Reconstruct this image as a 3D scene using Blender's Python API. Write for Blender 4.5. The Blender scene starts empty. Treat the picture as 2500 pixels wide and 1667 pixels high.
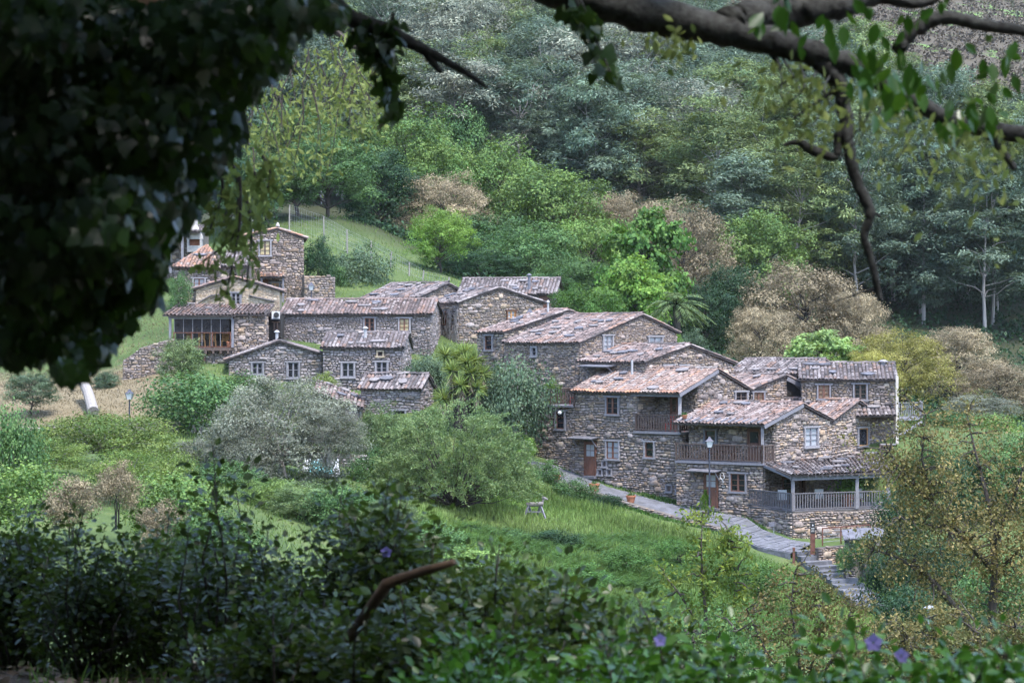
import bpy, math, random
import numpy as np
from mathutils import Matrix, Vector

# ------------------------------------------------------------------ camera, sky, sun, exposure
sc = bpy.context.scene
COL = sc.collection
R = math.radians
LENS = 85.0
F = 2500 * LENS / 36.0          # focal length in photograph pixels
CX, CY, ZC = 1250.0, 833.5, 30.0

cam_d = bpy.data.cameras.new("camera")
cam_d.lens = LENS; cam_d.sensor_width = 36.0
cam_d.clip_start = 0.1; cam_d.clip_end = 4000
cam_d.dof.use_dof = True; cam_d.dof.focus_distance = 150.0; cam_d.dof.aperture_fstop = 8.0
cam = bpy.data.objects.new("camera", cam_d); COL.objects.link(cam)
cam.location = (0, 0, ZC); cam.rotation_euler = (R(90), 0, 0)
sc.camera = cam

SUN_ELEV, SUN_AZ = 66.0, 150.0     # azimuth measured clockwise from +Y (behind the camera, to its right)
world = bpy.data.worlds.new("World"); sc.world = world; world.use_nodes = True
wn = world.node_tree.nodes; wl = world.node_tree.links; wn.clear()
sky = wn.new("ShaderNodeTexSky"); sky.sky_type = 'NISHITA'; sky.sun_disc = False
sky.sun_elevation = R(SUN_ELEV); sky.sun_rotation = R(SUN_AZ); sky.air_density = 1.0; sky.dust_density = 1.5; sky.ozone_density = 1.5
bg = wn.new("ShaderNodeBackground"); bg.inputs['Strength'].default_value = 0.125
wo = wn.new("ShaderNodeOutputWorld")
wl.new(sky.outputs[0], bg.inputs[0]); wl.new(bg.outputs[0], wo.inputs[0])
sun_d = bpy.data.lights.new("sun", 'SUN'); sun_d.energy = 1.5; sun_d.angle = R(11); sun_d.color = (1.0, 0.96, 0.91)
sun = bpy.data.objects.new("sun", sun_d); COL.objects.link(sun)
_az = R(SUN_AZ); _el = R(SUN_ELEV)
_dir = Vector((math.sin(_az) * math.cos(_el), math.cos(_az) * math.cos(_el), math.sin(_el)))
sun.rotation_euler = _dir.to_track_quat('Z', 'Y').to_euler(); sun.location = (0, 0, 120)
vs = sc.view_settings
sc.display_settings.display_device = 'sRGB'
vs.view_transform = 'Standard'; vs.look = 'None'; vs.exposure = 2.3; vs.gamma = 1.0; vs.use_curve_mapping = False
cy = sc.cycles
cy.use_denoising = True
try: cy.denoiser = 'OPENIMAGEDENOISE'
except Exception: pass
cy.max_bounces = 6; cy.diffuse_bounces = 3; cy.glossy_bounces = 2; cy.transmission_bounces = 4; cy.transparent_max_bounces = 4
cy.use_adaptive_sampling = True; cy.adaptive_threshold = 0.02

# ------------------------------------------------------------------ helpers
def at(px, py, Y):
    """the point that stands at depth Y behind this spot of the photograph"""
    return np.array([(px - CX) / F * Y, Y, ZC - (py - CY) / F * Y])

WLOC = {}
def wloc(o):
    return WLOC.get(o.name, np.zeros(3)) if o is not None else np.zeros(3)

def tag(o, label=None, cat=None, group=None, kind=None):
    if label: o['label'] = label
    if cat: o['category'] = cat
    if group: o['group'] = group
    if kind: o['kind'] = kind
    return o

def empty(name, loc, label=None, cat=None, group=None, parent=None):
    o = bpy.data.objects.new(name, None); COL.objects.link(o)
    loc = np.array(loc, float)
    o.empty_display_size = 0.2
    if parent is not None: o.parent = parent
    o.location = loc - wloc(parent)
    WLOC[o.name] = loc
    return tag(o, label, cat, group)

def np_mesh(name, v, f, col=None, smooth=False):
    """v (N,3); f: list of lists, or an int array (M,k) of equal faces; col (N,3) -> point colour attribute Col"""
    v = np.asarray(v, np.float32)
    me = bpy.data.meshes.new(name)
    if isinstance(f, np.ndarray):
        m, k = f.shape
        me.vertices.add(len(v)); me.vertices.foreach_set('co', v.ravel())
        me.loops.add(m * k); me.loops.foreach_set('vertex_index', f.astype(np.int32).ravel())
        me.polygons.add(m); me.polygons.foreach_set('loop_start', np.arange(0, m * k, k, dtype=np.int32))
        me.update(calc_edges=True)
    else:
        me.from_pydata(v.tolist(), [], f); me.update()
    if smooth:
        me.polygons.foreach_set('use_smooth', np.ones(len(me.polygons), bool))
    if col is not None:
        a = me.attributes.new('Col', 'FLOAT_COLOR', 'POINT')
        c = np.ones((len(v), 4), np.float32); c[:, :3] = col
        a.data.foreach_set('color', c.ravel())
    return me

def obj(name, v, f, mat, parent=None, col=None, smooth=False, loc=None, label=None, cat=None, group=None, kind=None):
    """one mesh object from world-space vertices; its origin sits at loc or at its centre"""
    v = np.asarray(v, float)
    c = np.array(loc, float) if loc is not None else (v.min(0) + v.max(0)) / 2
    me = np_mesh(name, v - c, f, col, smooth)
    if mat is not None: me.materials.append(mat)
    o = bpy.data.objects.new(name, me); COL.objects.link(o)
    if parent is not None: o.parent = parent
    o.location = c - wloc(parent)
    WLOC[o.name] = c
    return tag(o, label, cat, group, kind)

class MB:
    """collects boxes, tubes and polygons into one mesh"""
    def __init__(s): s.v = []; s.f = []
    def add(s, v, f):
        k = len(s.v); s.v += [tuple(p) for p in v]; s.f += [[i + k for i in q] for q in f]; return s
    def box(s, o, ex, ey, ez):
        """corner o and three edge vectors"""
        o, ex, ey, ez = (np.asarray(a, float) for a in (o, ex, ey, ez))
        v = [o, o + ex, o + ex + ey, o + ey, o + ez, o + ex + ez, o + ex + ey + ez, o + ey + ez]
        return s.add(v, [[0, 3, 2, 1], [4, 5, 6, 7], [0, 1, 5, 4], [1, 2, 6, 5], [2, 3, 7, 6], [3, 0, 4, 7]])
    def cbox(s, c, ex, ey, ez):
        c, ex, ey, ez = (np.asarray(a, float) for a in (c, ex, ey, ez))
        return s.box(c - (ex + ey + ez) / 2, ex, ey, ez)
    def bar(s, a, b, w, d=None, up=(0, 0, 1)):
        """square bar from a to b"""
        a, b, up = (np.asarray(q, float) for q in (a, b, up))
        d = d or w; y = b - a; n = y / np.linalg.norm(y)
        x = np.cross(n, up)
        if np.linalg.norm(x) < 1e-3: x = np.cross(n, [1, 0, 0])
        x = x / np.linalg.norm(x); z = np.cross(x, n)
        return s.box(a - x * w / 2 - z * d / 2, x * w, y, z * d)
    def tube(s, pts, rad, n=8, cap=True):
        pts = [np.asarray(p, float) for p in pts]
        if np.isscalar(rad): rad = [rad] * len(pts)
        k = len(s.v); ref = np.array([0.31, 0.17, 0.93])
        for i, p in enumerate(pts):
            t = pts[min(i + 1, len(pts) - 1)] - pts[max(i - 1, 0)]
            t = t / (np.linalg.norm(t) + 1e-9)
            x = np.cross(t, ref)
            if np.linalg.norm(x) < 0.1: x = np.cross(t, [1, 0, 0])
            x /= np.linalg.norm(x); y = np.cross(t, x)
            for j in range(n):
                a = 2 * math.pi * j / n
                s.v.append(tuple(p + (x * math.cos(a) + y * math.sin(a)) * rad[i]))
        for i in range(len(pts) - 1):
            for j in range(n):
                a = k + i * n + j; b = k + i * n + (j + 1) % n
                s.f.append([a, b, b + n, a + n])
        if cap:
            s.f.append([k + j for j in range(n)][::-1]); s.f.append([k + (len(pts) - 1) * n + j for j in range(n)])
        return s
    def lathe(s, c, prof, n=12):
        """prof: (radius, height) pairs round a vertical axis through c"""
        c = np.asarray(c, float); k = len(s.v)
        for r, z in prof:
            for j in range(n):
                a = 2 * math.pi * j / n
                s.v.append((c[0] + r * math.cos(a), c[1] + r * math.sin(a), c[2] + z))
        for i in range(len(prof) - 1):
            for j in range(n):
                a = k + i * n + j; b = k + i * n + (j + 1) % n
                s.f.append([a, b, b + n, a + n])
        s.f.append([k + j for j in range(n)][::-1]); s.f.append([k + (len(prof) - 1) * n + j for j in range(n)])
        return s
    def build(s, name, mat, parent=None, **k):
        return obj(name, s.v, s.f, mat, parent, **k)

def unit(v):
    v = np.asarray(v, float); return v / (np.linalg.norm(v, axis=-1, keepdims=True) + 1e-9)

def scatter(tv, tf, mats, pos, col=None):
    """copies of a template (tv (k,3), tf (m,q)) under the (N,3,3) column matrices, joined; col (N,3)"""
    tv = np.asarray(tv, float); tf = np.asarray(tf)
    N = len(pos); k = len(tv)
    v = np.einsum('nij,kj->nki', mats, tv) + pos[:, None, :]
    f = tf[None] + (np.arange(N) * k)[:, None, None]
    c = None if col is None else np.repeat(col, k, axis=0)
    return v.reshape(-1, 3), f.reshape(-1, tf.shape[1]), c

def frames(d, n, length, width):
    """leaf matrices: axis d, rough normal n"""
    y = unit(d); x = unit(np.cross(y, n)); z = np.cross(x, y)
    return np.stack([x * width[:, None], y * length[:, None], z * length[:, None]], axis=2)

def join(parts):
    V = []; Fs = []; C = []; k = 0
    for v, f, c in parts:
        V.append(v); Fs.append(f + k); C.append(c); k += len(v)
    return np.concatenate(V), np.concatenate(Fs), np.concatenate(C)

# ------------------------------------------------------------------ materials
def new_mat(name):
    m = bpy.data.materials.new(name); m.use_nodes = True
    nt = m.node_tree; nt.nodes.clear()
    out = nt.nodes.new('ShaderNodeOutputMaterial')
    b = nt.nodes.new('ShaderNodeBsdfPrincipled')
    nt.links.new(b.outputs[0], out.inputs[0])
    return m, nt, b, out
def nd(nt, t, **k):
    n = nt.nodes.new(t)
    for a, b in k.items(): setattr(n, a, b)
    return n
def rgba(c): return (c[0], c[1], c[2], 1.0)
def ramp(nt, stops):
    r = nd(nt, 'ShaderNodeValToRGB'); cr = r.color_ramp
    while len(cr.elements) < len(stops): cr.elements.new(0.5)
    for e, (p, c) in zip(cr.elements, stops): e.position = p; e.color = rgba(c)
    return r
def noise(nt, scale, detail=4, rough=0.6, vec=None):
    n = nd(nt, 'ShaderNodeTexNoise'); n.inputs['Scale'].default_value = scale
    n.inputs['Detail'].default_value = detail; n.inputs['Roughness'].default_value = rough
    if vec is not None: nt.links.new(vec, n.inputs['Vector'])
    return n
def mixc(nt, fac, a, b, blend='MIX'):
    m = nd(nt, 'ShaderNodeMix', data_type='RGBA', blend_type=blend)
    for key, val in ((0, fac), (6, a), (7, b)):
        if isinstance(val, (int, float)): m.inputs[key].default_value = val
        elif isinstance(val, tuple): m.inputs[key].default_value = rgba(val)
        else: nt.links.new(val, m.inputs[key])
    return m.outputs[2]
def maprange(nt, val, a, b, c=0.0, d=1.0, clamp=True):
    m = nd(nt, 'ShaderNodeMapRange'); m.clamp = clamp
    nt.links.new(val, m.inputs[0])
    for i, x in enumerate((a, b, c, d)): m.inputs[i + 1].default_value = x
    return m.outputs[0]
def math_n(nt, op, a, b=0.0):
    m = nd(nt, 'ShaderNodeMath', operation=op)
    for i, x in enumerate((a, b)):
        if isinstance(x, (int, float)): m.inputs[i].default_value = x
        else: nt.links.new(x, m.inputs[i])
    return m.outputs[0]
def bump(nt, b, height, strength=0.5, dist=0.02):
    n = nd(nt, 'ShaderNodeBump'); n.inputs['Strength'].default_value = strength; n.inputs['Distance'].default_value = dist
    nt.links.new(height, n.inputs['Height']); nt.links.new(n.outputs[0], b.inputs['Normal'])

def piece_mat(name, from_obj, rough=0.9, nscale=7.0, lichen=None, lich_amt=0.0, bumpd=0.02):
    """stones, tiles, slabs: colour of the piece from the object colour or from the Col attribute, plus grain"""
    m, nt, b, out = new_mat(name)
    if from_obj:
        src = nd(nt, 'ShaderNodeObjectInfo').outputs['Color']
    else:
        a = nd(nt, 'ShaderNodeAttribute'); a.attribute_name = 'Col'; src = a.outputs['Color']
    pos = nd(nt, 'ShaderNodeNewGeometry').outputs['Position']
    n = noise(nt, nscale, 5, 0.65, pos)
    val = maprange(nt, n.outputs['Fac'], 0.3, 0.7, 0.62, 1.35)
    c = mixc(nt, 1.0, src, val, 'MULTIPLY')
    if lichen:
        n2 = noise(nt, nscale * 0.45, 6, 0.7, pos)
        c = mixc(nt, maprange(nt, n2.outputs['Fac'], 0.52, 0.72, 0.0, lich_amt), c, lichen)
    nt.links.new(c, b.inputs['Base Color'])
    b.inputs['Roughness'].default_value = rough
    b.inputs['Specular IOR Level'].default_value = 0.3
    bump(nt, b, n.outputs['Fac'], 0.6, bumpd)
    return m

def plain(name, c, rough=0.7, var=0.25, nscale=6.0, spec=0.4, metal=0.0, stretch=None, c2=None, bd=0.01):
    m, nt, b, out = new_mat(name)
    pos = nd(nt, 'ShaderNodeNewGeometry').outputs['Position']
    if stretch:
        mp = nd(nt, 'ShaderNodeMapping'); mp.inputs['Scale'].default_value = stretch
        nt.links.new(pos, mp.inputs['Vector']); pos = mp.outputs[0]
    n = noise(nt, nscale, 5, 0.65, pos)
    lo = tuple(x * (1 - var) for x in c); hi = c2 or tuple(min(1, x * (1 + var)) for x in c)
    r = ramp(nt, [(0.3, lo), (0.7, hi)]); nt.links.new(n.outputs['Fac'], r.inputs[0])
    nt.links.new(r.outputs[0], b.inputs['Base Color'])
    b.inputs['Roughness'].default_value = rough; b.inputs['Specular IOR Level'].default_value = spec
    b.inputs['Metallic'].default_value = metal
    if bd: bump(nt, b, n.outputs['Fac'], 0.4, bd)
    return m

def leaf_mat(name, ca, cb, rough=0.55, transl=0.35, tcol=None, spec=0.12):
    """Col.r = brightness of the leaf, Col.g = mix between the two leaf colours"""
    m, nt, b, out = new_mat(name)
    a = nd(nt, 'ShaderNodeAttribute'); a.attribute_name = 'Col'
    s = nd(nt, 'ShaderNodeSeparateColor'); nt.links.new(a.outputs['Color'], s.inputs[0])
    c = mixc(nt, s.outputs[1], ca, cb)
    rnd = nd(nt, 'ShaderNodeObjectInfo').outputs['Random']
    v = math_n(nt, 'MULTIPLY', s.outputs[0], maprange(nt, rnd, 0, 1, 0.8, 1.2))
    c = mixc(nt, 1.0, c, v, 'MULTIPLY')
    nt.links.new(c, b.inputs['Base Color'])
    b.inputs['Roughness'].default_value = rough; b.inputs['Specular IOR Level'].default_value = spec
    tr = nd(nt, 'ShaderNodeBsdfTranslucent')
    tc = tcol or tuple(min(1, x * k) for x, k in zip(cb, (1.5, 1.5, 0.7)))
    tcm = mixc(nt, 1.0, mixc(nt, 0.6, c, tc), v, 'MULTIPLY')
    nt.links.new(tcm, tr.inputs['Color'])
    mx = nd(nt, 'ShaderNodeMixShader'); mx.inputs[0].default_value = transl
    nt.links.new(b.outputs[0], mx.inputs[1]); nt.links.new(tr.outputs[0], mx.inputs[2])
    nt.links.new(mx.outputs[0], out.inputs[0])
    return m

M = {}
M['stone_o'] = piece_mat('stone_piece', True, lichen=(0.21, 0.20, 0.19), lich_amt=0.25)
M['stone_b'] = piece_mat('stone_bulk', False, lichen=(0.21, 0.20, 0.19), lich_amt=0.25)
M['tile_o'] = piece_mat('tile_piece', True, nscale=4.0, lichen=(0.20, 0.185, 0.185), lich_amt=0.5)
M['tile_b'] = piece_mat('tile_bulk', False, nscale=4.0, lichen=(0.20, 0.185, 0.185), lich_amt=0.5)
M['mortar'] = plain('mortar_dark', (0.125, 0.11, 0.10), 0.95, 0.4, 5)
M['mortar_pale'] = plain('mortar_pale', (0.34, 0.285, 0.21), 0.95, 0.25, 3)
M['deck'] = plain('roof_underlay', (0.075, 0.062, 0.06), 0.95, 0.4, 4)
M['slate'] = plain('slate', (0.115, 0.115, 0.135), 0.65, 0.4, 3)
M['slab_pale'] = plain('lichened_slab', (0.185, 0.17, 0.175), 0.8, 0.3, 4)
M['wood_dark'] = plain('dark_timber', (0.085, 0.06, 0.052), 0.75, 0.35, 5, stretch=(6, 6, 1))
M['wood_grey'] = plain('weathered_timber', (0.17, 0.168, 0.195), 0.8, 0.25, 5, stretch=(5, 5, 0.8))
M['wood_brown'] = plain('brown_timber', (0.135, 0.062, 0.042), 0.6, 0.3, 5, stretch=(8, 8, 0.8))
M['wood_warm'] = plain('warm_timber', (0.42, 0.22, 0.09), 0.6, 0.25, 5, stretch=(8, 8, 0.8))
M['frame_grey'] = plain('stone_surround', (0.185, 0.18, 0.20), 0.85, 0.2, 6)
M['frame_white'] = plain('pale_surround', (0.25, 0.24, 0.258), 0.85, 0.18, 6)
M['glass'] = plain('dark_glass', (0.018, 0.02, 0.026), 0.08, 0.4, 2, spec=0.6, bd=0)
M['curtain'] = plain('curtained_glass', (0.32, 0.33, 0.36), 0.35, 0.1, 2, spec=0.5, bd=0)
M['amber'] = plain('amber_curtain_glass', (0.42, 0.34, 0.19), 0.35, 0.12, 2, spec=0.5, bd=0)
M['tanpane'] = plain('wooden_shutter_pane', (0.20, 0.135, 0.09), 0.5, 0.15, 3, bd=0)
M['pipe'] = plain('pale_flue', (0.38, 0.375, 0.39), 0.55, 0.15, 4, metal=0.2)
M['pipe_dark'] = plain('dark_flue', (0.16, 0.16, 0.19), 0.5, 0.2, 4, metal=0.4)
M['iron'] = plain('blue_black_iron', (0.055, 0.06, 0.085), 0.45, 0.2, 4, metal=0.3)
M['milk'] = plain('milk_glass', (0.60, 0.60, 0.63), 0.25, 0.04, 3, bd=0)
M['white'] = plain('white_paint', (0.52, 0.52, 0.53), 0.5, 0.08, 3)
M['black'] = plain('black_plate', (0.02, 0.02, 0.022), 0.5, 0.2, 3)
M['red'] = plain('red_plastic', (0.50, 0.035, 0.03), 0.4, 0.1, 3)
M['terracotta'] = plain('terracotta', (0.36, 0.145, 0.08), 0.8, 0.2, 9)
M['corten'] = plain('rust_steel', (0.115, 0.048, 0.034), 0.8, 0.35, 6)
M['shade_paint'] = plain('painted_shade', (0.02, 0.018, 0.018), 0.9, 0.3, 3)  # near-black colour standing for the shade inside openings and gaps
M['plaster'] = plain('plaster', (0.48, 0.44, 0.40), 0.9, 0.15, 4)
M['concrete'] = plain('concrete', (0.36, 0.34, 0.33), 0.9, 0.2, 5)
M['water'] = plain('pool_water', (0.16, 0.42, 0.43), 0.12, 0.15, 1, spec=0.6)
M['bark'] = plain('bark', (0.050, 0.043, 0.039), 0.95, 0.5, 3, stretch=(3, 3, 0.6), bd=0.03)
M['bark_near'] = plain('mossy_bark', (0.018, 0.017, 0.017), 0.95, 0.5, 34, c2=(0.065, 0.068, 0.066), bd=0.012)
M['bark_brown'] = plain('brown_bark', (0.10, 0.066, 0.045), 0.95, 0.4, 22, bd=0.01)
M['bark_pale'] = plain('pale_bark', (0.29, 0.27, 0.265), 0.85, 0.35, 2, stretch=(3, 3, 0.4))
M['wood_old'] = plain('silvered_wood', (0.16, 0.15, 0.15), 0.85, 0.3, 6, stretch=(4, 4, 1))
M['bark_log'] = plain('barkless_wood', (0.24, 0.225, 0.215), 0.85, 0.25, 3, stretch=(4, 4, 1))
M['wire'] = plain('galvanised_wire', (0.30, 0.32, 0.34), 0.5, 0.2, 4, metal=0.5)

M['l_oak'] = leaf_mat('leaf_oak', (0.060, 0.125, 0.042), (0.155, 0.235, 0.068), transl=0.22)
M['l_mid'] = leaf_mat('leaf_mid_green', (0.042, 0.098, 0.042), (0.100, 0.175, 0.062), transl=0.22)
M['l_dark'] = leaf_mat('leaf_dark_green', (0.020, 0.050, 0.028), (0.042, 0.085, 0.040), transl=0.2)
M['l_bright'] = leaf_mat('leaf_bright_green', (0.085, 0.185, 0.040), (0.17, 0.27, 0.065), transl=0.35)
M['l_pale'] = leaf_mat('leaf_pale_maple', (0.15, 0.26, 0.085), (0.26, 0.36, 0.15), transl=0.35)
M['l_maple'] = leaf_mat('leaf_maple', (0.055, 0.135, 0.035), (0.115, 0.21, 0.055), transl=0.3)
M['l_tan'] = leaf_mat('leaf_tan', (0.165, 0.142, 0.092), (0.285, 0.242, 0.160), transl=0.22, tcol=(0.36, 0.28, 0.17))
M['l_olive'] = leaf_mat('leaf_olive_yellow', (0.17, 0.175, 0.055), (0.30, 0.285, 0.095), transl=0.3)
M['l_grey'] = leaf_mat('leaf_grey_green', (0.100, 0.122, 0.098), (0.190, 0.202, 0.165), transl=0.25)
M['l_blue'] = leaf_mat('leaf_blue_green', (0.066, 0.115, 0.075), (0.125, 0.18, 0.110), transl=0.25)
M['l_euc'] = leaf_mat('leaf_eucalyptus', (0.056, 0.100, 0.080), (0.130, 0.178, 0.130), transl=0.25)
M['l_euc2'] = leaf_mat('leaf_eucalyptus_young', (0.066, 0.115, 0.058), (0.155, 0.198, 0.085), transl=0.28)
M['l_euc3'] = leaf_mat('leaf_eucalyptus_bloom', (0.068, 0.105, 0.085), (0.27, 0.29, 0.225), transl=0.2, tcol=(0.3, 0.3, 0.22))
M['l_feather'] = leaf_mat('leaf_feathery', (0.085, 0.145, 0.065), (0.175, 0.235, 0.110), transl=0.3)
M['l_yucca'] = leaf_mat('leaf_yucca', (0.110, 0.185, 0.060), (0.25, 0.31, 0.105), transl=0.2)
M['l_dead'] = leaf_mat('leaf_dead', (0.24, 0.19, 0.13), (0.36, 0.31, 0.24), transl=0.15, tcol=(0.3, 0.22, 0.12))
M['l_palm'] = leaf_mat('leaf_palm', (0.055, 0.105, 0.050), (0.135, 0.185, 0.075), transl=0.2)
M['l_brown'] = leaf_mat('leaf_brown_green', (0.085, 0.098, 0.036), (0.195, 0.155, 0.065), transl=0.25, tcol=(0.24, 0.19, 0.06), rough=0.4)
M['l_yellow'] = leaf_mat('leaf_yellow_green', (0.11, 0.165, 0.048), (0.23, 0.275, 0.092), transl=0.4, tcol=(0.34, 0.41, 0.10))
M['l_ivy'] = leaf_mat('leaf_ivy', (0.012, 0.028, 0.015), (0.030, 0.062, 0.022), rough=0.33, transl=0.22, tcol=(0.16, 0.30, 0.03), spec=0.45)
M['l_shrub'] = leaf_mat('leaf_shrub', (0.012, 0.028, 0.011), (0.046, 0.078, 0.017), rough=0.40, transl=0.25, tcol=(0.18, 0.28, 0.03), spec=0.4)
M['l_vinca'] = leaf_mat('leaf_periwinkle', (0.035, 0.105, 0.020), (0.075, 0.19, 0.030), rough=0.32, transl=0.3, tcol=(0.14, 0.32, 0.02), spec=0.5)
M['l_petal'] = leaf_mat('petal_violet', (0.21, 0.18, 0.46), (0.30, 0.26, 0.56), transl=0.3, tcol=(0.4, 0.35, 0.9))
M['l_grass'] = leaf_mat('grass_green', (0.070, 0.140, 0.036), (0.19, 0.250, 0.088), transl=0.35)
M['l_dry'] = leaf_mat('grass_dry', (0.15, 0.122, 0.075), (0.235, 0.20, 0.135), transl=0.2, tcol=(0.45, 0.36, 0.2))
M['l_layer'] = leaf_mat('leaf_layered', (0.070, 0.130, 0.038), (0.165, 0.215, 0.066), transl=0.28)
M['l_sap'] = leaf_mat('leaf_sapling', (0.060, 0.115, 0.032), (0.25, 0.29, 0.075), transl=0.35)
M['rail_grey'] = plain('weathered_rail', (0.115, 0.108, 0.118), 0.8, 0.3, 5, stretch=(6, 6, 1))
M['l_fern'] = leaf_mat('leaf_fern', (0.045, 0.110, 0.032), (0.100, 0.185, 0.055), transl=0.3)
M['l_litter'] = leaf_mat('leaf_litter', (0.13, 0.095, 0.070), (0.30, 0.24, 0.19), transl=0.1, tcol=(0.3, 0.2, 0.1))
M['l_heath'] = leaf_mat('heath', (0.060, 0.056, 0.040), (0.120, 0.100, 0.082), transl=0.15, tcol=(0.2, 0.15, 0.1))

# ------------------------------------------------------------------ terrain
_cp = [  # (photograph x, photograph y, depth)
 (1297,1112,153),(1427,1166,150),(1545,1206,147.2),(1718,1249,142.3),(1823,1268,140),(1865,1297,137.5),(1928,1320,135.4),
 (1284,1136,150),(1348,1182,148),(1442,1211,145.7),(1535,1241,143.4),(1643,1272,140.7),(1748,1298,137.9),(1848,1346,133.4),
 (1936,1362,132.5),(2000,1420,128.5),(2080,1490,123),(1990,1350,134),(2030,1384,132),(2075,1408,130),(2112,1441,127.6),(2155,1474,125.2),(2190,1500,123.2),(2250,1585,112),
 (1200,1290,128),(1306,1262,130),(1480,1290,130),(1600,1302,133),(1750,1385,124),(1900,1430,118),(1450,1430,108),(1100,1400,105),(800,1250,115),
 (790,1180,128),(600,1130,130),(400,1200,110),(100,1200,105),(100,1100,125),
 (60,1045,147),(380,1035,147),(250,905,168),(60,890,170),(380,940,156),
 (480,915,156),(560,930,155),(780,1030,152),(950,1080,147),(1100,1010,150),(1200,1010,152),(1300,1015,155),
 (1000,890,163),(1120,850,170),(1350,830,176),(660,745,179),(750,740,180),(450,740,177),(560,765,171),(560,905,160),
 (780,660,188),(900,640,193),(1000,690,188),(1100,700,187),(820,530,212),(900,545,216),
 (2186,1070,149.5),(2250,1050,155),(1800,985,165),(1650,875,180),(2000,985,172),(2200,1010,176),(2400,1060,180),(1850,940,190),(2050,960,195),(2250,990,198),(2500,1100,150),
 (2160,1325,136),(2300,1400,128),(1850,1180,147),(1700,1010,153),(1980,1300,140),(2080,1300,141),(1950,1280,144),(2100,1275,145),
 (1300,760,215),(1600,800,215),(1900,890,215),(2200,950,215),(2500,1000,210),
 (900,520,260),(1300,600,265),(1700,660,265),(2100,730,260),(2500,800,255),
 (900,260,340),(1300,300,345),(1700,370,350),(2100,430,350),(2500,500,350),
 (900,-150,450),(1500,0,470),(2000,80,480),(2500,150,480),
 (1700,-100,620),(2200,-60,650),(2700,-20,650),(600,-200,600),(0,-150,500),
 (0,500,230),(0,750,190),(-400,700,200),(-400,300,320),(-400,1000,150),(-400,1200,100),
 (2900,1100,150),(2900,800,260),(2900,300,450),
]
_w = [at(*p) for p in _cp]
for x, y, z in [(-4,12,-1.62),(0,12,-1.75),(5,12,-1.9),(0,4,-1.65),(-3,0,-1.6),(4,0,-1.7),(0,-5,-1.2),(-12,6,-0.6),(12,8,-2.4),(0,-15,5),(-25,-12,8),(25,-12,4),
                (0,-45,26),(-60,-45,30),(60,-45,22),(-40,20,-1),(40,20,-6),(0,20,-2.9),(-6,22,-3.0),(8,24,-4.2),(0,32,-5.2),(10,34,-6.2),(-12,34,-4.8),(0,46,-7.5),(14,48,-8.4),(-14,50,-6.6),
                (0,62,-9.2),(18,64,-10.8),(-20,66,-7.6),(0,80,-10.4),(24,84,-12.2),(-24,84,-7.8),(60,60,-14),(60,100,-15),(-60,60,-4),
                (0,950,200),(-350,950,210),(350,950,195),(-350,500,110),(350,500,60),(350,200,-5),(-350,200,20),(350,-45,10),(-350,-45,30)]:
    _w.append(np.array([x, y, ZC + z]))
_w = np.array(_w); _P = _w[:, :2]; _n = len(_P)
_D = np.linalg.norm(_P[:, None] - _P[None], axis=2)
_A = np.zeros((_n + 3, _n + 3)); _A[:_n, :_n] = -_D + np.eye(_n) * -0.0; _A[:_n, _n] = 1; _A[:_n, _n + 1:] = _P
_A[_n:, :_n] = _A[:_n, _n:].T
_sol = np.linalg.lstsq(_A, np.concatenate([_w[:, 2], np.zeros(3)]), rcond=None)[0]
def gz(x, y):
    x = np.asarray(x, float); y = np.asarray(y, float); sh = np.broadcast(x, y).shape
    q = np.stack([np.broadcast_to(x, sh).ravel(), np.broadcast_to(y, sh).ravel()], 1)
    z = np.empty(len(q))
    for i in range(0, len(q), 20000):
        d = np.linalg.norm(q[i:i + 20000, None] - _P[None], axis=2)
        z[i:i + 20000] = -d @ _sol[:_n] + _sol[_n] + q[i:i + 20000] @ _sol[_n + 1:]
    z = z + 0.05 * np.sin(q[:, 0] * 1.3 + q[:, 1] * 0.7) * np.cos(q[:, 1] * 1.1) * np.clip((q[:, 1] - 14) / 20, 0, 1)
    return z.reshape(sh) if sh else float(z[0])

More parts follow.
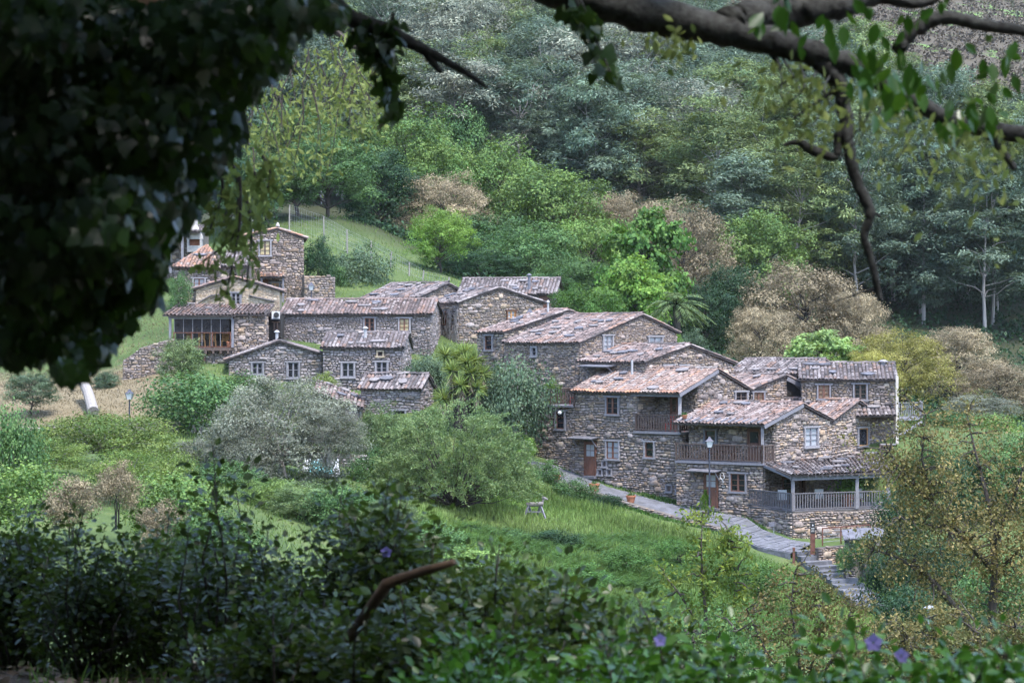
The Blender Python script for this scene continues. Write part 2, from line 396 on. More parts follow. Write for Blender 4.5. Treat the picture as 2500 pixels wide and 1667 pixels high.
def ground_mat():
    m, nt, b, out = new_mat('ground_cover')
    pos = nd(nt, 'ShaderNodeNewGeometry').outputs['Position']
    sx = nd(nt, 'ShaderNodeSeparateXYZ'); nt.links.new(pos, sx.inputs[0])
    n1 = noise(nt, 0.35, 6, 0.7, pos); n2 = noise(nt, 3.0, 5, 0.7, pos); n3 = noise(nt, 0.08, 4, 0.6, pos)
    green = ramp(nt, [(0.3, (0.030, 0.055, 0.018)), (0.55, (0.070, 0.105, 0.036)), (0.8, (0.130, 0.140, 0.060))]); nt.links.new(n1.outputs['Fac'], green.inputs[0])
    dry = ramp(nt, [(0.3, (0.115, 0.092, 0.055)), (0.7, (0.20, 0.17, 0.11))]); nt.links.new(n2.outputs['Fac'], dry.inputs[0])
    litter = ramp(nt, [(0.3, (0.030, 0.024, 0.018)), (0.7, (0.13, 0.10, 0.075))]); nt.links.new(n2.outputs['Fac'], litter.inputs[0])
    heath = ramp(nt, [(0.35, (0.048, 0.044, 0.03)), (0.6, (0.09, 0.078, 0.06))]); nt.links.new(n2.outputs['Fac'], heath.inputs[0])
    wob = math_n(nt, 'MULTIPLY', math_n(nt, 'SUBTRACT', n1.outputs['Fac'], 0.5), 8.0)
    xw = math_n(nt, 'ADD', sx.outputs[0], wob); yw = math_n(nt, 'ADD', sx.outputs[1], wob)
    # mown dry bank on the left: x < -22, 140 < y < 176
    f = math_n(nt, 'MULTIPLY', maprange(nt, xw, -21.0, -23.5), math_n(nt, 'MULTIPLY', maprange(nt, yw, 140, 144), maprange(nt, yw, 168, 164)))
    c = mixc(nt, f, green.outputs[0], dry.outputs[0])
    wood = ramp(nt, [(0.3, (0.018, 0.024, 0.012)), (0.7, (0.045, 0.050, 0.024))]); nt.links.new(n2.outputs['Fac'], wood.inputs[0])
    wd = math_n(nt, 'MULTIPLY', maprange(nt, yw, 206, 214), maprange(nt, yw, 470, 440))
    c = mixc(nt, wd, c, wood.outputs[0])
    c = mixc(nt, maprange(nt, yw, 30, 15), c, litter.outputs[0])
    far = mixc(nt, maprange(nt, n3.outputs['Fac'], 0.56, 0.62), heath.outputs[0], (0.10, 0.17, 0.05))
    yx = math_n(nt, 'ADD', yw, math_n(nt, 'MULTIPLY', sx.outputs[0], 0.7))
    c = mixc(nt, maprange(nt, yx, 430, 470), c, far)
    nt.links.new(c, b.inputs['Base Color']); b.inputs['Roughness'].default_value = 0.95; b.inputs['Specular IOR Level'].default_value = 0.2
    bump(nt, b, n2.outputs['Fac'], 0.6, 0.08)
    return m
xs = np.concatenate([np.linspace(-420, -60, 25)[:-1], np.arange(-60, 62, 1.25), np.linspace(62, 420, 26)[1:]])
ys = np.concatenate([np.arange(-60, 0, 6.0), np.arange(0, 40, 0.8), np.arange(40, 90, 2.5), np.arange(90, 225, 1.25), np.arange(225, 520, 6.0), np.linspace(520, 1000, 25)])
GX, GY = np.meshgrid(xs, ys); GZ = gz(GX, GY)
gv = np.stack([GX, GY, GZ], -1).reshape(-1, 3); nx_, ny_ = len(xs), len(ys)
ii = (np.arange(ny_ - 1)[:, None] * nx_ + np.arange(nx_ - 1)[None]).ravel()
gf = np.stack([ii, ii + 1, ii + nx_ + 1, ii + nx_], 1)
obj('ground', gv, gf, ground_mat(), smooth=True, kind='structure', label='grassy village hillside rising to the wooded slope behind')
# ------------------------------------------------------------------ stones, tiles
rng = np.random.default_rng(7)
def _stone_lib(n=18):
    lib = []
    for k in range(n):
        r = np.random.default_rng(100 + k)
        base = np.array([(-.5, -.28), (-.36, -.5), (.34, -.5), (.5, -.26), (.5, .3), (.33, .5), (-.33, .5), (-.5, .25)])
        o = base * (1 + r.uniform(-.24, .06, (8, 2))) + r.uniform(-.08, .08, (8, 2))
        o = np.clip(o, -.5, .5)
        t = r.uniform(-.12, .12, 2)
        back = np.stack([o[:, 0], np.full(8, -0.3), o[:, 1]], 1)
        fr = np.stack([o[:, 0] * .92, 1.0 + o[:, 0] * t[0] * 2 + o[:, 1] * t[1] * 2 - r.uniform(0, .25, 8), o[:, 1] * .88], 1)
        v = np.concatenate([back, fr, [[0, 1.06, 0]]])
        f = [[i, (i + 1) % 8, 8 + (i + 1) % 8] for i in range(8)] + [[i, 8 + (i + 1) % 8, 8 + i] for i in range(8)] + [[8 + i, 8 + (i + 1) % 8, 16] for i in range(8)]
        lib.append((v, np.array(f)))
    return lib
STONES = _stone_lib()
def _tile_lib(n=4):
    lib = []
    for k in range(n):
        r = np.random.default_rng(300 + k)
        v = []; ang = [0, 40, 90, 140, 180]
        for yy, sc_, zz in ((-.56, 1.0, .10), (.5, .80, 0.0)):
            for a in ang:
                v.append((-.5 * sc_ * math.cos(R(a)) + r.uniform(-.03, .03), yy, math.sin(R(a)) * sc_ + zz + r.uniform(-.05, .05)))
        f = [[i, i + 1, i + 6, i + 5] for i in range(4)]
        lib.append((np.array(v), np.array(f)))
    return lib
TILES = _tile_lib()
PIECE_ME = {}
def _piece_mesh(kind, k, mat):
    key = (kind, k, mat.name)
    if key not in PIECE_ME:
        v, f = (STONES if kind == 'stone' else TILES)[k]
        me = np_mesh(kind, v, f, smooth=(kind != 'stone')); me.materials.append(mat); PIECE_ME[key] = me
    return PIECE_ME[key]

def emit_pieces(parent, name, bulk_name, kind, P, A, C, size, mat_o, mat_b, cap=300):
    """the largest pieces become objects of their own under parent, the rest one part"""
    if len(P) == 0: return
    P = np.array(P); A = np.array(A); C = np.array(C); size = np.array(size)
    lib = STONES if kind == 'stone' else TILES
    var = np.random.default_rng(len(P)).integers(0, len(lib), len(P))
    order = np.argsort(-size); top = order[:cap]; rest = order[cap:]
    pw = wloc(parent)
    for i in top:
        o = bpy.data.objects.new(name, _piece_mesh(kind, int(var[i]), mat_o))
        m = np.eye(4); m[:3, :3] = A[i]; m[:3, 3] = P[i] - pw
        o.parent = parent; o.matrix_basis = Matrix(m.tolist())
        o.color = (*C[i], 1.0)
        COL.objects.link(o)
    if len(rest):
        parts = []
        for k in range(len(lib)):
            s = rest[var[rest] == k]
            if len(s): parts.append(scatter(lib[k][0], lib[k][1], A[s], P[s], C[s]))
        v, f, c = join(parts)
        obj(bulk_name, v, f, mat_b, parent, col=c, kind='stuff', smooth=(kind != 'stone'))

PAL = {
 'mix':  ([(.225,.205,.20),(.31,.285,.275),(.15,.137,.14),(.335,.265,.185),(.41,.345,.26),(.245,.195,.15),(.35,.335,.345),(.47,.42,.345)], [24,22,12,9,9,10,10,5]),
 'grey': ([(.23,.222,.24),(.31,.30,.315),(.16,.153,.165),(.295,.25,.20),(.385,.37,.385),(.24,.212,.185),(.45,.435,.43)], [26,26,12,8,15,9,6]),
 'warm': ([(.25,.225,.22),(.34,.305,.29),(.165,.148,.15),(.40,.305,.205),(.45,.385,.30),(.295,.225,.165),(.395,.365,.355),(.50,.445,.375)], [22,22,11,9,9,9,11,7]),
 'pale': ([(.42,.37,.31),(.52,.45,.35),(.27,.225,.18),(.48,.38,.25),(.58,.52,.43),(.20,.17,.15)], [22,24,12,14,20,8]),
}
TPAL = {
 'old':  ([(.215,.16,.15),(.265,.205,.195),(.155,.122,.12),(.31,.265,.26),(.285,.185,.15),(.115,.10,.103)], [24,24,18,14,12,8]),
 'grey': ([(.175,.15,.155),(.235,.205,.21),(.13,.113,.118),(.295,.268,.272),(.24,.168,.145),(.095,.088,.094)], [24,24,18,16,9,9]),
 'rose': ([(.29,.20,.17),(.26,.19,.17),(.335,.26,.23),(.205,.16,.15),(.32,.285,.28),(.37,.225,.16)], [22,24,16,18,16,4]),
 'red':  ([(.35,.195,.14),(.285,.185,.15),(.38,.25,.185),(.205,.15,.135),(.33,.275,.255),(.42,.235,.15)], [24,22,16,14,12,12]),
}
def pick(pal, r, n, stone=False):
    c, w = pal; w = np.array(w, float) / sum(w); c = np.array(c)
    k = r.choice(len(c), n, p=w)
    if stone:
        mean = (c * w[:, None]).sum(0)
        return (c[k] * .76 + mean * .24) * r.uniform(.84, 1.17, (n, 1)) * np.array([.85, .785, .765])
    for i in range(1, n):                       # tiles weather in streaks
        if r.random() < .5: k[i] = k[i - 1]
    return c[k] * r.uniform(.86, 1.14, (n, 1)) * .74

class Plane:
    """a vertical wall plane: origin o (3D), unit direction ex, outward normal n"""
    def __init__(s, o, ex, n):
        s.o = np.array(o, float); s.ex = np.array([ex[0], ex[1], 0.0]); s.n = np.array([n[0], n[1], 0.0]); s.openings = []
    def u(s, px):
        k = (px - CX) / F
        return (k * s.o[1] - s.o[0]) / (s.ex[0] - k * s.ex[1])
    def z(s, py, u): return ZC - (py - CY) / F * (s.o[1] + u * s.ex[1])
    def p(s, u, z, d=0.0):
        q = s.o + s.ex * u + s.n * d; return np.array([q[0], q[1], z])
    def shifted(s, d): return Plane(s.o + s.n * d, s.ex, s.n)
    def uz(s, px, py):
        u = s.u(px); return u, s.z(py, u)

class House:
    def __init__(s, name, label, loc, pal='mix', tpal='old', cat='house', scale=1.0, mortar='mortar', seed=0, group='stone houses of the hillside village'):
        s.e = empty(name, loc, label, cat, group)
        s.pal = pal; s.tpal = tpal; s.scale = scale; s.mortar = mortar; s.fills = []; s.wall = None; s.roofs = []; s.tiles = {}
        s.r = np.random.default_rng(1000 + seed)
        s.tP = []; s.tA = []; s.tC = []; s.tS = []; s.roof0 = None
    def core(s, v, f, name='wall', mat=None):
        o = obj(name, v, f, mat or M[s.mortar], s.e)
        if s.wall is None: s.wall = o
        return o
    def fill(s, plane, u0, u1, zb, ztop, prot=0.10, cull=True):
        """register a wall area; ztop is a number or a function of u"""
        s.fills.append((plane, u0, u1, zb, ztop if callable(ztop) else (lambda u, z=ztop: z + 0 * u), prot, cull))
    def finish(s, cap=300):
        P = []; A = []; S = []; r = s.r
        ez = np.array([0, 0, 1.0])
        for plane, u0, u1, zb, ztop, prot, cull in s.fills:
            if u1 - u0 < 0.1: continue
            uu = np.linspace(u0, u1, 60)
            pts = plane.o[None] + uu[:, None] * plane.ex[None]
            gl = gz(pts[:, 0] + plane.n[0] * .2, pts[:, 1] + plane.n[1] * .2) if cull else np.full(60, -999.0)
            zt = np.array([ztop(u) for u in uu]); zmax = zt.max()
            zb0 = max(zb, gl.min() - .25)
            z = zb0
            while z < zmax - .03:
                h = min(r.choice([r.uniform(.055, .11), r.uniform(.09, .18)]) * s.scale, zmax - z)
                if zmax - z - h < .06: h = zmax - z
                zm = z + h * .5
                ok = (zt >= z + h * .55)
                if not ok.any(): break
                lo, hi = uu[ok][0], uu[ok][-1]
                if ok.all(): lo, hi = u0, u1
                ivs = [(lo, hi)]
                for a, b, c, d in plane.openings:
                    if c - .02 < zm < d + .02:
                        nv = []
                        for p, q in ivs:
                            if b <= p or a >= q: nv.append((p, q)); continue
                            if a > p: nv.append((p, a))
                            if b < q: nv.append((b, q))
                        ivs = nv
                for p, q in ivs:
                    u = p
                    while u < q - .02:
                        w = min(h * r.uniform(.75, 2.6) + .05, .5 * s.scale)
                        if q - u - w < .12: w = q - u
                        uc = u + w / 2
                        if np.interp(uc, uu, gl) < z + h + .1:
                            dz = .05 * math.sin(uc * 1.7 + z * 2.1) + r.normal(0, .012)
                            a = r.normal(0, .06); ca, sa = math.cos(a), math.sin(a)
                            ww, hh = w - .012, h * r.uniform(.82, 1.14) - .008
                            ww = max(ww, .05); hh = max(hh, .05)
                            x = plane.ex * ca + ez * sa; y = -plane.ex * sa + ez * ca
                            P.append(plane.o * [1, 1, 0] + plane.ex * uc + ez * (zm + dz * (z > zb0 + .1)) )
                            A.append(np.stack([x * ww, plane.n * prot * r.uniform(.55, 1.1), y * hh], 1)); S.append(ww * hh)
                            if r.random() < .10 and q - u > .8 and hh > .1:      # a boulder set across the course
                                bw, bh = r.uniform(.35, .62) * s.scale, r.uniform(.22, .36) * s.scale
                                okb = all(not (a_ - bw * .6 < uc < b_ + bw * .6 and c_ - bh * .6 < zm < d_ + bh * .6) for a_, b_, c_, d_ in plane.openings)
                                if okb and p + bw * .6 < uc < q - bw * .6 and np.interp(uc, uu, zt) > zm + bh:
                                    P.append(plane.o * [1, 1, 0] + plane.ex * uc + ez * zm)
                                    A.append(np.stack([x * bw, plane.n * prot * 1.32, y * bh], 1)); S.append(bw * bh)
                        u += w
                z += h
        C = pick(PAL[s.pal], r, len(P), True)
        emit_pieces(s.wall, 'stone', 'small_stones', 'stone', P, A, C, S, M['stone_o'], M['stone_b'], cap)
        if s.tP:
            emit_pieces(s.roof0, 'roof_tile', 'more_roof_tiles', 'tile', s.tP, s.tA, s.tC, s.tS, M['tile_o'], M['tile_b'], cap)
    # -------- roofs
    def slope(s, eL, eR, rL, rR, seen=True, slabs=5, pal=None, sag=0.05):
        """one tiled slope from an eave line to a ridge line; tiles are laid from the eave up"""
        eL, eR, rL, rR = (np.asarray(q, float) for q in (eL, eR, rL, rR)); r = s.r
        el = np.linalg.norm(eR - eL); sl = np.linalg.norm((rL + rR - eL - eR) / 2)
        nc = max(2, int(el / .235)); nr = max(2, int(sl / .36))
        n = np.cross(eR - eL, (rL + rR - eL - eR) / 2); n /= np.linalg.norm(n)
        if n[2] < 0: n = -n
        x = (eR - eL) / el
        ph = r.uniform(0, 6, 4)
        cols = pick(TPAL[pal or s.tpal], r, nc * nr)
        k = 0; ecols = pick(TPAL['red'], r, nc)
        topl = np.linalg.norm(rR - rL)
        for j in range(nc):
            u = (j + .5) / nc
            cj = r.normal(0, .02)
            for i in range(nr):
                v = (i + .5) / nr
                if topl < el * .3 and abs(u - .5) > .5 * (1 - v) + .02 : continue      # hipped: drop what is past the hips
                if topl < el * .3:
                    a = eL + (eR - eL) * u; b = a + (rL + rR) / 2 - (eL + eR) / 2
                    y = unit(b - a)
                else:
                    a = eL + (eR - eL) * u; b = rL + (rR - rL) * u; y = (b - a) / np.linalg.norm(b - a)
                p = a + (b - a) * v
                w_ = sag * (math.sin(u * el * .9 + ph[0]) * math.sin(v * 3.1 + ph[1]) + .5 * math.sin(u * el * 2.3 + ph[2] + v * 4)) - sag * 1.2 * math.sin(math.pi * u)
                g = r.normal(0, .035); yy = unit(y + x * g + n * r.normal(0, .025)); xx = unit(x - yy * np.dot(x, yy))
                p = p + n * (w_ * .6 + .035 + r.normal(0, .008)) + x * cj
                s.tP.append(p); s.tA.append(np.stack([xx * .225 * r.uniform(.92, 1.08), yy * sl / nr * 1.12, n * .095 * r.uniform(.85, 1.15)], 1))
                s.tC.append(ecols[j] if (seen and i == 0 and getattr(s, 'eave_row', False)) else cols[k]); s.tS.append((2.0 if seen else .1) + r.uniform(0, .5)); k += 1
        for i in range(int(slabs * .65)):
            u, v = r.uniform(.08, .92), r.uniform(.12, .9)
            c = (eL + (eR - eL) * u) * (1 - v) + (rL + (rR - rL) * u) * v + n * .15
            y = unit((rL + rR - eL - eR)); m = 7
            ww, hh = r.uniform(.2, .55), r.uniform(.12, .30)
            th = [2 * math.pi * q / m + r.uniform(-.25, .25) for q in range(m)]
            o = [c + x * ww * math.cos(t) * r.uniform(.85, 1.1) + y * hh * math.sin(t) * r.uniform(.85, 1.1) for t in th]
            tilt = unit(n + x * r.normal(0, .05) + y * r.normal(0, .08))
            vv = [q - n * .03 for q in o] + [q + tilt * .04 for q in o]
            ff = [[q, (q + 1) % m, m + (q + 1) % m, m + q] for q in range(m)] + [list(range(m, 2 * m))]
            obj('slate_slab', vv, ff, M['slate'] if r.random() < .45 else M['slab_pale'], s.roof0)
    def deck(s, quads, th=.09, name='roof'):
        mb = MB()
        for q in quads:
            q = [np.asarray(p, float) for p in q]
            n = np.cross(q[1] - q[0], q[-1] - q[0]); n /= np.linalg.norm(n)
            if n[2] < 0: n = -n
            k = len(q); v = [p - n * th for p in q] + q
            mb.add(v, [list(range(k))[::-1], list(range(k, 2 * k))] + [[i, (i + 1) % k, k + (i + 1) % k, k + i] for i in range(k)])
        o = mb.build(name, M['deck'], s.e)
        if s.roof0 is None: s.roof0 = o
        return o
    # -------- gabled block
    def block(s, pxC, YC, a, eaveL, ridge, pxL=None, L=None, pxR=None, W=None, eaveR=None, pxP=None, base=None, oh=(.3, .3), verge=.18,
              slabs=6, fill=('f', 'g'), pal=None, core=True, ridge_tiles=True, far=True, barge=False):
        e1 = np.array([math.sin(R(a)), math.cos(R(a))]); e2 = np.array([-math.cos(R(a)), math.sin(R(a))])
        C = np.array([(pxC - CX) / F * YC, YC])
        fac = Plane([C[0], C[1], 0], e2, -e1); gab = Plane([C[0], C[1], 0], e1, -e2)
        if L is None: L = fac.u(pxL)
        if W is None: W = gab.u(pxR)
        sr = gab.u(pxP) if pxP else W / 2
        zr = gab.z(ridge, sr); ze = ZC - (eaveL - CY) / F * (YC - oh[0] * e1[1])
        slL = (zr - ze) / (sr + oh[0])
        zwL = ze + slL * oh[0]
        if eaveR is None: zeR = zr - slL * (W - sr + oh[1])
        else: zeR = gab.z(eaveR, W)
        slR = (zr - zeR) / (W - sr + oh[1]); zwR = zeR + slR * oh[1]
        if base is None:
            q = [C, C + e1 * W, C + e2 * L, C + e1 * W + e2 * L]
            base = min(gz(p[0], p[1]) for p in q[:3]) - .8
        P3 = lambda s_, t_, z_: np.array([*(C + e1 * s_ + e2 * t_), z_])
        B = type('B', (), {})(); B.__dict__.update(C=C, e1=e1, e2=e2, L=L, W=W, sr=sr, zr=zr, zwL=zwL, zwR=zwR, ze=ze, base=base, fac=fac, gab=gab, P3=P3, slL=slL, slR=slR)
        B.right = Plane([*(C + e1 * W), 0], e2, e1)
        if core:
            prof = [(0, base), (W, base), (W, zwR - .1), (sr, zr - .1), (0, zwL - .1)]
            v = [P3(p, 0, z) for p, z in prof] + [P3(p, L, z) for p, z in prof]
            f = [[0, 1, 2, 3, 4], [9, 8, 7, 6, 5]] + [[i, 5 + i, 5 + (i + 1) % 5, (i + 1) % 5] for i in range(5)]
            s.core(v, f)
        B.gtop = lambda u: (zwL + slL * u if u < sr else zwR + slR * (W - u)) - .08
        if 'f' in fill: s.fill(fac, 0, L, base, zwL - .08)
        if 'g' in fill: s.fill(gab, 0, W, base, B.gtop)
        if 'r' in fill: s.fill(B.right, 0, L, base, zwR - .08)
        # roof
        vg = verge; dz = np.array([0, 0, .02])
        eL0, eR0 = P3(-oh[0], L + vg, ze) + dz, P3(-oh[0], -vg, ze) + dz
        r0, r1 = P3(sr, L + vg, zr) + dz, P3(sr, -vg, zr) + dz
        gL0, gR0 = P3(W + oh[1], L + vg, zeR) + dz, P3(W + oh[1], -vg, zeR) + dz
        s.deck([[eL0, eR0, r1, r0], [gR0, gL0, r0, r1]])
        s.slope(eL0, eR0, r0, r1, True, slabs, pal)
        if far: s.slope(gR0, gL0, r1, r0, False, 0, pal)
        if ridge_tiles:
            nrt = int((L + 2 * vg) / .42); x = unit(r0 - r1); zv = np.array([0, 0, 1.0]); y = np.cross(zv, x)
            cc = pick(TPAL[pal or s.tpal], s.r, nrt)
            for i in range(nrt):
                o = bpy.data.objects.new('ridge_tile', _piece_mesh('tile', i % 4, M['tile_o']))
                m = np.eye(4); m[:3, 0] = y * .27; m[:3, 1] = x * .46; m[:3, 2] = zv * .12
                m[:3, 3] = r1 + (r0 - r1) * (i + .5) / nrt + zv * (.06 + s.r.normal(0, .012)) - wloc(s.roof0)
                o.parent = s.roof0; o.matrix_basis = Matrix(m.tolist()); o.color = (*cc[i], 1); COL.objects.link(o)
        # mortared verge along the near gable
        for A_, B_ in ((P3(-oh[0], -vg, ze), P3(sr, -vg, zr)), (P3(W + oh[1], -vg, zeR), P3(sr, -vg, zr))):
            nseg = max(2, int(np.linalg.norm(B_ - A_) / .42)); d = (B_ - A_) / nseg; x3 = np.array([*e2, 0.0])
            nn = unit(np.cross(d, x3)); nn = nn if nn[2] > 0 else -nn
            cc = pick(TPAL[pal or s.tpal], s.r, nseg)
            for i in range(nseg):
                o = bpy.data.objects.new('verge_tile', _piece_mesh('tile', i % 4, M['tile_o']))
                m = np.eye(4); m[:3, 0] = x3 * .25; m[:3, 1] = d * 1.12; m[:3, 2] = nn * .11
                m[:3, 3] = A_ + d * (i + .5) + nn * (.05 + s.r.normal(0, .01)) + x3 * .06 - wloc(s.roof0)
                o.parent = s.roof0; o.matrix_basis = Matrix(m.tolist()); o.color = (*cc[i], 1); COL.objects.link(o)
        if barge:
            MB().bar(P3(-oh[0], -vg - .03, ze - .10), P3(sr, -vg - .03, zr - .10), .06, .2).build('barge_board', M['wood_grey'], s.e)
        return B

# -------- openings
def window(h, pl, x0, x1, y0, y1, cols=2, rows=2, wood='wood_brown', pane='glass', frame='frame_grey', fw=.105, lintel=True, name='window'):
    """window between these photograph bounds (outer edge of the surround) on wall plane pl"""
    ua, ub = sorted((pl.u(x0), pl.u(x1))); um = (ua + ub) / 2
    z1, z0 = pl.z(y0, um), pl.z(y1, um)
    pl.openings.append((ua - .02, ub + .02, z0 - .04, z1 + .03))
    ex, n, ez = pl.ex, pl.n, np.array([0, 0, 1.0])
    fw = min(fw, (ub - ua) * .2)
    a, b, c, d = ua + fw, ub - fw, z0 + fw * .8, z1 - fw * .9
    W_, H_ = b - a, d - c
    sash = MB(); st = .055
    # casement stiles and rails
    nl = 2 if cols > 1 else 1
    lw = W_ / nl
    for i in range(nl):
        x = a + i * lw
        for q in (x, x + lw - st): sash.box(pl.p(q, c, .035), ex * st, n * .045, ez * H_)
        for q in (c, d - st): sash.box(pl.p(x + st, q, .036), ex * (lw - 2 * st), n * .043, ez * st)
        pc = max(1, cols // nl)
        gw = (lw - 2 * st) / pc; gh = (H_ - 2 * st) / rows
        for j in range(1, pc): sash.box(pl.p(x + st + j * gw - .014, c + st, .038), ex * .028, n * .036, ez * (H_ - 2 * st))
        for j in range(1, rows): sash.box(pl.p(x + st, c + st + j * gh - .014, .039), ex * (lw - 2 * st), n * .034, ez * .028)
    w = sash.build(name, M[wood], h.e)
    for i in range(nl):
        pc = max(1, cols // nl); x = a + i * lw + st
        gw = (lw - 2 * st) / pc; gh = (H_ - 2 * st) / rows
        for j in range(pc):
            for k in range(rows):
                m_ = M[pane] if not isinstance(pane, (list, tuple)) else M[pane[(i * pc + j) % len(pane)]]
                MB().box(pl.p(x + j * gw, c + st + k * gh, .012), ex * gw, n * .015, ez * gh).build('pane', m_, w)
    fr = MB()
    fr.box(pl.p(ua, z0, -.02), ex * fw, n * .165, ez * (z1 - z0)); fr.box(pl.p(b, z0, -.02), ex * fw, n * .165, ez * (z1 - z0))
    ov = .12 if lintel else 0
    fr.box(pl.p(ua - ov, d, -.02), ex * (ub - ua + 2 * ov), n * .172, ez * (z1 - d))
    fr.build('frame', M[frame], w)
    MB().box(pl.p(ua - .05, z0 - .03, -.02), ex * (ub - ua + .1), n * .20, ez * (c - z0 + .03)).build('sill', M[frame], w)
    if lintel: pl.openings.append((ua - .14, ub + .14, d - .02, z1 + .02))
    return w

def door(h, pl, x0, x1, y0, y1, glazed=True, wood='wood_brown', pane='curtain', step=True, panes=(2, 2), depth=0.02, name='door'):
    ua, ub = sorted((pl.u(x0), pl.u(x1))); um = (ua + ub) / 2
    z1, z0 = pl.z(y0, um), pl.z(y1, um)
    pl.openings.append((ua - .02, ub + .02, z0 - .05, z1 + .03))
    ex, n, ez = pl.ex, pl.n, np.array([0, 0, 1.0]); W_, H_ = ub - ua, z1 - z0
    fr = .07; a, b = ua + fr, ub - fr
    leaf = MB().box(pl.p(a, z0 + .03, depth), ex * (b - a), n * .03, ez * (H_ - .1))
    d = leaf.build(name, M[wood], h.e)
    top = z0 + .03 + (H_ - .1) * (.58 if glazed else 1.0)
    npl = max(3, int((b - a) / .13))
    for i in range(npl):
        MB().box(pl.p(a + (b - a) * i / npl + .006, z0 + .05, depth + .031), ex * ((b - a) / npl - .012), n * .014, ez * (top - z0 - .08)).build('plank', M[wood], d)
    if glazed:
        zt = z1 - .12; gw = (b - a - .16) / panes[0]; gh = (zt - top - .05) / panes[1]
        for i in range(panes[0]):
            for j in range(panes[1]):
                MB().box(pl.p(a + .08 + i * gw + .02, top + j * gh + .02, depth + .031), ex * (gw - .04), n * .008, ez * (gh - .04)).build('pane', M[pane], d)
    f = MB()
    f.box(pl.p(ua, z0, -.02), ex * fr, n * .13, ez * H_); f.box(pl.p(b, z0, -.02), ex * fr, n * .13, ez * H_); f.box(pl.p(a, z1 - .07, -.02), ex * (b - a), n * .129, ez * .07)
    f.build('frame', M[wood], d)
    MB().lathe(pl.p(a + .09, z0 + .95, depth + .07), [(.0, 0), (.03, .01), (.03, .05), (0, .06)], 6).build('handle', M['iron'], d)
    if step: MB().box(pl.p(ua - .1, z0 - .16, -.02), ex * (W_ + .2), n * .42, ez * .16).build('threshold', M['slate'], d)
    return d

def railing(part, p0, p1, h=1.0, spacing=.14, bw=.055, mat='wood_dark', posts=True, zb=.06, jit=.01):
    """balusters between p0 and p1 (points on the floor edge) as children of part"""
    p0, p1 = np.asarray(p0, float), np.asarray(p1, float); d = p1 - p0; l = np.linalg.norm(d); x = d / l; ez = np.array([0, 0, 1.0])
    MB().bar(p0 + ez * h, p1 + ez * h, .09, .06).build('top_rail', M[mat], part)
    MB().bar(p0 + ez * (zb + .05), p1 + ez * (zb + .05), .07, .06).build('bottom_rail', M[mat], part)
    n = max(2, int(l / spacing)); me = None
    y = unit(np.cross(ez, x))
    for i in range(n + 1):
        thick = posts and i in (0, n)
        c = p0 + d * i / n + ez * ((zb + h) / 2)
        if me is None:
            m = MB().cbox((0, 0, 0), x * bw, y * .035, ez * (h - zb - .08)); me = np_mesh('baluster', np.array(m.v), m.f); me.materials.append(M[mat])
        if thick:
            MB().cbox(p0 + d * i / n + ez * (h * .52), x * .1, y * .1, ez * (h * 1.08)).build('newel', M[mat], part)
        else:
            o = bpy.data.objects.new('baluster', me); o.parent = part
            o.location = c + x * random.uniform(-jit, jit) - wloc(part); o.rotation_euler = (0, 0, 0); COL.objects.link(o)

def flue(h, px, y0, y1, Y, r=.07, cap=True, mat='pipe', name='chimney_pipe'):
    b = at(px, y1, Y); t = at(px, y0, Y); hh = t[2] - b[2]
    m = MB().lathe(b - [0, 0, .3], [(r, 0), (r, hh + .3 - .12)], 10)
    o = m.build(name, M[mat], h.e)
    if cap:
        MB().lathe(b + [0, 0, hh - .14], [(r * 1.9, 0), (r * 2.0, .03), (r * .5, .14), (0, .15)], 10).build('cowl', M[mat], o)
    return o

def canopy(h, pl, x0, x1, y0, y1, out=.75):
    """slate door canopy on timber brackets"""
    ua, ub = sorted((pl.u(x0), pl.u(x1))); um = (ua + ub) / 2; z1, z0 = pl.z(y0, um), pl.z(y1, um)
    ez = np.array([0, 0, 1.0])
    c = MB().box(pl.p(ua, z0 + .04, -.02), pl.ex * (ub - ua), pl.n * out - ez * .10, ez * .06).build('door_canopy', M['wood_grey'], h.e)
    n = 3
    for i in range(n):
        MB().box(pl.p(ua - .06 + (ub - ua + .06) * i / n, z0 + .10 + .012 * i, .0), pl.ex * ((ub - ua) / n + .08), pl.n * (out + .12) - ez * .11, ez * .035).build('slate', M['slate'], c)
    for q in (ua + .12, ub - .18):
        MB().bar(pl.p(q, z0 - .5, .1), pl.p(q, z0 + .0, out * .8), .06).build('bracket', M['wood_grey'], c)
    return c
# ------------------------------------------------------------------ the village
EZ = np.array([0, 0, 1.0])

# ---- tower house at the top left
h = House('stone_house', 'tall narrow stone house with lit window, highest on the left', at(670, 745, 180), 'warm', 'red', seed=1)
B = h.block(604, 180, 84, 576, 558.5, L=6, pxR=742, eaveR=582, pxP=678, slabs=0, fill=('g',), oh=(.25, .25))
window(h, B.gab, 631, 663, 585, 626, 2, 3, 'wood_dark', 'amber', 'frame_white')
pl = B.gab
door(h, pl, 641, 655, 683, 716, True, pane='glass', step=False)
window(h, pl, 660, 684, 688, 712, 2, 2, 'wood_warm', 'tanpane', 'frame_grey')
u0, u1 = pl.u(634), pl.u(696); zt = pl.z(668, u0); zl = pl.z(677, u0)
p = h.deck([[pl.p(u0, zl, 1.3), pl.p(u1, zl, 1.3), pl.p(u1, zt, 0.13), pl.p(u0, zt, 0.13)]], name='porch_roof')
h.slope(pl.p(u0, zl, 1.3), pl.p(u1, zl, 1.3), pl.p(u0, zt, .13), pl.p(u1, zt, .13), True, 0)
for u in (u0 + .15, u1 - .15): MB().bar(pl.p(u, zl - 1.9, 1.15), pl.p(u, zl - .09, 1.15), .12).build('post', M['wood_grey'], p)
flue(h, 617, 537, 568, 183); 
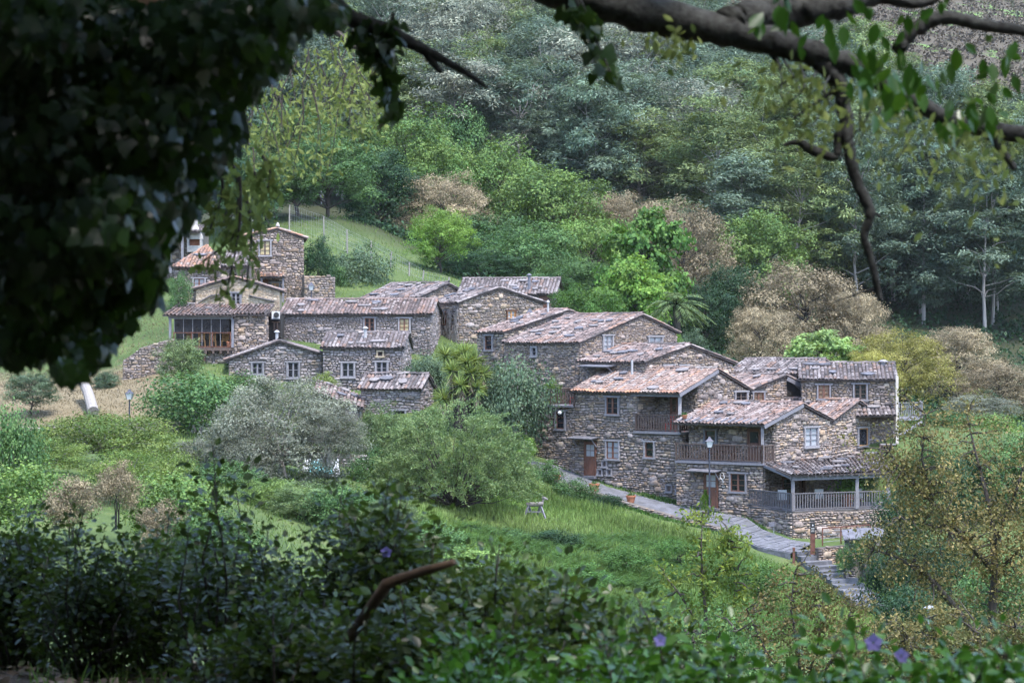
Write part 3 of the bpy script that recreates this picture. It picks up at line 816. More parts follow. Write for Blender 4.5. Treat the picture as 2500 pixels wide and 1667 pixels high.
MB().lathe(at(678, 553, 180.4), [(.12, -.1), (.16, .05), (.10, .2), (.05, .3)], 7).build('ridge_stone', M['concrete'], h.e)
h.finish()

# ---- hipped red roof beside it
h = House('stone_house', 'stone house with hipped red tiled roof beside the dark ivy', at(500, 745, 176), 'mix', 'red', seed=2)
pl = Plane([at(425, 700, 175)[0], 175, 0], (1, 0), (0, -1)); u1 = pl.u(603); zt = pl.z(651, 0)
zb = gz(*pl.o[:2]) - 1
v = [pl.p(0, zb), pl.p(u1, zb), pl.p(u1, zb, -6), pl.p(0, zb, -6)]; v += [np.array([*q[:2], zt]) for q in v]
h.core(v, [[0, 1, 5, 4], [1, 2, 6, 5], [2, 3, 7, 6], [3, 0, 4, 7], [4, 5, 6, 7]])
window(h, pl, 470, 503, 677, 706, 2, 2, 'wood_brown', 'curtain', 'frame_white')
h.fill(pl, 0, u1, zb, zt)
ap = at(507, 600, 178); eL, eR = pl.p(pl.u(420), zt - .05, .35), pl.p(pl.u(541), zt - .12, .35); eB = eR + [0.6, 6, .2]; eA = eL + [-.4, 6, .2]
h.deck([[eL, eR, ap], [eR, eB, ap], [eA, eL, ap]])
h.slope(eL, eR, ap, ap, True, 3); h.slope(eA, eL, ap, ap, False, 0)
p = h.deck([[pl.p(pl.u(540), zt + .0, .3), pl.p(u1 + .1, zt + .0, .3), pl.p(u1 + .1, zt + 1.2, -3), pl.p(pl.u(540), zt + 1.2, -3)]], name='side_roof')
h.slope(pl.p(pl.u(540), zt + .02, .3), pl.p(u1 + .1, zt + .02, .3), pl.p(pl.u(540), zt + 1.22, -3), pl.p(u1 + .1, zt + 1.22, -3), True, 1, 'grey')
h.finish()

# ---- timber pergola house with barbecue behind the ivy
h = House('veranda_house', 'stone house with brown veranda posts half hidden behind the ivy', at(410, 640, 190), 'mix', 'grey', seed=3)
pl = Plane([at(365, 600, 190)[0], 190, 0], (1, 0), (0, -1)); u1 = pl.u(490); zt = pl.z(566, 0); zb = pl.z(650, 0)
v = [pl.p(0, zb - 1), pl.p(u1, zb - 1), pl.p(u1, zb - 1, -5), pl.p(0, zb - 1, -5)]; v += [np.array([*q[:2], zt]) for q in v]
h.core(v, [[0, 1, 5, 4], [1, 2, 6, 5], [2, 3, 7, 6], [3, 0, 4, 7], [4, 5, 6, 7]])
window(h, pl, 392, 412, 575, 592, 2, 2, 'wood_brown', 'glass', 'wood_warm')
h.fill(pl, 0, u1, zb - 1, zt)
dk = h.deck([[pl.p(-.3, zt - .1, 2.0), pl.p(u1 + .2, zt - .1, 2.0), pl.p(u1 + .2, zt + .6, -2.5), pl.p(-.3, zt + .6, -2.5)]])
h.slope(pl.p(-.3, zt - .08, 2.0), pl.p(u1 + .2, zt - .08, 2.0), pl.p(-.3, zt + .62, -2.5), pl.p(u1 + .2, zt + .62, -2.5), True, 2)
for x, m_ in ((361, 'wood_warm'), (410, 'wood_warm'), (424, 'wood_grey'), (453, 'wood_grey')):
    u = pl.u(x); MB().bar(pl.p(u, zb - .6, 1.8), pl.p(u, zt - .2, 1.8), .18).build('post', M[m_], h.e)
h.finish()
bq = empty('barbecue', at(476, 600, 189), 'concrete garden barbecue with tapered chimney hood on the terrace', 'barbecue')
b0 = at(476, 600, 189); 
MB().cbox(b0 + [0, 0, -.25], [1.15, 0, 0], [0, .8, 0], [0, 0, .5]).build('base', M['concrete'], bq)
for q in (-.5, .5): MB().cbox(b0 + [q, 0, .25], [.14, 0, 0], [0, .8, 0], [0, 0, .5]).build('cheek', M['concrete'], bq)
MB().cbox(b0 + [0, .35, .25], [.86, 0, 0], [0, .1, 0], [0, 0, .5]).build('firebrick_back', M['terracotta'], bq)
q = b0 + [0, 0, .5]; v = [q + np.array(p) for p in ((-.62, -.42, 0), (.62, -.42, 0), (.62, .42, 0), (-.62, .42, 0), (-.58, -.4, .25), (.58, -.4, .25), (.58, .4, .25), (-.58, .4, .25), (-.2, -.15, 1.1), (.2, -.15, 1.1), (.2, .15, 1.1), (-.2, .15, 1.1), (-.2, -.15, 1.5), (.2, -.15, 1.5), (.2, .15, 1.5), (-.2, .15, 1.5))]
f = [[0, 3, 2, 1]] + [[k + i, k + (i + 1) % 4, k + 4 + (i + 1) % 4, k + 4 + i] for k in (0, 4, 8) for i in range(4)] + [[12, 13, 14, 15]]
obj('hood', v, f, M['concrete'], bq)

# ---- pale gable house in front of the tower
h = House('stone_house', 'stone house with pale mortared gable and dark window under the tower house', at(580, 765, 171), 'pale', 'old', mortar='mortar_pale', seed=4, scale=.8)
B = h.block(478, 171, 86, 707, 676, L=6, pxR=683, eaveR=711, pxP=573, slabs=0, fill=(), oh=(.3, .3))
window(h, B.gab, 562, 590, 712, 749, 2, 3, 'frame_grey', 'glass', 'wood_grey')
h.fill(B.gab, 0, B.W, B.base, B.gtop, prot=.035)
for xs_ in (((480, 741), (513, 722), (547, 717)), ((608, 721), (640, 729), (670, 735))):
    for (xa, ya), (xb, yb) in zip(xs_, xs_[1:]):
        ua, za = B.gab.uz(xa, ya); ub, zb = B.gab.uz(xb, yb)
        MB().bar(B.gab.p(ua, za, .1), B.gab.p(ub, zb, .1), .22, .05).build('drip_course', M['slate'], h.e)
h.finish()

# ---- gallery house: glazed veranda over a stone ground floor
h = House('stone_house', 'ochre stone house with long glazed veranda and wooden chairs, left edge', at(540, 905, 161), 'warm', 'old', seed=5, scale=1.1)
pl = Plane([at(418, 800, 162)[0], 162, 0], (1, 0), (0, -1)); ug = pl.u(571); u1 = pl.u(646); zt = pl.z(768, 0); zf = pl.z(848, 0); zb = min(gz(*pl.p(0, 0)[:2]), gz(*pl.p(u1, 0)[:2])) - 1
back = pl.shifted(-2.2)
m = MB().box(pl.p(ug, zb), pl.ex * (u1 - ug), -pl.n * 6, EZ * (zt - zb))           # stone wing
m.box(pl.p(0, zb), pl.ex * (ug - .004), -pl.n * 6, EZ * (zf - zb - .004))                            # ground floor under the gallery
m.box(pl.p(0, zf, -2.2), pl.ex * (ug - .004), -pl.n * 3.8, EZ * (zt - zf))                  # back wall of the gallery
h.core(m.v, m.f)
h.fill(pl, ug, u1, zb, zt - .1); h.fill(pl, 0, ug, zb, zf - .25)
window(h, pl, 470, 502, 862, 902, 2, 2, 'wood_brown', 'glass', 'wood_brown')
side = Plane([*pl.p(u1, 0)[:2], 0], (0, 1), (1, 0)); h.fill(side, 0, 5.5, zb, zt - .1)
g = MB().box(pl.p(-.2, zf - .22, .45), pl.ex * (ug + .1), -pl.n * 2.7, EZ * .2).build('gallery_floor', M['wood_dark'], h.e)
for x in np.linspace(.3, ug - .4, 8): MB().box(pl.p(x, zf - .42, .45), pl.ex * .14, -pl.n * .6, EZ * .19).build('joist', M['wood_dark'], g)
gl = empty('glazed_gallery', pl.p(ug / 2, zf, .3), parent=h.e); tag(gl, 'dark glazed veranda front with thin pale mullions')
zc_ = pl.z(772, 0); zm_ = pl.z(812, 0); npn = 6
for i in range(npn):
    x0 = .25 + (ug - .5) * i / npn; x1 = .25 + (ug - .5) * (i + 1) / npn
    MB().box(pl.p(x0 + .02, zm_ + .02, .3), pl.ex * (x1 - x0 - .04), pl.n * .012, EZ * (zc_ - zm_ - .2)).build('pane', M['glass'], gl)
    MB().box(pl.p(x0 - .015, zf, .29), pl.ex * .035, pl.n * .05, EZ * (zc_ - zf - .16)).build('mullion', M['frame_grey'], gl)
MB().box(pl.p(.2, zm_ - .03, .30), pl.ex * (ug - .4), pl.n * .07, EZ * .05).build('transom', M['corten'], gl)
MB().box(pl.p(.2, zf + .02, .30), pl.ex * (ug - .4), pl.n * .07, EZ * .06).build('bottom_rail', M['corten'], gl)
for x in (.2, ug * .33, ug * .66, ug - .22): MB().box(pl.p(x, zf + .05, .36), pl.ex * .07, pl.n * .05, EZ * (zm_ - zf)).build('rail_post', M['corten'], gl)
MB().box(pl.p(-.15, zc_ - .18, .28), pl.ex * (ug + .12), pl.n * .14, EZ * .24).build('lintel_beam', M['wood_grey'], gl)
for x in (-.1, ug - .12): MB().box(pl.p(x, zf, .27), pl.ex * .16, pl.n * .15, EZ * (zc_ - zf - .18)).build('corner_post', M['wood_grey'], gl)
top = pl.z(742, 0) * 1.0; zt2 = ZC - (743 - CY) / F * 168
e0, e1_, r0_, r1_ = pl.p(-.5, zt - .05, .65), pl.p(ug + .15, zt - .05, .65), pl.p(-.3, zt2, -6), pl.p(ug + .15, zt2 + .0, -6)
h.deck([[e0, e1_, r1_, r0_], [pl.p(ug + .15, zt + .0, .3), pl.p(u1 + .1, zt + .0, .3), pl.p(u1 + .1, zt2, -6), pl.p(ug + .15, zt2, -6)]])
h.slope(e0, e1_, r0_, r1_, True, 4); h.slope(pl.p(ug + .15, zt + .02, .3), pl.p(u1 + .1, zt + .02, .3), pl.p(ug + .15, zt2, -6), pl.p(u1 + .1, zt2, -6), True, 0)
h.finish()
GALLERY = (pl, zf, ug)

# ---- dark passage between gallery house and long house: its shade painted on a near-black block, with air conditioner
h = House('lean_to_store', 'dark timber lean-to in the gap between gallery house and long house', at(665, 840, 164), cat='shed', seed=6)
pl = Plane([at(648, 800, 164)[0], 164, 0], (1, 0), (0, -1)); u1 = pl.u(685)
h.core(*(lambda m: (m.v, m.f))(MB().box(pl.p(0, pl.z(860, 0)), pl.ex * u1, -pl.n * 3, EZ * (pl.z(768, 0) - pl.z(860, 0)))), mat=M['shade_paint'])
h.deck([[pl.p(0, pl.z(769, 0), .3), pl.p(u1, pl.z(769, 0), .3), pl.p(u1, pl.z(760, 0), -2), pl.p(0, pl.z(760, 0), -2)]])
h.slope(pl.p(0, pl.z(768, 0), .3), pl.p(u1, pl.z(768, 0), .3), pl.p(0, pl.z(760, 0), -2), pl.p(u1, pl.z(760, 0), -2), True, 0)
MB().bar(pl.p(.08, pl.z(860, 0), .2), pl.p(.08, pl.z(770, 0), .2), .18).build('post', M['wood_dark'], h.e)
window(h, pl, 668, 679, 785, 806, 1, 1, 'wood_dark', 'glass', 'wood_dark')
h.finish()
ac = empty('air_conditioner', at(673.5, 778, 163.4), 'white boxed air conditioner hung at the eave of the long house', 'air conditioner')
MB().cbox(at(673.5, 769, 163.4), [.53, 0, 0], [0, .3, 0], [0, 0, .5]).build('case', M['white'], ac)
MB().tube([at(674.5, 769, 163.23), at(674.5, 769, 163.16)], .19, 14).build('fan', M['black'], ac)
MB().cbox(at(673.5, 779.5, 163.4), [.6, 0, 0], [0, .3, 0], [0, 0, .04]).build('bracket', M['iron'], ac)

# ---- long house
h = House('stone_house', 'long low stone house with old tiled roof and two upper windows', at(870, 860, 166), 'grey', 'old', seed=7, scale=.85)
B = h.block(1050, 166, 4, 768, 733, pxL=686, W=7, slabs=14, fill=('f',), oh=(.25, .3))
window(h, B.fac, 887, 918, 773, 812, 2, 3, 'wood_brown', ['glass', 'glass'], 'frame_grey')
window(h, B.fac, 972, 1003, 774, 813, 2, 3, 'wood_brown', 'amber', 'frame_white')
door(h, B.fac, 983, 1003, 857, 890, False, step=False)
side = B.gab; h.fill(side, 0, B.W, B.base, B.gtop)
h.finish()

# ---- lower gable house (N)
h = House('stone_house', 'grey stone house with wide low gable facing front and flue at its peak', at(680, 960, 157), 'grey', 'grey', seed=8)
B = h.block(558, 157, 85, 879, 832, L=7, pxR=787, eaveR=866, pxP=682, slabs=0, fill=('g',), oh=(.25, .2), verge=.25)
window(h, B.gab, 612, 645, 882, 916, 2, 2, 'wood_grey', 'glass', 'frame_grey')
window(h, B.gab, 699, 733, 881, 925, 2, 2, 'wood_grey', 'glass', 'frame_grey')
flue(h, 676, 806, 836, 158, .1)
h.finish()

# ---- M
h = House('stone_house', 'grey stone house with short tiled roof, flue and two pale framed windows', at(885, 960, 156.5), 'grey', 'grey', seed=9)
B = h.block(981, 156.6, 3, 850, 814, pxL=788, W=6, slabs=9, fill=('f', 'g'), oh=(.25, .25))
window(h, B.fac, 832, 868, 882, 923, 2, 2, 'wood_grey', 'glass', 'frame_white')
window(h, B.fac, 915, 949, 880, 917, 2, 2, 'wood_grey', 'glass', 'frame_white')
window(h, B.fac, 919, 938, 855, 872, 1, 1, 'wood_dark', 'shade_paint', 'mortar_pale', name='vent_opening', lintel=False)
flue(h, 892, 797, 836, 158.5, .1)
h.finish()

# ---- small annex S
h = House('stone_house', 'smallest stone outbuilding with thick tiles, half hidden by shrubs', at(955, 1040, 151), 'grey', 'grey', seed=10, cat='outbuilding')
B = h.block(1026, 151, 20, 951, 915, pxL=881, pxR=1056, slabs=5, fill=('f', 'g'), oh=(.25, .2))
window(h, B.fac, 958, 994, 998, 1046, 1, 1, 'wood_grey', 'shade_paint', 'frame_white')
h.finish()
# low lean-to roof left of it
h = House('lean_to', 'low collapsed lean-to with loose slates and tiles beside the outbuilding', at(830, 995, 150.5), 'grey', 'old', seed=11, cat='outbuilding')
pl = Plane([at(768, 1000, 151)[0], 151, 0], (1, 0), (0, -1)); u1 = pl.u(884)
za, zb_ = pl.z(962, 0), pl.z(1000, 0)
prof = [pl.p(0, gz(*pl.p(0, 0)[:2]) - 1), pl.p(u1, gz(*pl.p(u1, 0)[:2]) - 1), pl.p(u1, zb_), pl.p(0, za)]
h.core(prof + [q - pl.n * 3 for q in prof], [[0, 1, 2, 3], [7, 6, 5, 4], [0, 4, 5, 1], [1, 5, 6, 2], [2, 6, 7, 3], [3, 7, 4, 0]])
h.fill(pl, 0, u1, prof[0][2], lambda u: za + (zb_ - za) * u / u1)
q0, q1 = pl.p(-.1, za + .15, .3), pl.p(u1 + .1, zb_ + .05, .3)
h.deck([[q0, q1, q1 - pl.n * 3 + EZ * .7, q0 - pl.n * 3 + EZ * .7]]); h.slope(q0, q1, q0 - pl.n * 3 + EZ * .7, q1 - pl.n * 3 + EZ * .7, True, 9)
h.finish()

# ---- B group, back centre
h = House('stone_house', 'rear stone house showing only a long low roof below the fence', at(960, 740, 177), 'mix', 'grey', seed=12)
B = h.block(1020, 177, 35, 728, 692.5, pxL=886, pxR=1150, pxP=1090, slabs=10, fill=('f', 'g'), oh=(.2, .3))
h.finish()
h = House('stone_house', 'rear stone house with dark flue and tiled roof behind the wide gable', at(1260, 745, 179), 'mix', 'grey', seed=13)
B = h.block(1352, 179, 6, 719, 682, pxL=1120, W=7.5, slabs=14, fill=('f',), oh=(.3, .3))
door(h, B.fac, 1317, 1339, 720, 752, False, step=False)
flue(h, 1292, 668, 700, 180, .11, mat='pipe_dark')
h.finish()
h = House('stone_house', 'stone house with broad gable and vine-covered dark side wall, centre rear', at(1180, 850, 171), 'mix', 'grey', seed=14)
B = h.block(1120, 171, 58, 740, 703, pxL=1054, pxR=1326, eaveR=740, pxP=1217, slabs=14, fill=('f', 'g'), oh=(.2, .2))
window(h, B.fac, 1072, 1091, 759, 793, 2, 3, 'wood_warm', 'glass', 'wood_brown', fw=.05)
window(h, B.gab, 1236, 1258, 757, 787, 2, 3, 'wood_warm', 'curtain', 'wood_brown', fw=.05)
door(h, B.fac, 1056, 1073, 824, 858, False, step=False)
h.finish()
VINE = B

# ---- C1 / C2 / C3
h = House('stone_house', 'small stone house with one tall window, left of the big centre roof', at(1200, 900, 160), 'mix', 'old', seed=15)
B = h.block(1229, 160.5, 45, 812, 758, pxL=1166, pxR=1425, pxP=1383, slabs=12, fill=('f', 'g'), oh=(.2, .2))
window(h, B.fac, 1184, 1206, 816, 857, 1, 3, 'wood_brown', 'glass', 'frame_grey')
flue(h, 1338, 733, 772, 165, .07)
h.finish()
h = House('stone_house', 'large centre stone house with pale gable and two lavender-framed windows', at(1420, 960, 156), 'warm', 'old', seed=16, scale=.85)
B = h.block(1414, 155, 45, 838, 768.5, pxL=1232, pxR=1652, eaveR=813, pxP=1565, slabs=22, fill=('f', 'g'), oh=(.2, .2))
window(h, B.gab, 1469, 1495, 816, 860, 2, 3, 'frame_grey', 'curtain', 'frame_white')
window(h, B.gab, 1580, 1616, 819, 846, 3, 2, 'frame_grey', 'curtain', 'frame_white')
window(h, B.fac, 1298, 1314, 845, 872, 1, 2, 'frame_grey', 'glass', 'frame_white', lintel=False)
h.finish()
h = House('stone_house', 'stone house between the large centre roof and the red-roofed house, with slate awning', at(1570, 960, 151), 'warm', 'old', seed=17)
B = h.block(1574, 150.5, 45, 885, 843, pxL=1417, pxR=1790, eaveR=888, pxP=1680, slabs=12, fill=('f', 'g'), oh=(.2, .2))
window(h, B.gab, 1618, 1643, 889, 910, 2, 2, 'wood_brown', 'glass', 'frame_white')
window(h, B.gab, 1657, 1677, 889, 908, 2, 2, 'wood_brown', 'glass', 'frame_white')
canopy(h, B.fac, 1438, 1506, 886, 895, 1.0)
flue(h, 1543, 874, 902, 149, .07, cap=False)
h.finish()

# ---- F1 / F2 / F3
h = House('stone_house', 'rear right stone house showing a long tiled roof and grey gable', at(1900, 930, 158), 'mix', 'grey', seed=18)
B = h.block(1966, 158, 28, 914.5, 879, pxL=1778, pxR=2052, pxP=2010, slabs=10, fill=('f', 'g'), oh=(.2, .2))
h.finish()
h = House('stone_house', 'rightmost tall stone house with timber side balcony post', at(2080, 1060, 150), 'mix', 'grey', seed=19)
B = h.block(2184, 150, 6, 928, 889, pxL=1956, W=6.5, slabs=8, fill=('f', 'g'), oh=(.25, .25))
window(h, B.fac, 1994, 2029, 936, 976, 2, 3, 'wood_brown', 'tanpane', 'frame_grey')
window(h, B.fac, 2082, 2119, 934, 978, 2, 3, 'wood_dark', 'glass', 'frame_grey')
pc = at(2156, 888, 153)
MB().lathe(pc - EZ * .3, [(.16, 0), (.16, .4), (.3, .42), (.3, .48), (.1, .56)], 8).build('chimney', M['frame_white'], h.e)
q = at(2190, 1097, 149.4); t = at(2190, 918, 149.4)
MB().bar(q - EZ * .5, t, .16).build('corner_post', M['plaster'], h.e)
b0, b1 = at(2191, 1019, 149.6), at(2250, 1017, 151.5)
bal = MB().box(b0 - EZ * .2, b1 - b0, [0.3, 2.4, 0], EZ * .12).build('balcony', M['wood_grey'], h.e)
railing(bal, b0 - EZ * .08, b1 - EZ * .08, .98, .2, .07, 'frame_grey'); railing(bal, b1 - EZ * .08, b1 + [.3, 2.3, -.08], .98, .25, .07, 'frame_grey')
MB().bar(at(2250, 1030, 151.5), at(2194, 1064, 149.6), .12).build('strut', M['wood_grey'], bal)
MB().box(at(2150, 1086, 149.0), [1.0, .1, 0], [0, 1, 0], EZ * .06).build('lower_landing', M['frame_white'], h.e)
lb = MB().box(at(2148, 1116, 148.8), [1.1, .1, 0], [0, .4, 0], EZ * .1).build('lower_balcony', M['wood_dark'], h.e)
railing(lb, at(2149, 1114, 148.8), at(2175, 1113, 148.9), .68, .16, .05, 'wood_dark')
wl0, wl1 = at(2090, 1016, 148.6), at(2189, 1014, 148.9)
h.deck([[wl0, wl1, wl1 + [0, 1.3, .55], wl0 + [0, 1.3, .55]]], name='low_roof'); h.slope(wl0 + EZ * .02, wl1 + EZ * .02, wl0 + [0, 1.3, .57], wl1 + [0, 1.3, .57], True, 2)
h.finish()
h = House('stone_house', 'small gabled stone house with dark triangular open loft', at(1915, 1000, 151), 'warm', 'old', seed=20)
B = h.block(1833, 151, 62, 953, 917, L=6, pxR=1990, eaveR=958, pxP=1916, slabs=4, fill=(), oh=(.15, .2))
window(h, B.gab, 1835, 1866, 954, 984, 2, 2, 'wood_brown', 'tanpane', 'frame_grey')
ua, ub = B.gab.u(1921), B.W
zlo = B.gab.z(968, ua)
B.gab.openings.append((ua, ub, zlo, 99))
h.fill(B.gab, 0, B.W, B.base, B.gtop)
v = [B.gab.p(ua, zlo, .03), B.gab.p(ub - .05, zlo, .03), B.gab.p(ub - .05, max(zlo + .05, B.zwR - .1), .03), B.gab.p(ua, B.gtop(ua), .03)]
lo = obj('loft_opening', v, [[0, 1, 2, 3]], M['shade_paint'], h.e)  # flat dark sheet painted as the shade inside the loft
MB().bar(B.gab.p(ua - .1, B.gtop(ua) - .05, .22), B.gab.p(ub + .15, B.zwR - .25, .22), .1, .24).build('barge_board', M['wood_grey'], h.e)
for k in range(4):
    u = ua + (ub - ua) * (.12 + .2 * k); MB().bar(B.gab.p(u, B.gtop(u) - .12, .06), B.gab.p(u + .9, B.gtop(u + .9) - .35, .06), .05).build('rafter', M['wood_grey'], lo)
h.finish()

# ---- E: red-roofed house with corner loggia and roof terrace
h = House('stone_house', 'stone house with orange-edged tiled roof, corner loggia and terrace railing', at(1480, 1180, 148), 'mix', 'rose', seed=21, scale=1.15); h.eave_row = True
B = h.block(1660, 145, 42, 961, 902, pxL=1404, pxR=1828, eaveR=953, pxP=1747, slabs=10, fill=(), core=False, oh=(.3, .2), barge=True)
D = 1.7
uo = B.fac.u(1556); zfl = B.fac.z(1054, uo / 2); base = B.base - 1.2
m = MB()
prof = [(D, base), (B.W, base), (B.W, B.zwR - .1), (B.sr, B.zr - .1), (D, B.zwL + B.slL * D - .1)]
v = [B.P3(p, 0, z) for p, z in prof] + [B.P3(p, B.L, z) for p, z in prof]
m.add(v, [[0, 1, 2, 3, 4], [9, 8, 7, 6, 5]] + [[i, 5 + i, 5 + (i + 1) % 5, (i + 1) % 5] for i in range(5)])
e1v, e2v = np.array([*B.e1, 0]), np.array([*B.e2, 0])
m.box(B.P3(0, 0, base), e1v * (D - .004), e2v * B.L, EZ * (zfl - base))
m.box(B.P3(0, uo, zfl + .002), e1v * (D - .006), e2v * (B.L - uo), EZ * (B.zwL - .1 - zfl))
h.core(m.v, m.f)
fac = B.fac
fac.openings.append((-.1, uo, zfl - .12, 99)); B.gab.openings.append((-.1, D, zfl - .12, 99))
window(h, fac, 1480, 1514, 966, 1014, 2, 3, 'wood_brown', 'glass', 'frame_grey')
window(h, fac, 1480, 1515, 1073, 1123, 2, 3, 'wood_brown', 'curtain', 'frame_white')
window(h, fac, 1574, 1601, 1075, 1119, 1, 2, 'wood_brown', 'glass', 'frame_white')
door(h, fac, 1428, 1457, 1078, 1161, True)
canopy(h, fac, 1406, 1462, 1060, 1070)
for x0, x1, y0, y1 in ((1471, 1484, 1123, 1141), (1460, 1473, 1144, 1161), (1483, 1496, 1143, 1161), (1627, 1643, 1182, 1202), (1651, 1666, 1183, 1207), (1667, 1701, 1192, 1218)):
    w = window(h, fac, x0, x1, y0, y1, 1, 1, 'frame_grey', 'wood_dark', 'frame_white', fw=.05, lintel=False, name='meter_cabinet')
uS, zS = fac.uz(1467, 1104); 
pq = MB().cbox(fac.p(uS, zS, .17), fac.ex * .30, fac.n * .03, EZ * .16).build('name_plaque', M['black'], h.e)
for k, (dx, ww) in enumerate(((0, .05), (-.07, .04), (.07, .05), (.0, .16))):
    MB().cbox(fac.p(uS + dx, zS + (.035 if k < 1 else -.02 if k < 3 else -.05), .187), fac.ex * ww, fac.n * .004, EZ * .025).build('lettering', M['white'], pq)
uR = fac.u(1308)
h.fill(fac, 0, B.L, base, B.zwL - .1)
# low wing with the roof terrace, same wall plane, left
zte = fac.z(993, (B.L + uR) / 2)
low = h.core(*(lambda q: (q.v, q.f))(MB().box(B.P3(.004, B.L + .004, base), e1v * 5, e2v * (uR - B.L), EZ * (zte - base))), name='terrace_wing')
window(h, fac, 1357, 1383, 1000, 1050, 1, 3, 'wood_brown', 'glass', 'frame_grey')
h.fill(fac, B.L, uR, base, zte - .02)
bal = MB().box(B.P3(-.22, B.L - .05, zte), e1v * 5.2, e2v * (uR - B.L + .3), EZ * .12).build('roof_terrace', M['wood_grey'], h.e)
pA, pB = B.P3(-.15, B.L - .05, zte + .1), B.P3(-.15, uR + .2, zte + .1)
railing(bal, pA, pB, 1.0, .195, .09); railing(bal, pB, B.P3(4.5, uR + .2, zte + .1), 1.0, .195, .09)
MB().lathe(fac.p(fac.u(1374), fac.z(1008, fac.u(1374)), .3) - EZ * .1, [(.02, 0), (.11, .05), (.13, .12), (.10, .2), (.02, .24)], 10).build('globe_lamp', M['milk'], h.e)
# passage left of it: its shade painted on a near-black block, with post
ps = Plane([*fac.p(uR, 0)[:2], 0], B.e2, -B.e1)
MB().box(fac.p(uR + .004, fac.z(1068, uR), -.6), fac.ex * 1.5, -fac.n * 2, EZ * (zte - fac.z(1068, uR))).build('passage', M['shade_paint'], h.e)
MB().bar(fac.p(uR + .75, fac.z(1078, uR), .05), fac.p(uR + .75, zte, .05), .16).build('passage_post', M['wood_grey'], h.e)
h.fill(fac, uR, uR + 1.6, base, fac.z(1068, uR))
h.fill(B.gab, 0, B.W, base, B.gtop)
window(h, B.gab, 1791, 1823, 953, 984, 2, 2, 'wood_dark', 'glass', 'frame_white')
# loggia
bk = Plane(B.P3(D, 0, 0), B.e2, -B.e1); sd = Plane(B.P3(0, uo, 0), B.e1, -B.e2)
door(h, bk, 1638, 1656, 966, 1056, True, step=False, pane='glass')
h.fill(bk, 0, uo, zfl, B.zwL - .1, cull=False); h.fill(sd, 0, D, zfl, B.zwL - .1, cull=False)
lg = MB().box(B.P3(-.18, -.18, zfl - .12), e1v * (D + .1), e2v * (uo + .36), EZ * .14).build('loggia_floor', M['frame_grey'], h.e)
railing(lg, B.P3(-.08, -.08, zfl + .02), B.P3(-.08, uo + .05, zfl + .02), 1.0, .195, .09)
railing(lg, B.P3(-.08, -.08, zfl + .02), B.P3(D - .1, -.08, zfl + .02), 1.0, .195, .09)
MB().bar(B.P3(0.05, .05, zfl), B.P3(.05, .05, B.zwL - .28), .2).build('loggia_post', M['frame_white'], h.e)
MB().bar(B.P3(-.05, -.15, B.zwL - .2), B.P3(-.05, uo + .4, B.zwL - .2), .2, .2).build('loggia_beam', M['wood_grey'], h.e)
h.finish()
EB = B; EZFL = zfl; EUO = uo; EZTE = zte; EUR = uR

# ---- G: double-gabled house with balcony and porch
h = House('stone_house', 'lower right stone house with twin gables, long balcony and tiled porch', at(1900, 1250, 140), 'warm', 'old', seed=22, scale=1.3)
aG = 37
lowC = at(1864, 1240, 140.2); 
e1v = np.array([math.sin(R(aG)), math.cos(R(aG)), 0]); e2v = np.array([-math.cos(R(aG)), math.sin(R(aG)), 0])
fl = Plane([lowC[0], lowC[1], 0], e2v, -e1v); Lg = fl.u(1652); zbal = fl.z(1130, 1.0); baseG = fl.z(1300, 0)
set_b = 1.35
U = lowC + e1v * set_b; pxU = CX + U[0] / U[1] * F
B1 = h.block(pxU, U[1], aG, 1038, 986, L=Lg, pxR=2029, eaveR=1026, pxP=1954, slabs=9, fill=('f', 'g'), oh=(set_b + .25, .0), barge=True, base=zbal - .1)
V2 = U + e1v * B1.W; pxV = CX + V2[0] / V2[1] * F
B2 = h.block(pxV, V2[1], aG, 1027, 979, L=Lg + 1, pxR=2154, eaveR=1026, pxP=2092, slabs=6, fill=('g',), oh=(.0, .25), base=zbal - .1)
Wt = B1.W + B2.W
h.core(*(lambda q: (q.v, q.f))(MB().box(np.array([*lowC[:2], baseG]), e1v * (Wt + set_b), e2v * Lg, EZ * (zbal - baseG - .12))), name='ground_floor')
g1 = Plane([*U[:2], 0], e1v, -e2v); gl_ = Plane([lowC[0], lowC[1], 0], e1v, -e2v)
window(h, B1.gab, 1960, 1995, 1040, 1093, 2, 3, 'wood_grey', 'curtain', 'frame_white')
window(h, B2.gab, 2091, 2118, 1041, 1091, 1, 1, 'wood_warm', 'glass', 'frame_white')
window(h, B1.fac, 1720, 1752, 1046, 1082, 1, 2, 'wood_brown', 'glass', 'wood_grey')
door(h, B1.fac, 1826, 1858, 1046, 1128, True, 'wood_brown', 'glass', step=False, panes=(1, 1))
window(h, fl, 1782, 1825, 1152, 1203, 2, 3, 'wood_brown', 'glass', 'frame_grey')
door(h, fl, 1720, 1754, 1151, 1239, True)
canopy(h, fl, 1694, 1762, 1142, 1150)
uS, zS = fl.uz(1770, 1186)
pq = MB().cbox(fl.p(uS, zS, .19), fl.ex * .34, fl.n * .03, EZ * .17).build('name_plaque', M['black'], h.e)
for k, (dx, ww) in enumerate(((0, .05), (-.08, .05), (.08, .05), (0, .2))):
    MB().cbox(fl.p(uS + dx, zS + (.04 if k < 1 else -.015 if k < 3 else -.05), .207), fl.ex * ww, fl.n * .004, EZ * .025).build('lettering', M['white'], pq)
uA, zA = fl.uz(1770, 1178)
an = MB(); an.tube([fl.p(uA, zA, .2), fl.p(uA, zA + .18, .26)], .035, 6)
for sgn in (-1, 1): an.tube([fl.p(uA, zA + .16, .26), fl.p(uA + sgn * .14, zA + .3, .3), fl.p(uA + sgn * .12, zA + .5, .32), fl.p(uA + sgn * .02, zA + .62, .32)], [.03, .025, .018, .008], 6)
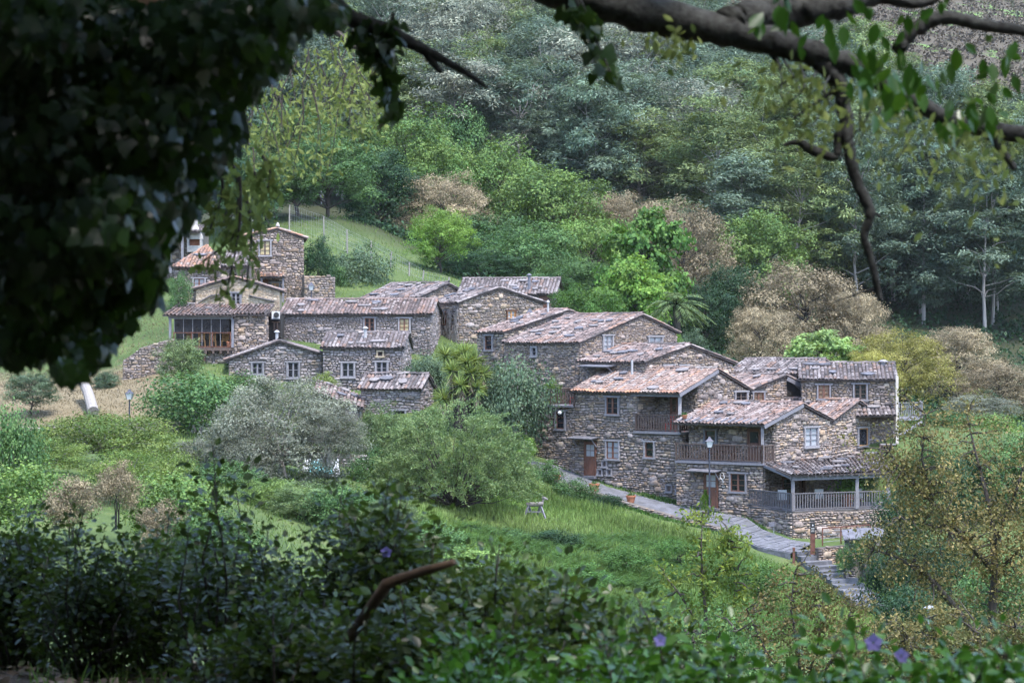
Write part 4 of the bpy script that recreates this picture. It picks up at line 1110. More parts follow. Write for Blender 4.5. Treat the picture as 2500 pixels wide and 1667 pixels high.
an.build('antlers', M['white'], h.e)
h.fill(fl, 0, Lg, baseG, zbal - .14); h.fill(gl_, 0, Wt + set_b, baseG, zbal - .14)
bal = MB().box(np.array([*lowC[:2], zbal - .12]) - e1v * .22 - e2v * .1, e1v * (set_b + .2), e2v * (Lg + .1), EZ * .14).build('balcony', M['wood_grey'], h.e)
q0 = np.array([*lowC[:2], zbal + .02]) - e1v * .14
railing(bal, q0, q0 + e2v * (Lg - .05), 1.0, .195, .09); railing(bal, q0 + e1v * (set_b - .1), q0, 1.0, .195, .09)
MB().bar(q0 + e1v * .1 + e2v * .05, q0 + e1v * .1 + e2v * .05 + EZ * (B1.ze - zbal + .02), .17).build('balcony_post', M['frame_grey'], bal)
MB().bar(q0 + e1v * .1 - e2v * .2 + EZ * (B1.ze - zbal - .02), q0 + e1v * .1 + e2v * (Lg + .1) + EZ * (B1.ze - zbal - .02), .16, .2).build('eave_beam', M['wood_grey'], h.e)
for k in range(12):
    c = q0 - e1v * .0 + e2v * (Lg * (k + .5) / 12) + EZ * (B1.ze - zbal + .13); MB().bar(c - e1v * .1, c + e1v * .7 + EZ * .7 * B1.slL, .09).build('rafter_end', M['wood_grey'], h.e)
bb = q0 + e1v * (set_b - .25) + e2v * (Lg * .42)
bn = empty('bench', bb, 'dark red-brown slatted bench on the long balcony', 'bench')
MB().box(bb + EZ * .42, e2v * 2.0, -e1v * .4, EZ * .05).build('seat', M['wood_brown'], bn)
for k in range(3): MB().box(bb + EZ * (.6 + k * .14), e2v * 2.0, e1v * .04, EZ * .09).build('back_slat', M['wood_brown'], bn)
for t_ in (.05, 1.0, 1.88):
    for o_ in (.02, -.36): MB().box(bb + e2v * t_ + e1v * o_, e2v * .07, e1v * .06, EZ * (.9 if o_ > 0 else .42)).build('leg', M['wood_brown'], bn)
# porch terrace on a stone plinth in front of the gable
P1 = fl.p(fl.u(1826), 0, 0); P2 = at(1934, 1249, 136.6); P3_ = at(2172, 1241, 139.4)
zT = P2[2] + .02
poly = [P1, P2, P3_, P3_ + [1.2, 5, 0], lowC + e1v * 6]
zb_ = at(1934, 1325, 136.6)[2] - .8
k = len(poly); v = [np.array([p[0], p[1], zb_]) for p in poly] + [np.array([p[0], p[1], zT]) for p in poly]
h.core(v, [list(range(k))[::-1], list(range(k, 2 * k))] + [[i, (i + 1) % k, k + (i + 1) % k, k + i] for i in range(k)], name='terrace_plinth')
for A_, B_ in ((P1, P2), (P2, P3_)):
    d = (B_ - A_) * [1, 1, 0]; l = np.linalg.norm(d); d /= l; n_ = np.array([d[1], -d[0], 0])
    h.fill(Plane([A_[0], A_[1], 0], d, n_), 0, l, zb_, zT - .1)
pf = MB(); v = [np.array([p[0], p[1], zT - .06]) for p in poly] + [np.array([p[0], p[1], zT + .02]) for p in poly]
pf.add(v, [list(range(k))[::-1], list(range(k, 2 * k))] + [[i, (i + 1) % k, k + (i + 1) % k, k + i] for i in range(k)])
tf_ = pf.build('terrace_floor', M['frame_grey'], h.e)
P1z, P2z, P3z = (np.array([p[0], p[1], zT + .02]) for p in (P1, P2, P3_))
railing(tf_, P1z, P2z, .98, .17, .065, 'rail_grey'); railing(tf_, P2z, P3z, .98, .17, .065, 'rail_grey')
# porch doors and windows on the gable wall behind
door(h, gl_, 1908, 1936, 1162, 1250, True, 'wood_brown', 'glass', step=False, panes=(2, 3))
window(h, gl_, 1950, 1962, 1164, 1240, 1, 3, 'wood_brown', 'glass', 'wood_brown')
window(h, gl_, 2040, 2052, 1162, 1236, 1, 1, 'wood_grey', 'shade_paint', 'frame_grey')
door(h, gl_, 2098, 2124, 1160, 1240, True, 'wood_brown', 'glass', step=False, panes=(2, 3))
rt = empty('porch', P2z, parent=h.e)
zE0 = ZC - (1160 - CY) / F * 136.4; zE1 = ZC - (1152 - CY) / F * 139.2
ztop = zbal + .12
A0 = np.array([P2[0], P2[1], zE0]) + (P2 - P3_) * [.02, .02, 0] - [0.05, .35, 0]; A1 = np.array([P3_[0], P3_[1], zE1]) - [0, .35, 0]
T0 = gl_.p(gl_.u(1872), ztop - .15, .05) - e1v * .4; T1 = gl_.p(Wt + set_b - .1, ztop + .05, .05)
h.deck([[A0, A1, T1, T0]], name='porch_roof'); h.slope(A0 + EZ * .02, A1 + EZ * .02, T0 + EZ * .02, T1 + EZ * .02, True, 26, 'grey')
for q, mm in ((P2z + [.05, .1, 0], 0), (P2z + (P3z - P2z) * .66, 1), (P3z - [.1, 0, 0], 2)):
    MB().bar(q, [q[0], q[1], zE0 - .1 + (zE1 - zE0) * (.0, .66, 1)[mm]], .19).build('post', M['frame_grey'], rt)
MB().bar(A0 + [.1, .32, -.2], A1 + [0, .32, -.2], .18, .2).build('porch_beam', M['wood_grey'], rt)
MB().bar(A0 + [.06, .1, -.12], T0 - EZ * .1, .08, .16).build('rake_board', M['wood_grey'], rt)
for k in range(14):
    c = A0 + (A1 - A0) * (k + .5) / 14 - EZ * .12; MB().bar(c + [0, .02, 0], c + [.2, .7, .2], .08).build('rafter_end', M['wood_grey'], rt)
uO, zO = 0, 0
sg = MB().cbox((P1 + (P2 - P1) * .86) * [1, 1, 0] + EZ * (zT - .16) - [0.02, .2, 0], (P2 - P1) / np.linalg.norm(P2 - P1) * .28, [0, .03, 0], EZ * .2).build('room_sign', M['white'], h.e)
sc0 = (P1 + (P2 - P1) * .86) * [1, 1, 0] + EZ * (zT - .16) - [0.02, .22, 0]; sd_ = unit((P2 - P1) * [1, 1, 0])
def glyph(c, x, kind, s_):
    mb = MB(); y = EZ; n_ = np.array([0, -.008, 0])
    def st(a, b): mb.bar(c + x * a[0] * s_ + y * a[1] * s_ + n_, c + x * b[0] * s_ + y * b[1] * s_ + n_, .016, .012)
    if kind == 'o':
        pts = [(.3 * math.cos(q), .4 * math.sin(q)) for q in np.linspace(0, 2 * math.pi, 9)]
        for a, b in zip(pts, pts[1:]): st(a, b)
    if kind == 'c':
        pts = [(.3 * math.cos(q), .4 * math.sin(q)) for q in np.linspace(.8, 5.5, 8)]
        for a, b in zip(pts, pts[1:]): st(a, b)
    if kind == ',': st((0, -.3), (-.1, -.5))
    return mb
for k, g in enumerate('oc,'): glyph(sc0 + sd_ * (-.075 + .075 * k), sd_, g, .11).build('letter', M['black'], sg)
h.finish()
GP = (P1z, P2z, P3z, gl_, e1v, e2v, zT, fl)
# ------------------------------------------------------------------ path, steps, small things
def path_mat():
    m, nt, b, out = new_mat('slate_paving')
    pos = nd(nt, 'ShaderNodeNewGeometry').outputs['Position']
    vo = nd(nt, 'ShaderNodeTexVoronoi', feature='F1'); vo.inputs['Scale'].default_value = 3.2; nt.links.new(pos, vo.inputs['Vector'])
    ve = nd(nt, 'ShaderNodeTexVoronoi', feature='DISTANCE_TO_EDGE'); ve.inputs['Scale'].default_value = 3.2; nt.links.new(pos, ve.inputs['Vector'])
    n = noise(nt, 2.0, 5, 0.65, pos)
    c = ramp(nt, [(0.25, (0.078, 0.082, 0.10)), (0.75, (0.135, 0.14, 0.168))]); nt.links.new(n.outputs['Fac'], c.inputs[0])
    s = nd(nt, 'ShaderNodeSeparateColor'); nt.links.new(vo.outputs['Color'], s.inputs[0])
    cc = mixc(nt, 1.0, c.outputs[0], maprange(nt, s.outputs[0], 0, 1, .7, 1.25), 'MULTIPLY')
    cc = mixc(nt, maprange(nt, ve.outputs['Distance'], .0, .05, .75, 0), cc, (0.075, 0.08, 0.06))
    nt.links.new(cc, b.inputs['Base Color']); b.inputs['Roughness'].default_value = .8
    bump(nt, b, ve.outputs['Distance'], .4, .03)
    return m
M['paving'] = path_mat()
UP = [(1280,1098,154.2),(1297,1109,153),(1360,1136,151.5),(1427,1163,150),(1485,1185,148.7),(1545,1203,147.2),(1630,1226,144.7),(1718,1246,142.3),(1823,1264,140),(1865,1293,137.5),(1928,1316,135.4),(1985,1326,134.8)]
LO = [(1272,1110,151.5),(1284,1127,150),(1348,1172,148),(1442,1201,145.7),(1496,1217,144.4),(1535,1230,143.4),(1596,1248,141.9),(1643,1261,140.7),(1748,1287,137.9),(1796,1312,135.8),(1848,1334,133.4),(1930,1350,132.2)]
v = []; f = []
m_ = 6
for i in range(len(UP) - 1):
    for s_ in range(m_ if i < len(UP) - 2 else m_ + 1):
        t = s_ / m_
        a = at(*UP[i]) * (1 - t) + at(*UP[i + 1]) * t; b = at(*LO[i]) * (1 - t) + at(*LO[i + 1]) * t
        v += [a - EZ * .7, a, b, b - EZ * .7]
n = len(v) // 4
for i in range(n - 1):
    for j in range(3): f.append([4 * i + j, 4 * i + j + 1, 4 * i + j + 5, 4 * i + j + 4])
PATH = obj('path', v, f, M['paving'], kind='structure', label='slate paved lane climbing past the house doors')
# flagstones of the lane, nearest ones as pieces
for i in range(7, len(UP) - 1):
    for s_ in range(5):
        t0, t1 = s_ / 5, (s_ + 1) / 5
        for w0, w1 in ((0.02, .5), (.5, .98)):
            sh = random.uniform(-.08, .08)
            q = []
            for t, w in ((t0 + .012, w0 + .01), (t1 - .012, w0 + .01), (t1 - .012, w1 - .01), (t0 + .012, w1 - .01)):
                a = at(*UP[i]) * (1 - t) + at(*UP[i + 1]) * t; b = at(*LO[i]) * (1 - t) + at(*LO[i + 1]) * t
                ww = w + (sh if .3 < w < .7 else 0); q.append(a * (1 - ww) + b * ww)
            th = random.uniform(.02, .05)
            obj('flagstone', [p - EZ * .02 for p in q] + [p + EZ * th for p in q], [[4, 5, 6, 7], [0, 1, 5, 4], [1, 2, 6, 5], [2, 3, 7, 6], [3, 0, 4, 7]], M['paving'], PATH)
# stepped lane down to the right
SL = [(1936,1346,132.8),(1962,1378,131),(2008,1403,129),(2040,1437,126.5),(2080,1469,124.2),(2110,1497,122.3)]
SR = [(2000,1337,134.2),(2024,1372,132.2),(2070,1396,130.2),(2108,1429,127.8),(2150,1461,125.4),(2184,1490,123.4)]
def lerp_poly(pts, t):
    k = min(int(t * (len(pts) - 1)), len(pts) - 2); q = t * (len(pts) - 1) - k
    return at(*pts[k]) * (1 - q) + at(*pts[k + 1]) * q
ST = empty('stone_stairs', at(2030, 1420, 128)); tag(ST, 'slate steps descending to the lower right', kind='structure')
NS = 13
for i in range(NS):
    a, b = lerp_poly(SL, i / NS), lerp_poly(SR, i / NS); c, d = lerp_poly(SL, (i + 1) / NS), lerp_poly(SR, (i + 1) / NS)
    z = (a[2] + b[2]) / 2 + random.uniform(-.02, .02)
    top = [np.array([p[0], p[1], z]) for p in (a, b, d, c)]; ext = (d + c - a - b) / 2 * [.06, .06, 0]
    top[2] = top[2] + ext; top[3] = top[3] + ext
    obj('step', [p - EZ * .45 for p in top] + top, [[4, 5, 6, 7], [0, 1, 5, 4], [1, 2, 6, 5], [2, 3, 7, 6], [3, 0, 4, 7]], M['paving'], ST)

def rubble_wall(name, label, pts, hgt, th=.4, pal='mix', scale=1.0, seed=50, cap=200, group=None, below=.6):
    """free-standing or retaining wall along pts (top points in space)"""
    w = House(name, label, np.mean(pts, axis=0), pal, seed=seed, cat='wall', scale=scale, group=group)
    mb = MB()
    for a, b in zip(pts, pts[1:]):
        d = (b - a) * [1, 1, 0]; l = np.linalg.norm(d); d /= l; n_ = np.array([d[1], -d[0], 0]) if d[0] > 0 else np.array([-d[1], d[0], 0])
        if n_[1] > 0: n_ = -n_
        q = [a, b, b - n_ * th, a - n_ * th]
        mb.add([p - EZ * (hgt + below) for p in q] + q, [[4, 5, 6, 7], [0, 1, 5, 4], [1, 2, 6, 5], [2, 3, 7, 6], [3, 0, 4, 7]])
        w.fill(Plane([a[0], a[1], 0], d, n_), 0, l, min(a[2], b[2]) - hgt - below, (lambda u, a=a, b=b, l=l: a[2] + (b[2] - a[2]) * u / l))
    w.core(mb.v, mb.f)
    w.finish(cap)
    return w
rubble_wall('retaining_wall', 'stone retaining wall below the glazed veranda house', [at(300, 880, 160), at(345, 850, 160), at(425, 826, 161)], 3.2, pal='mix', seed=51)
rubble_wall('garden_wall', 'ivy-topped stone wall right of the tall narrow house', [at(742, 672, 179.5), at(818, 676, 180.5)], 2.2, pal='mix', seed=52)
rubble_wall('garden_wall', 'low dark wall along the foot of the dry bank', [at(35, 1043, 143), at(140, 1038, 143.5), at(300, 1026, 144), at(440, 1030, 145)], .9, pal='grey', seed=53)
rubble_wall('garden_wall', 'low stone wall beside the pool behind the grey shrub', [at(560, 1092, 139), at(700, 1100, 138.5), at(900, 1112, 138)], 1.0, pal='grey', seed=54, cap=80)
rubble_wall('retaining_wall', 'mossy dry-stone retaining wall along the lower edge of the lane', [at(*p) + EZ * .03 - [0, .12, 0] for p in LO[2:10]], .55, pal='mix', seed=55, scale=.9)
rubble_wall('retaining_wall', 'short stone wall under the rusty handrail by the steps', [at(1998, 1338, 132), at(2066, 1331, 133)], .95, pal='warm', seed=56, cap=60)
sw = rubble_wall('stone_shed', 'low overgrown stone shed with slate slab roof right of the steps', [at(2062, 1316, 129.5), at(2088, 1318, 129)], 1.6, th=2.2, pal='grey', seed=57, cap=60)
tag(sw.e, cat='shed')
MB().box(at(2088, 1382, 129.2), [.85, .1, 0], [0, .6, 0], EZ * 1.35).build('doorway_shade', M['shade_paint'], sw.e)  # solid block coloured as the shade of a doorway
MB().box(at(2110, 1385, 128.9), [.9, .1, 0], [0, 2, 0], EZ * 1.5).build('side_wall', M['mortar'], sw.e)
for k in range(5):
    MB().box(at(2060 + k * 15, 1318 - k * .5, 128.6), [.46, .02, .02], [0.1, 1.6, .35 + .05 * (k % 2)], EZ * .06).build('slate', M['slate'], sw.e)
ss = empty('slate_roof', at(2125, 1312, 127.5), 'blue-grey slate lean-to roof beside the porch plinth', 'roof')
for i in range(5):
    for j in range(3):
        MB().box(at(2092 + i * 13, 1310 - j * 6, 131 + j * .8) + EZ * .02 * ((i + j) % 2), [.34, 0, 0], [.08, .75, .13], EZ * .04).build('slate', M['slate'], ss)

# ---- street lamps
def lamp(px, y_top, y_foot, Y, label, h_l=.62, pole=.05):
    f_ = at(px, y_foot, Y); t = at(px, y_top, Y); hh = t[2] - f_[2]
    e = empty('street_lamp', f_, label, 'street lamp', 'lantern lamps in the village')
    MB().lathe(f_ - EZ * .2, [(pole * 2, 0), (pole * 2, .5), (pole, .6), (pole * .85, hh - h_l + .2)], 8).build('pole', M['iron'], e)
    z0 = hh - h_l
    L_ = MB(); c = f_ + EZ * z0
    def ring(r, z): return [c + np.array([sx * r, sy * r, z]) for sx, sy in ((-1, -1), (1, -1), (1, 1), (-1, 1))]
    a, b = ring(.13, .02), ring(.21, .36)
    ln = obj('lantern', a + b, [[0, 3, 2, 1], [4, 5, 6, 7]], M['iron'], e)
    for i in range(4):
        j = (i + 1) % 4
        obj('pane', [a[i], a[j], b[j], b[i]], [[0, 1, 2, 3]], M['milk'], ln)
        MB().bar(a[i], b[i], .025).build('corner_bar', M['iron'], ln)
    r1, r2, r3 = ring(.25, .36), ring(.10, .50), ring(.05, h_l)
    obj('lamp_roof', r1 + r2 + r3, [[0, 3, 2, 1]] + [[k + i, k + (i + 1) % 4, k + 4 + (i + 1) % 4, k + 4 + i] for k in (0, 4) for i in range(4)] + [[8, 9, 10, 11]], M['iron'], e)
    return e
lamp(1732, 1066, 1250, 138.6, 'tall dark lantern lamp in front of the brown door, lower right')
lamp(316, 950, 1036, 143.2, 'dark lantern lamp on the dry bank at the far left')
lamp(760, 689, 745, 178.5, 'dark lantern lamp beside the tall narrow house')
lamp(1293, 753, 790, 166, 'lantern lamp peeping above a roof in the village centre')

# ---- pots on the lane
def pot(p, label, r=.26, h_=.36, plant=True, mat='terracotta', group='terracotta pots along the lane'):
    e = empty('flower_pot', p, label, 'flower pot', group)
    MB().lathe(p, [(r * .72, 0), (r * .98, h_ * .75), (r * 1.08, h_ * .78), (r * 1.08, h_), (r * .9, h_), (r * .85, h_ * .8)], 14).build('pot', M[mat], e)
    if plant:
        r_ = np.random.default_rng(int(p[0] * 100) % 999 + 5); n_ = 60
        d = unit(r_.normal(0, 1, (n_, 3)) + [0, 0, .9]); ps = p + EZ * h_ + r_.uniform(-.12, .12, (n_, 3)) * [1, 1, .3]
        v, f, c = scatter(KITE[0], KITE[1], frames(d, r_.normal(0, 1, (n_, 3)), r_.uniform(.1, .2, n_), r_.uniform(.05, .09, n_)), ps, np.stack([r_.uniform(.7, 1.3, n_), r_.random(n_), np.zeros(n_)], 1))
        obj('plant', v, f, M['l_mid'], e, col=c)
    return e
KITE = (np.array([(0, 0, 0), (.5, .45, .07), (0, 1, 0), (-.5, .45, .07)]), np.array([[0, 1, 2, 3]]))
pot(at(1360, 1171, 148.3), 'small terracotta pot highest on the lane, near the top bend', .24, .3)
pot(at(1451, 1197, 146.1), 'widest terracotta pot in the middle of the three on the lane', .32, .42)
pot(at(1540, 1226, 143.9), 'terracotta pot lowest of the three along the lane', .28, .42)
pot(at(1671, 1021, 143.8), 'terracotta pot with green plant by the loggia post', .16, .2, group='terracotta pots on balconies')
P1z, P2z, P3z, gl_, e1v, e2v, zT, fl = GP
pp = at(2070, 1243, 139.6); pp[2] = zT + .03
e = pot(pp, 'large terracotta pot with climbing green plant on the porch', .34, .75, False, group='terracotta pots on balconies')
r_ = np.random.default_rng(9); n_ = 500
ps = pp + [0, 0, 1.25] + r_.normal(0, 1, (n_, 3)) * [.42, .3, .42]; d = unit(r_.normal(0, 1, (n_, 3)) - [0, 0, .6])
v, f, c = scatter(KITE[0], KITE[1], frames(d, r_.normal(0, 1, (n_, 3)), r_.uniform(.14, .24, n_), r_.uniform(.08, .14, n_)), ps, np.stack([r_.uniform(.7, 1.3, n_), r_.random(n_), np.zeros(n_)], 1))
obj('plant', v, f, M['l_bright'], e, col=c)

# ---- conifer in front of the door
cb = at(1722, 1250, 138.9); ce = empty('conifer_shrub', cb, 'small pointed yellow-green conifer in front of the brown door', 'shrub')
r_ = np.random.default_rng(3); n_ = 900; t = r_.random(n_) ** .7; rr = .26 * np.sin(np.clip(t * 1.1 + .12, 0, 1) * math.pi) ** .8 + .02; th = r_.uniform(0, 6.28, n_)
ps = cb + np.stack([rr * np.cos(th), rr * np.sin(th), t * 1.15 + .05], 1); d = unit(np.stack([np.cos(th) * .5, np.sin(th) * .5, np.ones(n_)], 1))
v, f, c = scatter(KITE[0], KITE[1], frames(d, np.stack([np.cos(th), np.sin(th), th * 0], 1), r_.uniform(.1, .18, n_), r_.uniform(.03, .06, n_)), ps, np.stack([r_.uniform(.7, 1.3, n_), r_.random(n_), np.zeros(n_)], 1))
obj('foliage', v, f, M['l_bright'], ce, col=c)
MB().tube([cb - EZ * .1, cb + EZ * .9], [.04, .01], 6).build('stem', M['bark'], ce)

# ---- wooden trestle animal on the meadow
g0 = at(1306, 1262, 130); g0[2] = gz(g0[0], g0[1]) + .0
ge = empty('wooden_goat', g0, 'wooden goat made of a log on trestle legs, standing on the meadow', 'sculpture')
MB().tube([g0 + [-.46, .0, .66], g0 + [-.42, 0, .68], g0 + [.42, -.05, .72], g0 + [.46, -.05, .72]], [.1, .125, .125, .1], 10).build('body', M['wood_old'], ge)
for dx, dy, tx in ((-.34, -.2, -.6), (-.34, .22, -.14), (.3, -.2, .56), (.3, .22, .08)):
    MB().bar(g0 + [dx, dy * .3, .66], g0 + [tx, dy * 1.6, -.06], .085).build('leg', M['wood_grey'], ge)
MB().bar(g0 + [-.42, -.12, .3], g0 + [.42, -.12, .3], .06).build('brace', M['wood_grey'], ge)
MB().tube([g0 + [.36, -.05, .72], g0 + [.47, -.05, .98]], [.07, .055], 8).build('neck', M['wood_old'], ge)
MB().tube([g0 + [.38, -.06, 1.02], g0 + [.5, -.06, 1.04], g0 + [.68, -.07, .95]], [.06, .08, .05], 8).build('head', M['wood_old'], ge)
for s_ in (-.06, .06): MB().tube([g0 + [.45, -.06 + s_, 1.06], g0 + [.40, -.06 + s_ * 1.6, 1.22]], [.025, .008], 6).build('horn', M['wood_old'], ge)

# ---- signpost, short post, rusty handrail, water tap post
sp = at(1984, 1352, 132.1); se = empty('sign_post', sp, 'rust-brown steel sign post with black lettered head by the steps', 'sign')
MB().cbox(sp + EZ * .55, [.26, 0, 0], [0, .09, 0], EZ * 1.15).build('post', M['corten'], se)
hd = MB().cbox(sp + EZ * 1.42, [.26, 0, 0], [0, .095, 0], EZ * .6).build('head', M['black'], se)
fy = sp + [0, -.052, 0]
MB().tube([fy + EZ * 1.58, fy + EZ * 1.58 - [0, .006, 0]], .045, 10).build('symbol', M['white'], hd)
for k in range(3): MB().cbox(fy + EZ * (1.42 - k * .09), [.17, 0, 0], [0, .006, 0], EZ * .025).build('text_line', M['white'], hd)
q = at(1938, 1372, 131.6); MB().cbox(q + EZ * .36, [.13, 0, 0], [0, .13, 0], EZ * .9).build('bollard', M['corten'], label='short rust-brown steel post at the left of the steps', cat='post')
hr = empty('handrail', at(2010, 1330, 131.8), 'rusty steel handrail with thin wires behind the sign post', 'railing')
ha, hb_, hc = at(2008, 1328, 131.8), at(2053, 1324, 132.6), at(2125, 1318, 133.8)
for q in (ha, hb_, hc): MB().cbox(q + EZ * .4, [.07, 0, 0], [0, .07, 0], EZ * .95).build('post', M['corten'], hr)
for a, b in ((ha, hb_), (hb_, hc)):
    MB().bar(a + EZ * .86, b + EZ * .86, .06).build('top_rail', M['corten'], hr)
    for k in range(4): MB().tube([a + EZ * (.12 + k * .19), b + EZ * (.12 + k * .19)], .012, 5).build('wire', M['wire'], hr)
q = at(1985, 1292, 134.9)
q = at(1889, 1308, 135.6); te = empty('bird_feeder', q, 'small grey box on a thin pole against the terrace plinth', 'box')
MB().lathe(q, [(.02, 0), (.02, .6)], 6).build('pole', M['wire'], te); MB().cbox(q + [-.12, 0, .64], [.3, 0, 0], [0, .2, 0], EZ * .22).build('tray', M['pipe_dark'], te)
q = at(2269, 1500, 62); mv = empty('roof_vent', q, 'white mushroom-capped vent pipe among the brown bushes', 'vent')
MB().lathe(q - EZ * .35, [(.045, 0), (.045, .53)], 10).build('pipe', M['white'], mv); MB().lathe(q + EZ * .16, [(.15, 0), (.15, .02), (.03, .10), (0, .105)], 12).build('cap', M['white'], mv)

# ---- chairs
def chair(name, p, ex, ey, mat, label, group, back=.9, frame=True):
    """seat at .45 m; ex across, ey towards the back"""
    e = empty(name, p, label, 'chair', group)
    MB().cbox(p + EZ * .45, ex * .46, ey * .44, EZ * .04).build('seat', M[mat], e)
    for sx in (-.2, .2):
        for sy in (-.19, .19): MB().bar(p + ex * sx + ey * sy, p + ex * sx * .95 + ey * sy * .95 + EZ * .44, .045).build('leg', M[mat], e)
    b = e
    for sx in (-.2, .2): MB().bar(p + ex * sx + ey * .2 + EZ * .45, p + ex * sx + ey * .27 + EZ * back, .045).build('back_post', M[mat], e)
    for k in range(3): MB().bar(p + ex * -.2 + ey * (.22 + .02 * k) + EZ * (.58 + .14 * k), p + ex * .2 + ey * (.22 + .02 * k) + EZ * (.58 + .14 * k), .03, .08).build('back_slat', M[mat], e)
    return e
q = EB.P3(.8, EUO * .42, EZFL + .03); f1, f2 = np.array([*EB.e1, 0]), np.array([*EB.e2, 0])
chair('folding_chair', q, f2, f1, 'red', 'left red chair on the corner loggia', 'red chairs on the house balconies')
chair('folding_chair', q - f2 * .75, f2, f1, 'red', 'right red chair on the corner loggia', 'red chairs on the house balconies')
q = EB.P3(.8, EB.L + .75, EZTE + .12)
chair('folding_chair', q, f2, f1, 'red', 'red chair behind the roof terrace railing', 'red chairs on the house balconies')
for x, Y, lab in ((1912, 138.4, 'pale chair behind the left porch railing'), (2002, 139.4, 'pale cushioned chair in the middle of the porch'), (2098, 139.8, 'pale chair at the right end of the porch')):
    q = at(x, 1240, Y); q[2] = zT + .03
    e = chair('porch_chair', q, unit(np.array([1, .2, 0])), unit(np.array([-.2, 1, 0])), 'wood_brown', lab, 'chairs on the porch', 1.0)
    MB().cbox(q + EZ * .78 + unit(np.array([-.2, 1, 0])) * .16, [.52, .1, 0], [0, .06, .02], [0, .06, .55]).build('cushion', M['white'], e)
tq = at(2040, 1240, 139.0); tq[2] = zT + .03; tb = empty('porch_table', tq, 'dark wooden table on the porch between pale chairs', 'table')
MB().cbox(tq + EZ * .72, [1.1, .1, 0], [-.06, .7, 0], EZ * .05).build('table_top', M['wood_brown'], tb)
for sx in (-.45, .45):
    for sy in (-.28, .28): MB().bar(tq + [sx, sy, 0], tq + [sx, sy, .7], .06).build('leg', M['wood_brown'], tb)
pl, zf, ug = GALLERY
for k, x in enumerate((518, 547, 492, 460)):
    u = pl.u(x); chair('dining_chair', pl.p(u, zf, -.35 - .1 * (k % 2)), pl.ex, -pl.n if k % 2 else pl.n, 'wood_warm', ['light wooden chair second from right in the glazed veranda', 'light wooden chair nearest the stone wing in the veranda', 'light wooden chair in the middle of the veranda', 'light wooden chair behind the small tree in the veranda'][k], 'wooden chairs in the veranda', 1.05)
for x, lab in ((566, 'round clay pot at the right end of the veranda'),): pot(pl.p(pl.u(560), zf, 0.05), lab, .2, .4, False, group='terracotta pots on balconies')

# ---- wire fence up the slope
FP = [(706, 500, 575, 205), (791, 528, 584, 202), (848, 560, 615, 198), (906, 588, 645, 195), (952, 614, 682, 192.5), (999, 640, 700, 190.5), (1029.5, 660, 703, 189.5), (1093, 676, 706, 188)]
fe = empty('wire_fence', at(900, 650, 195), 'pale posts with wire netting running down the grassy slope', 'fence')
tops = []
for x, y0, y1, Y in FP:
    b, t = at(x, y1, Y), at(x + (y1 - y0) * .0, y0, Y); lean = random.uniform(-.12, .2)
    t[0] += lean; b[2] = min(b[2], gz(b[0], b[1])) - .2
    MB().tube([b, t], [.075, .06], 7).build('post', M['bark_log'], fe); tops.append((b + EZ * .2, t))
net = MB()
for (b0, t0), (b1, t1) in zip(tops, tops[1:]):
    b0_ = t0 + (b0 - t0) * .95; b1_ = t1 + (b1 - t1) * .95
    n_ = max(6, int(np.linalg.norm(t1 - t0) / .3))
    for i in range(n_ + 1):
        t = i / n_; net.tube([b0_ * (1 - t) + b1_ * t, t0 * (1 - t) + t1 * t], .007, 3, False)
    for k in range(7):
        w = k / 6; net.tube([b0_ * (1 - w) + t0 * w, b1_ * (1 - w) + t1 * w], .007, 3, False)
net.build('netting', M['wire'], fe)

# ---- pool and deck behind the grey shrub
pe = empty('swimming_pool', at(790, 1160, 126), 'pale-rimmed turquoise pool glimpsed under the grey shrub', 'pool')
pa, pb, pc_, pd = at(742, 1168, 131), at(822, 1166, 131.2), at(818, 1122, 137), at(752, 1126, 137)
zp = max(p[2] for p in (pa, pb)) + .1
for p in (pa, pb): p[2] = zp
for p in (pc_, pd): p[2] = zp + .55
k = [pa, pb, pc_, pd]; obj('water', [p + EZ * .0 for p in k], [[0, 1, 2, 3]], M['water'], pe)
for a, b in zip(k, k[1:] + k[:1]): MB().bar(a + EZ * .04, b + EZ * .04, .35, .12).build('rim', M['white'], pe)
MB().box(pa - EZ * .9, pb - pa, [0, .5, 0], EZ * .85).build('basin_wall', M['slate'], pe)

# ---- stripped trunk leaning on the dry bank
lg0, lg1 = at(228, 1005, 149), at(200, 925, 154)
MB().tube([lg0, (lg0 + lg1) / 2 + [.05, 0, .1], lg1], [.36, .33, .30], 12).build('felled_log', M['bark_log'], label='pale barkless log leaning on the dry bank', cat='log')
# ------------------------------------------------------------------ foliage generators
def leafcol(r, n, lo=.7, hi=1.3, gmean=None):
    g = r.random(n) if gmean is None else np.clip(r.normal(gmean, .25, n), 0, 1)
    return np.stack([r.uniform(lo, hi, n), g, np.zeros(n)], 1)
OVATE = (np.array([(0, 0, 0), (.36, .28, .05), (.42, .58, .04), (0, 1, -.06), (-.42, .58, .04), (-.36, .28, .05), (0, .45, -.02)]),
         np.array([[0, 1, 6], [1, 2, 6], [2, 3, 6], [3, 4, 6], [4, 5, 6], [5, 0, 6]]))
IVY = (np.array([(0, 0, 0), (.30, -.10, .02), (.55, .18, -.03), (.34, .42, .03), (.26, .66, 0), (0, 1, -.08), (-.26, .66, 0), (-.34, .42, .03), (-.55, .18, -.03), (-.30, -.10, .02), (0, .36, .04)]),
       np.array([[i, (i + 1) % 10, 10] for i in range(10)]))
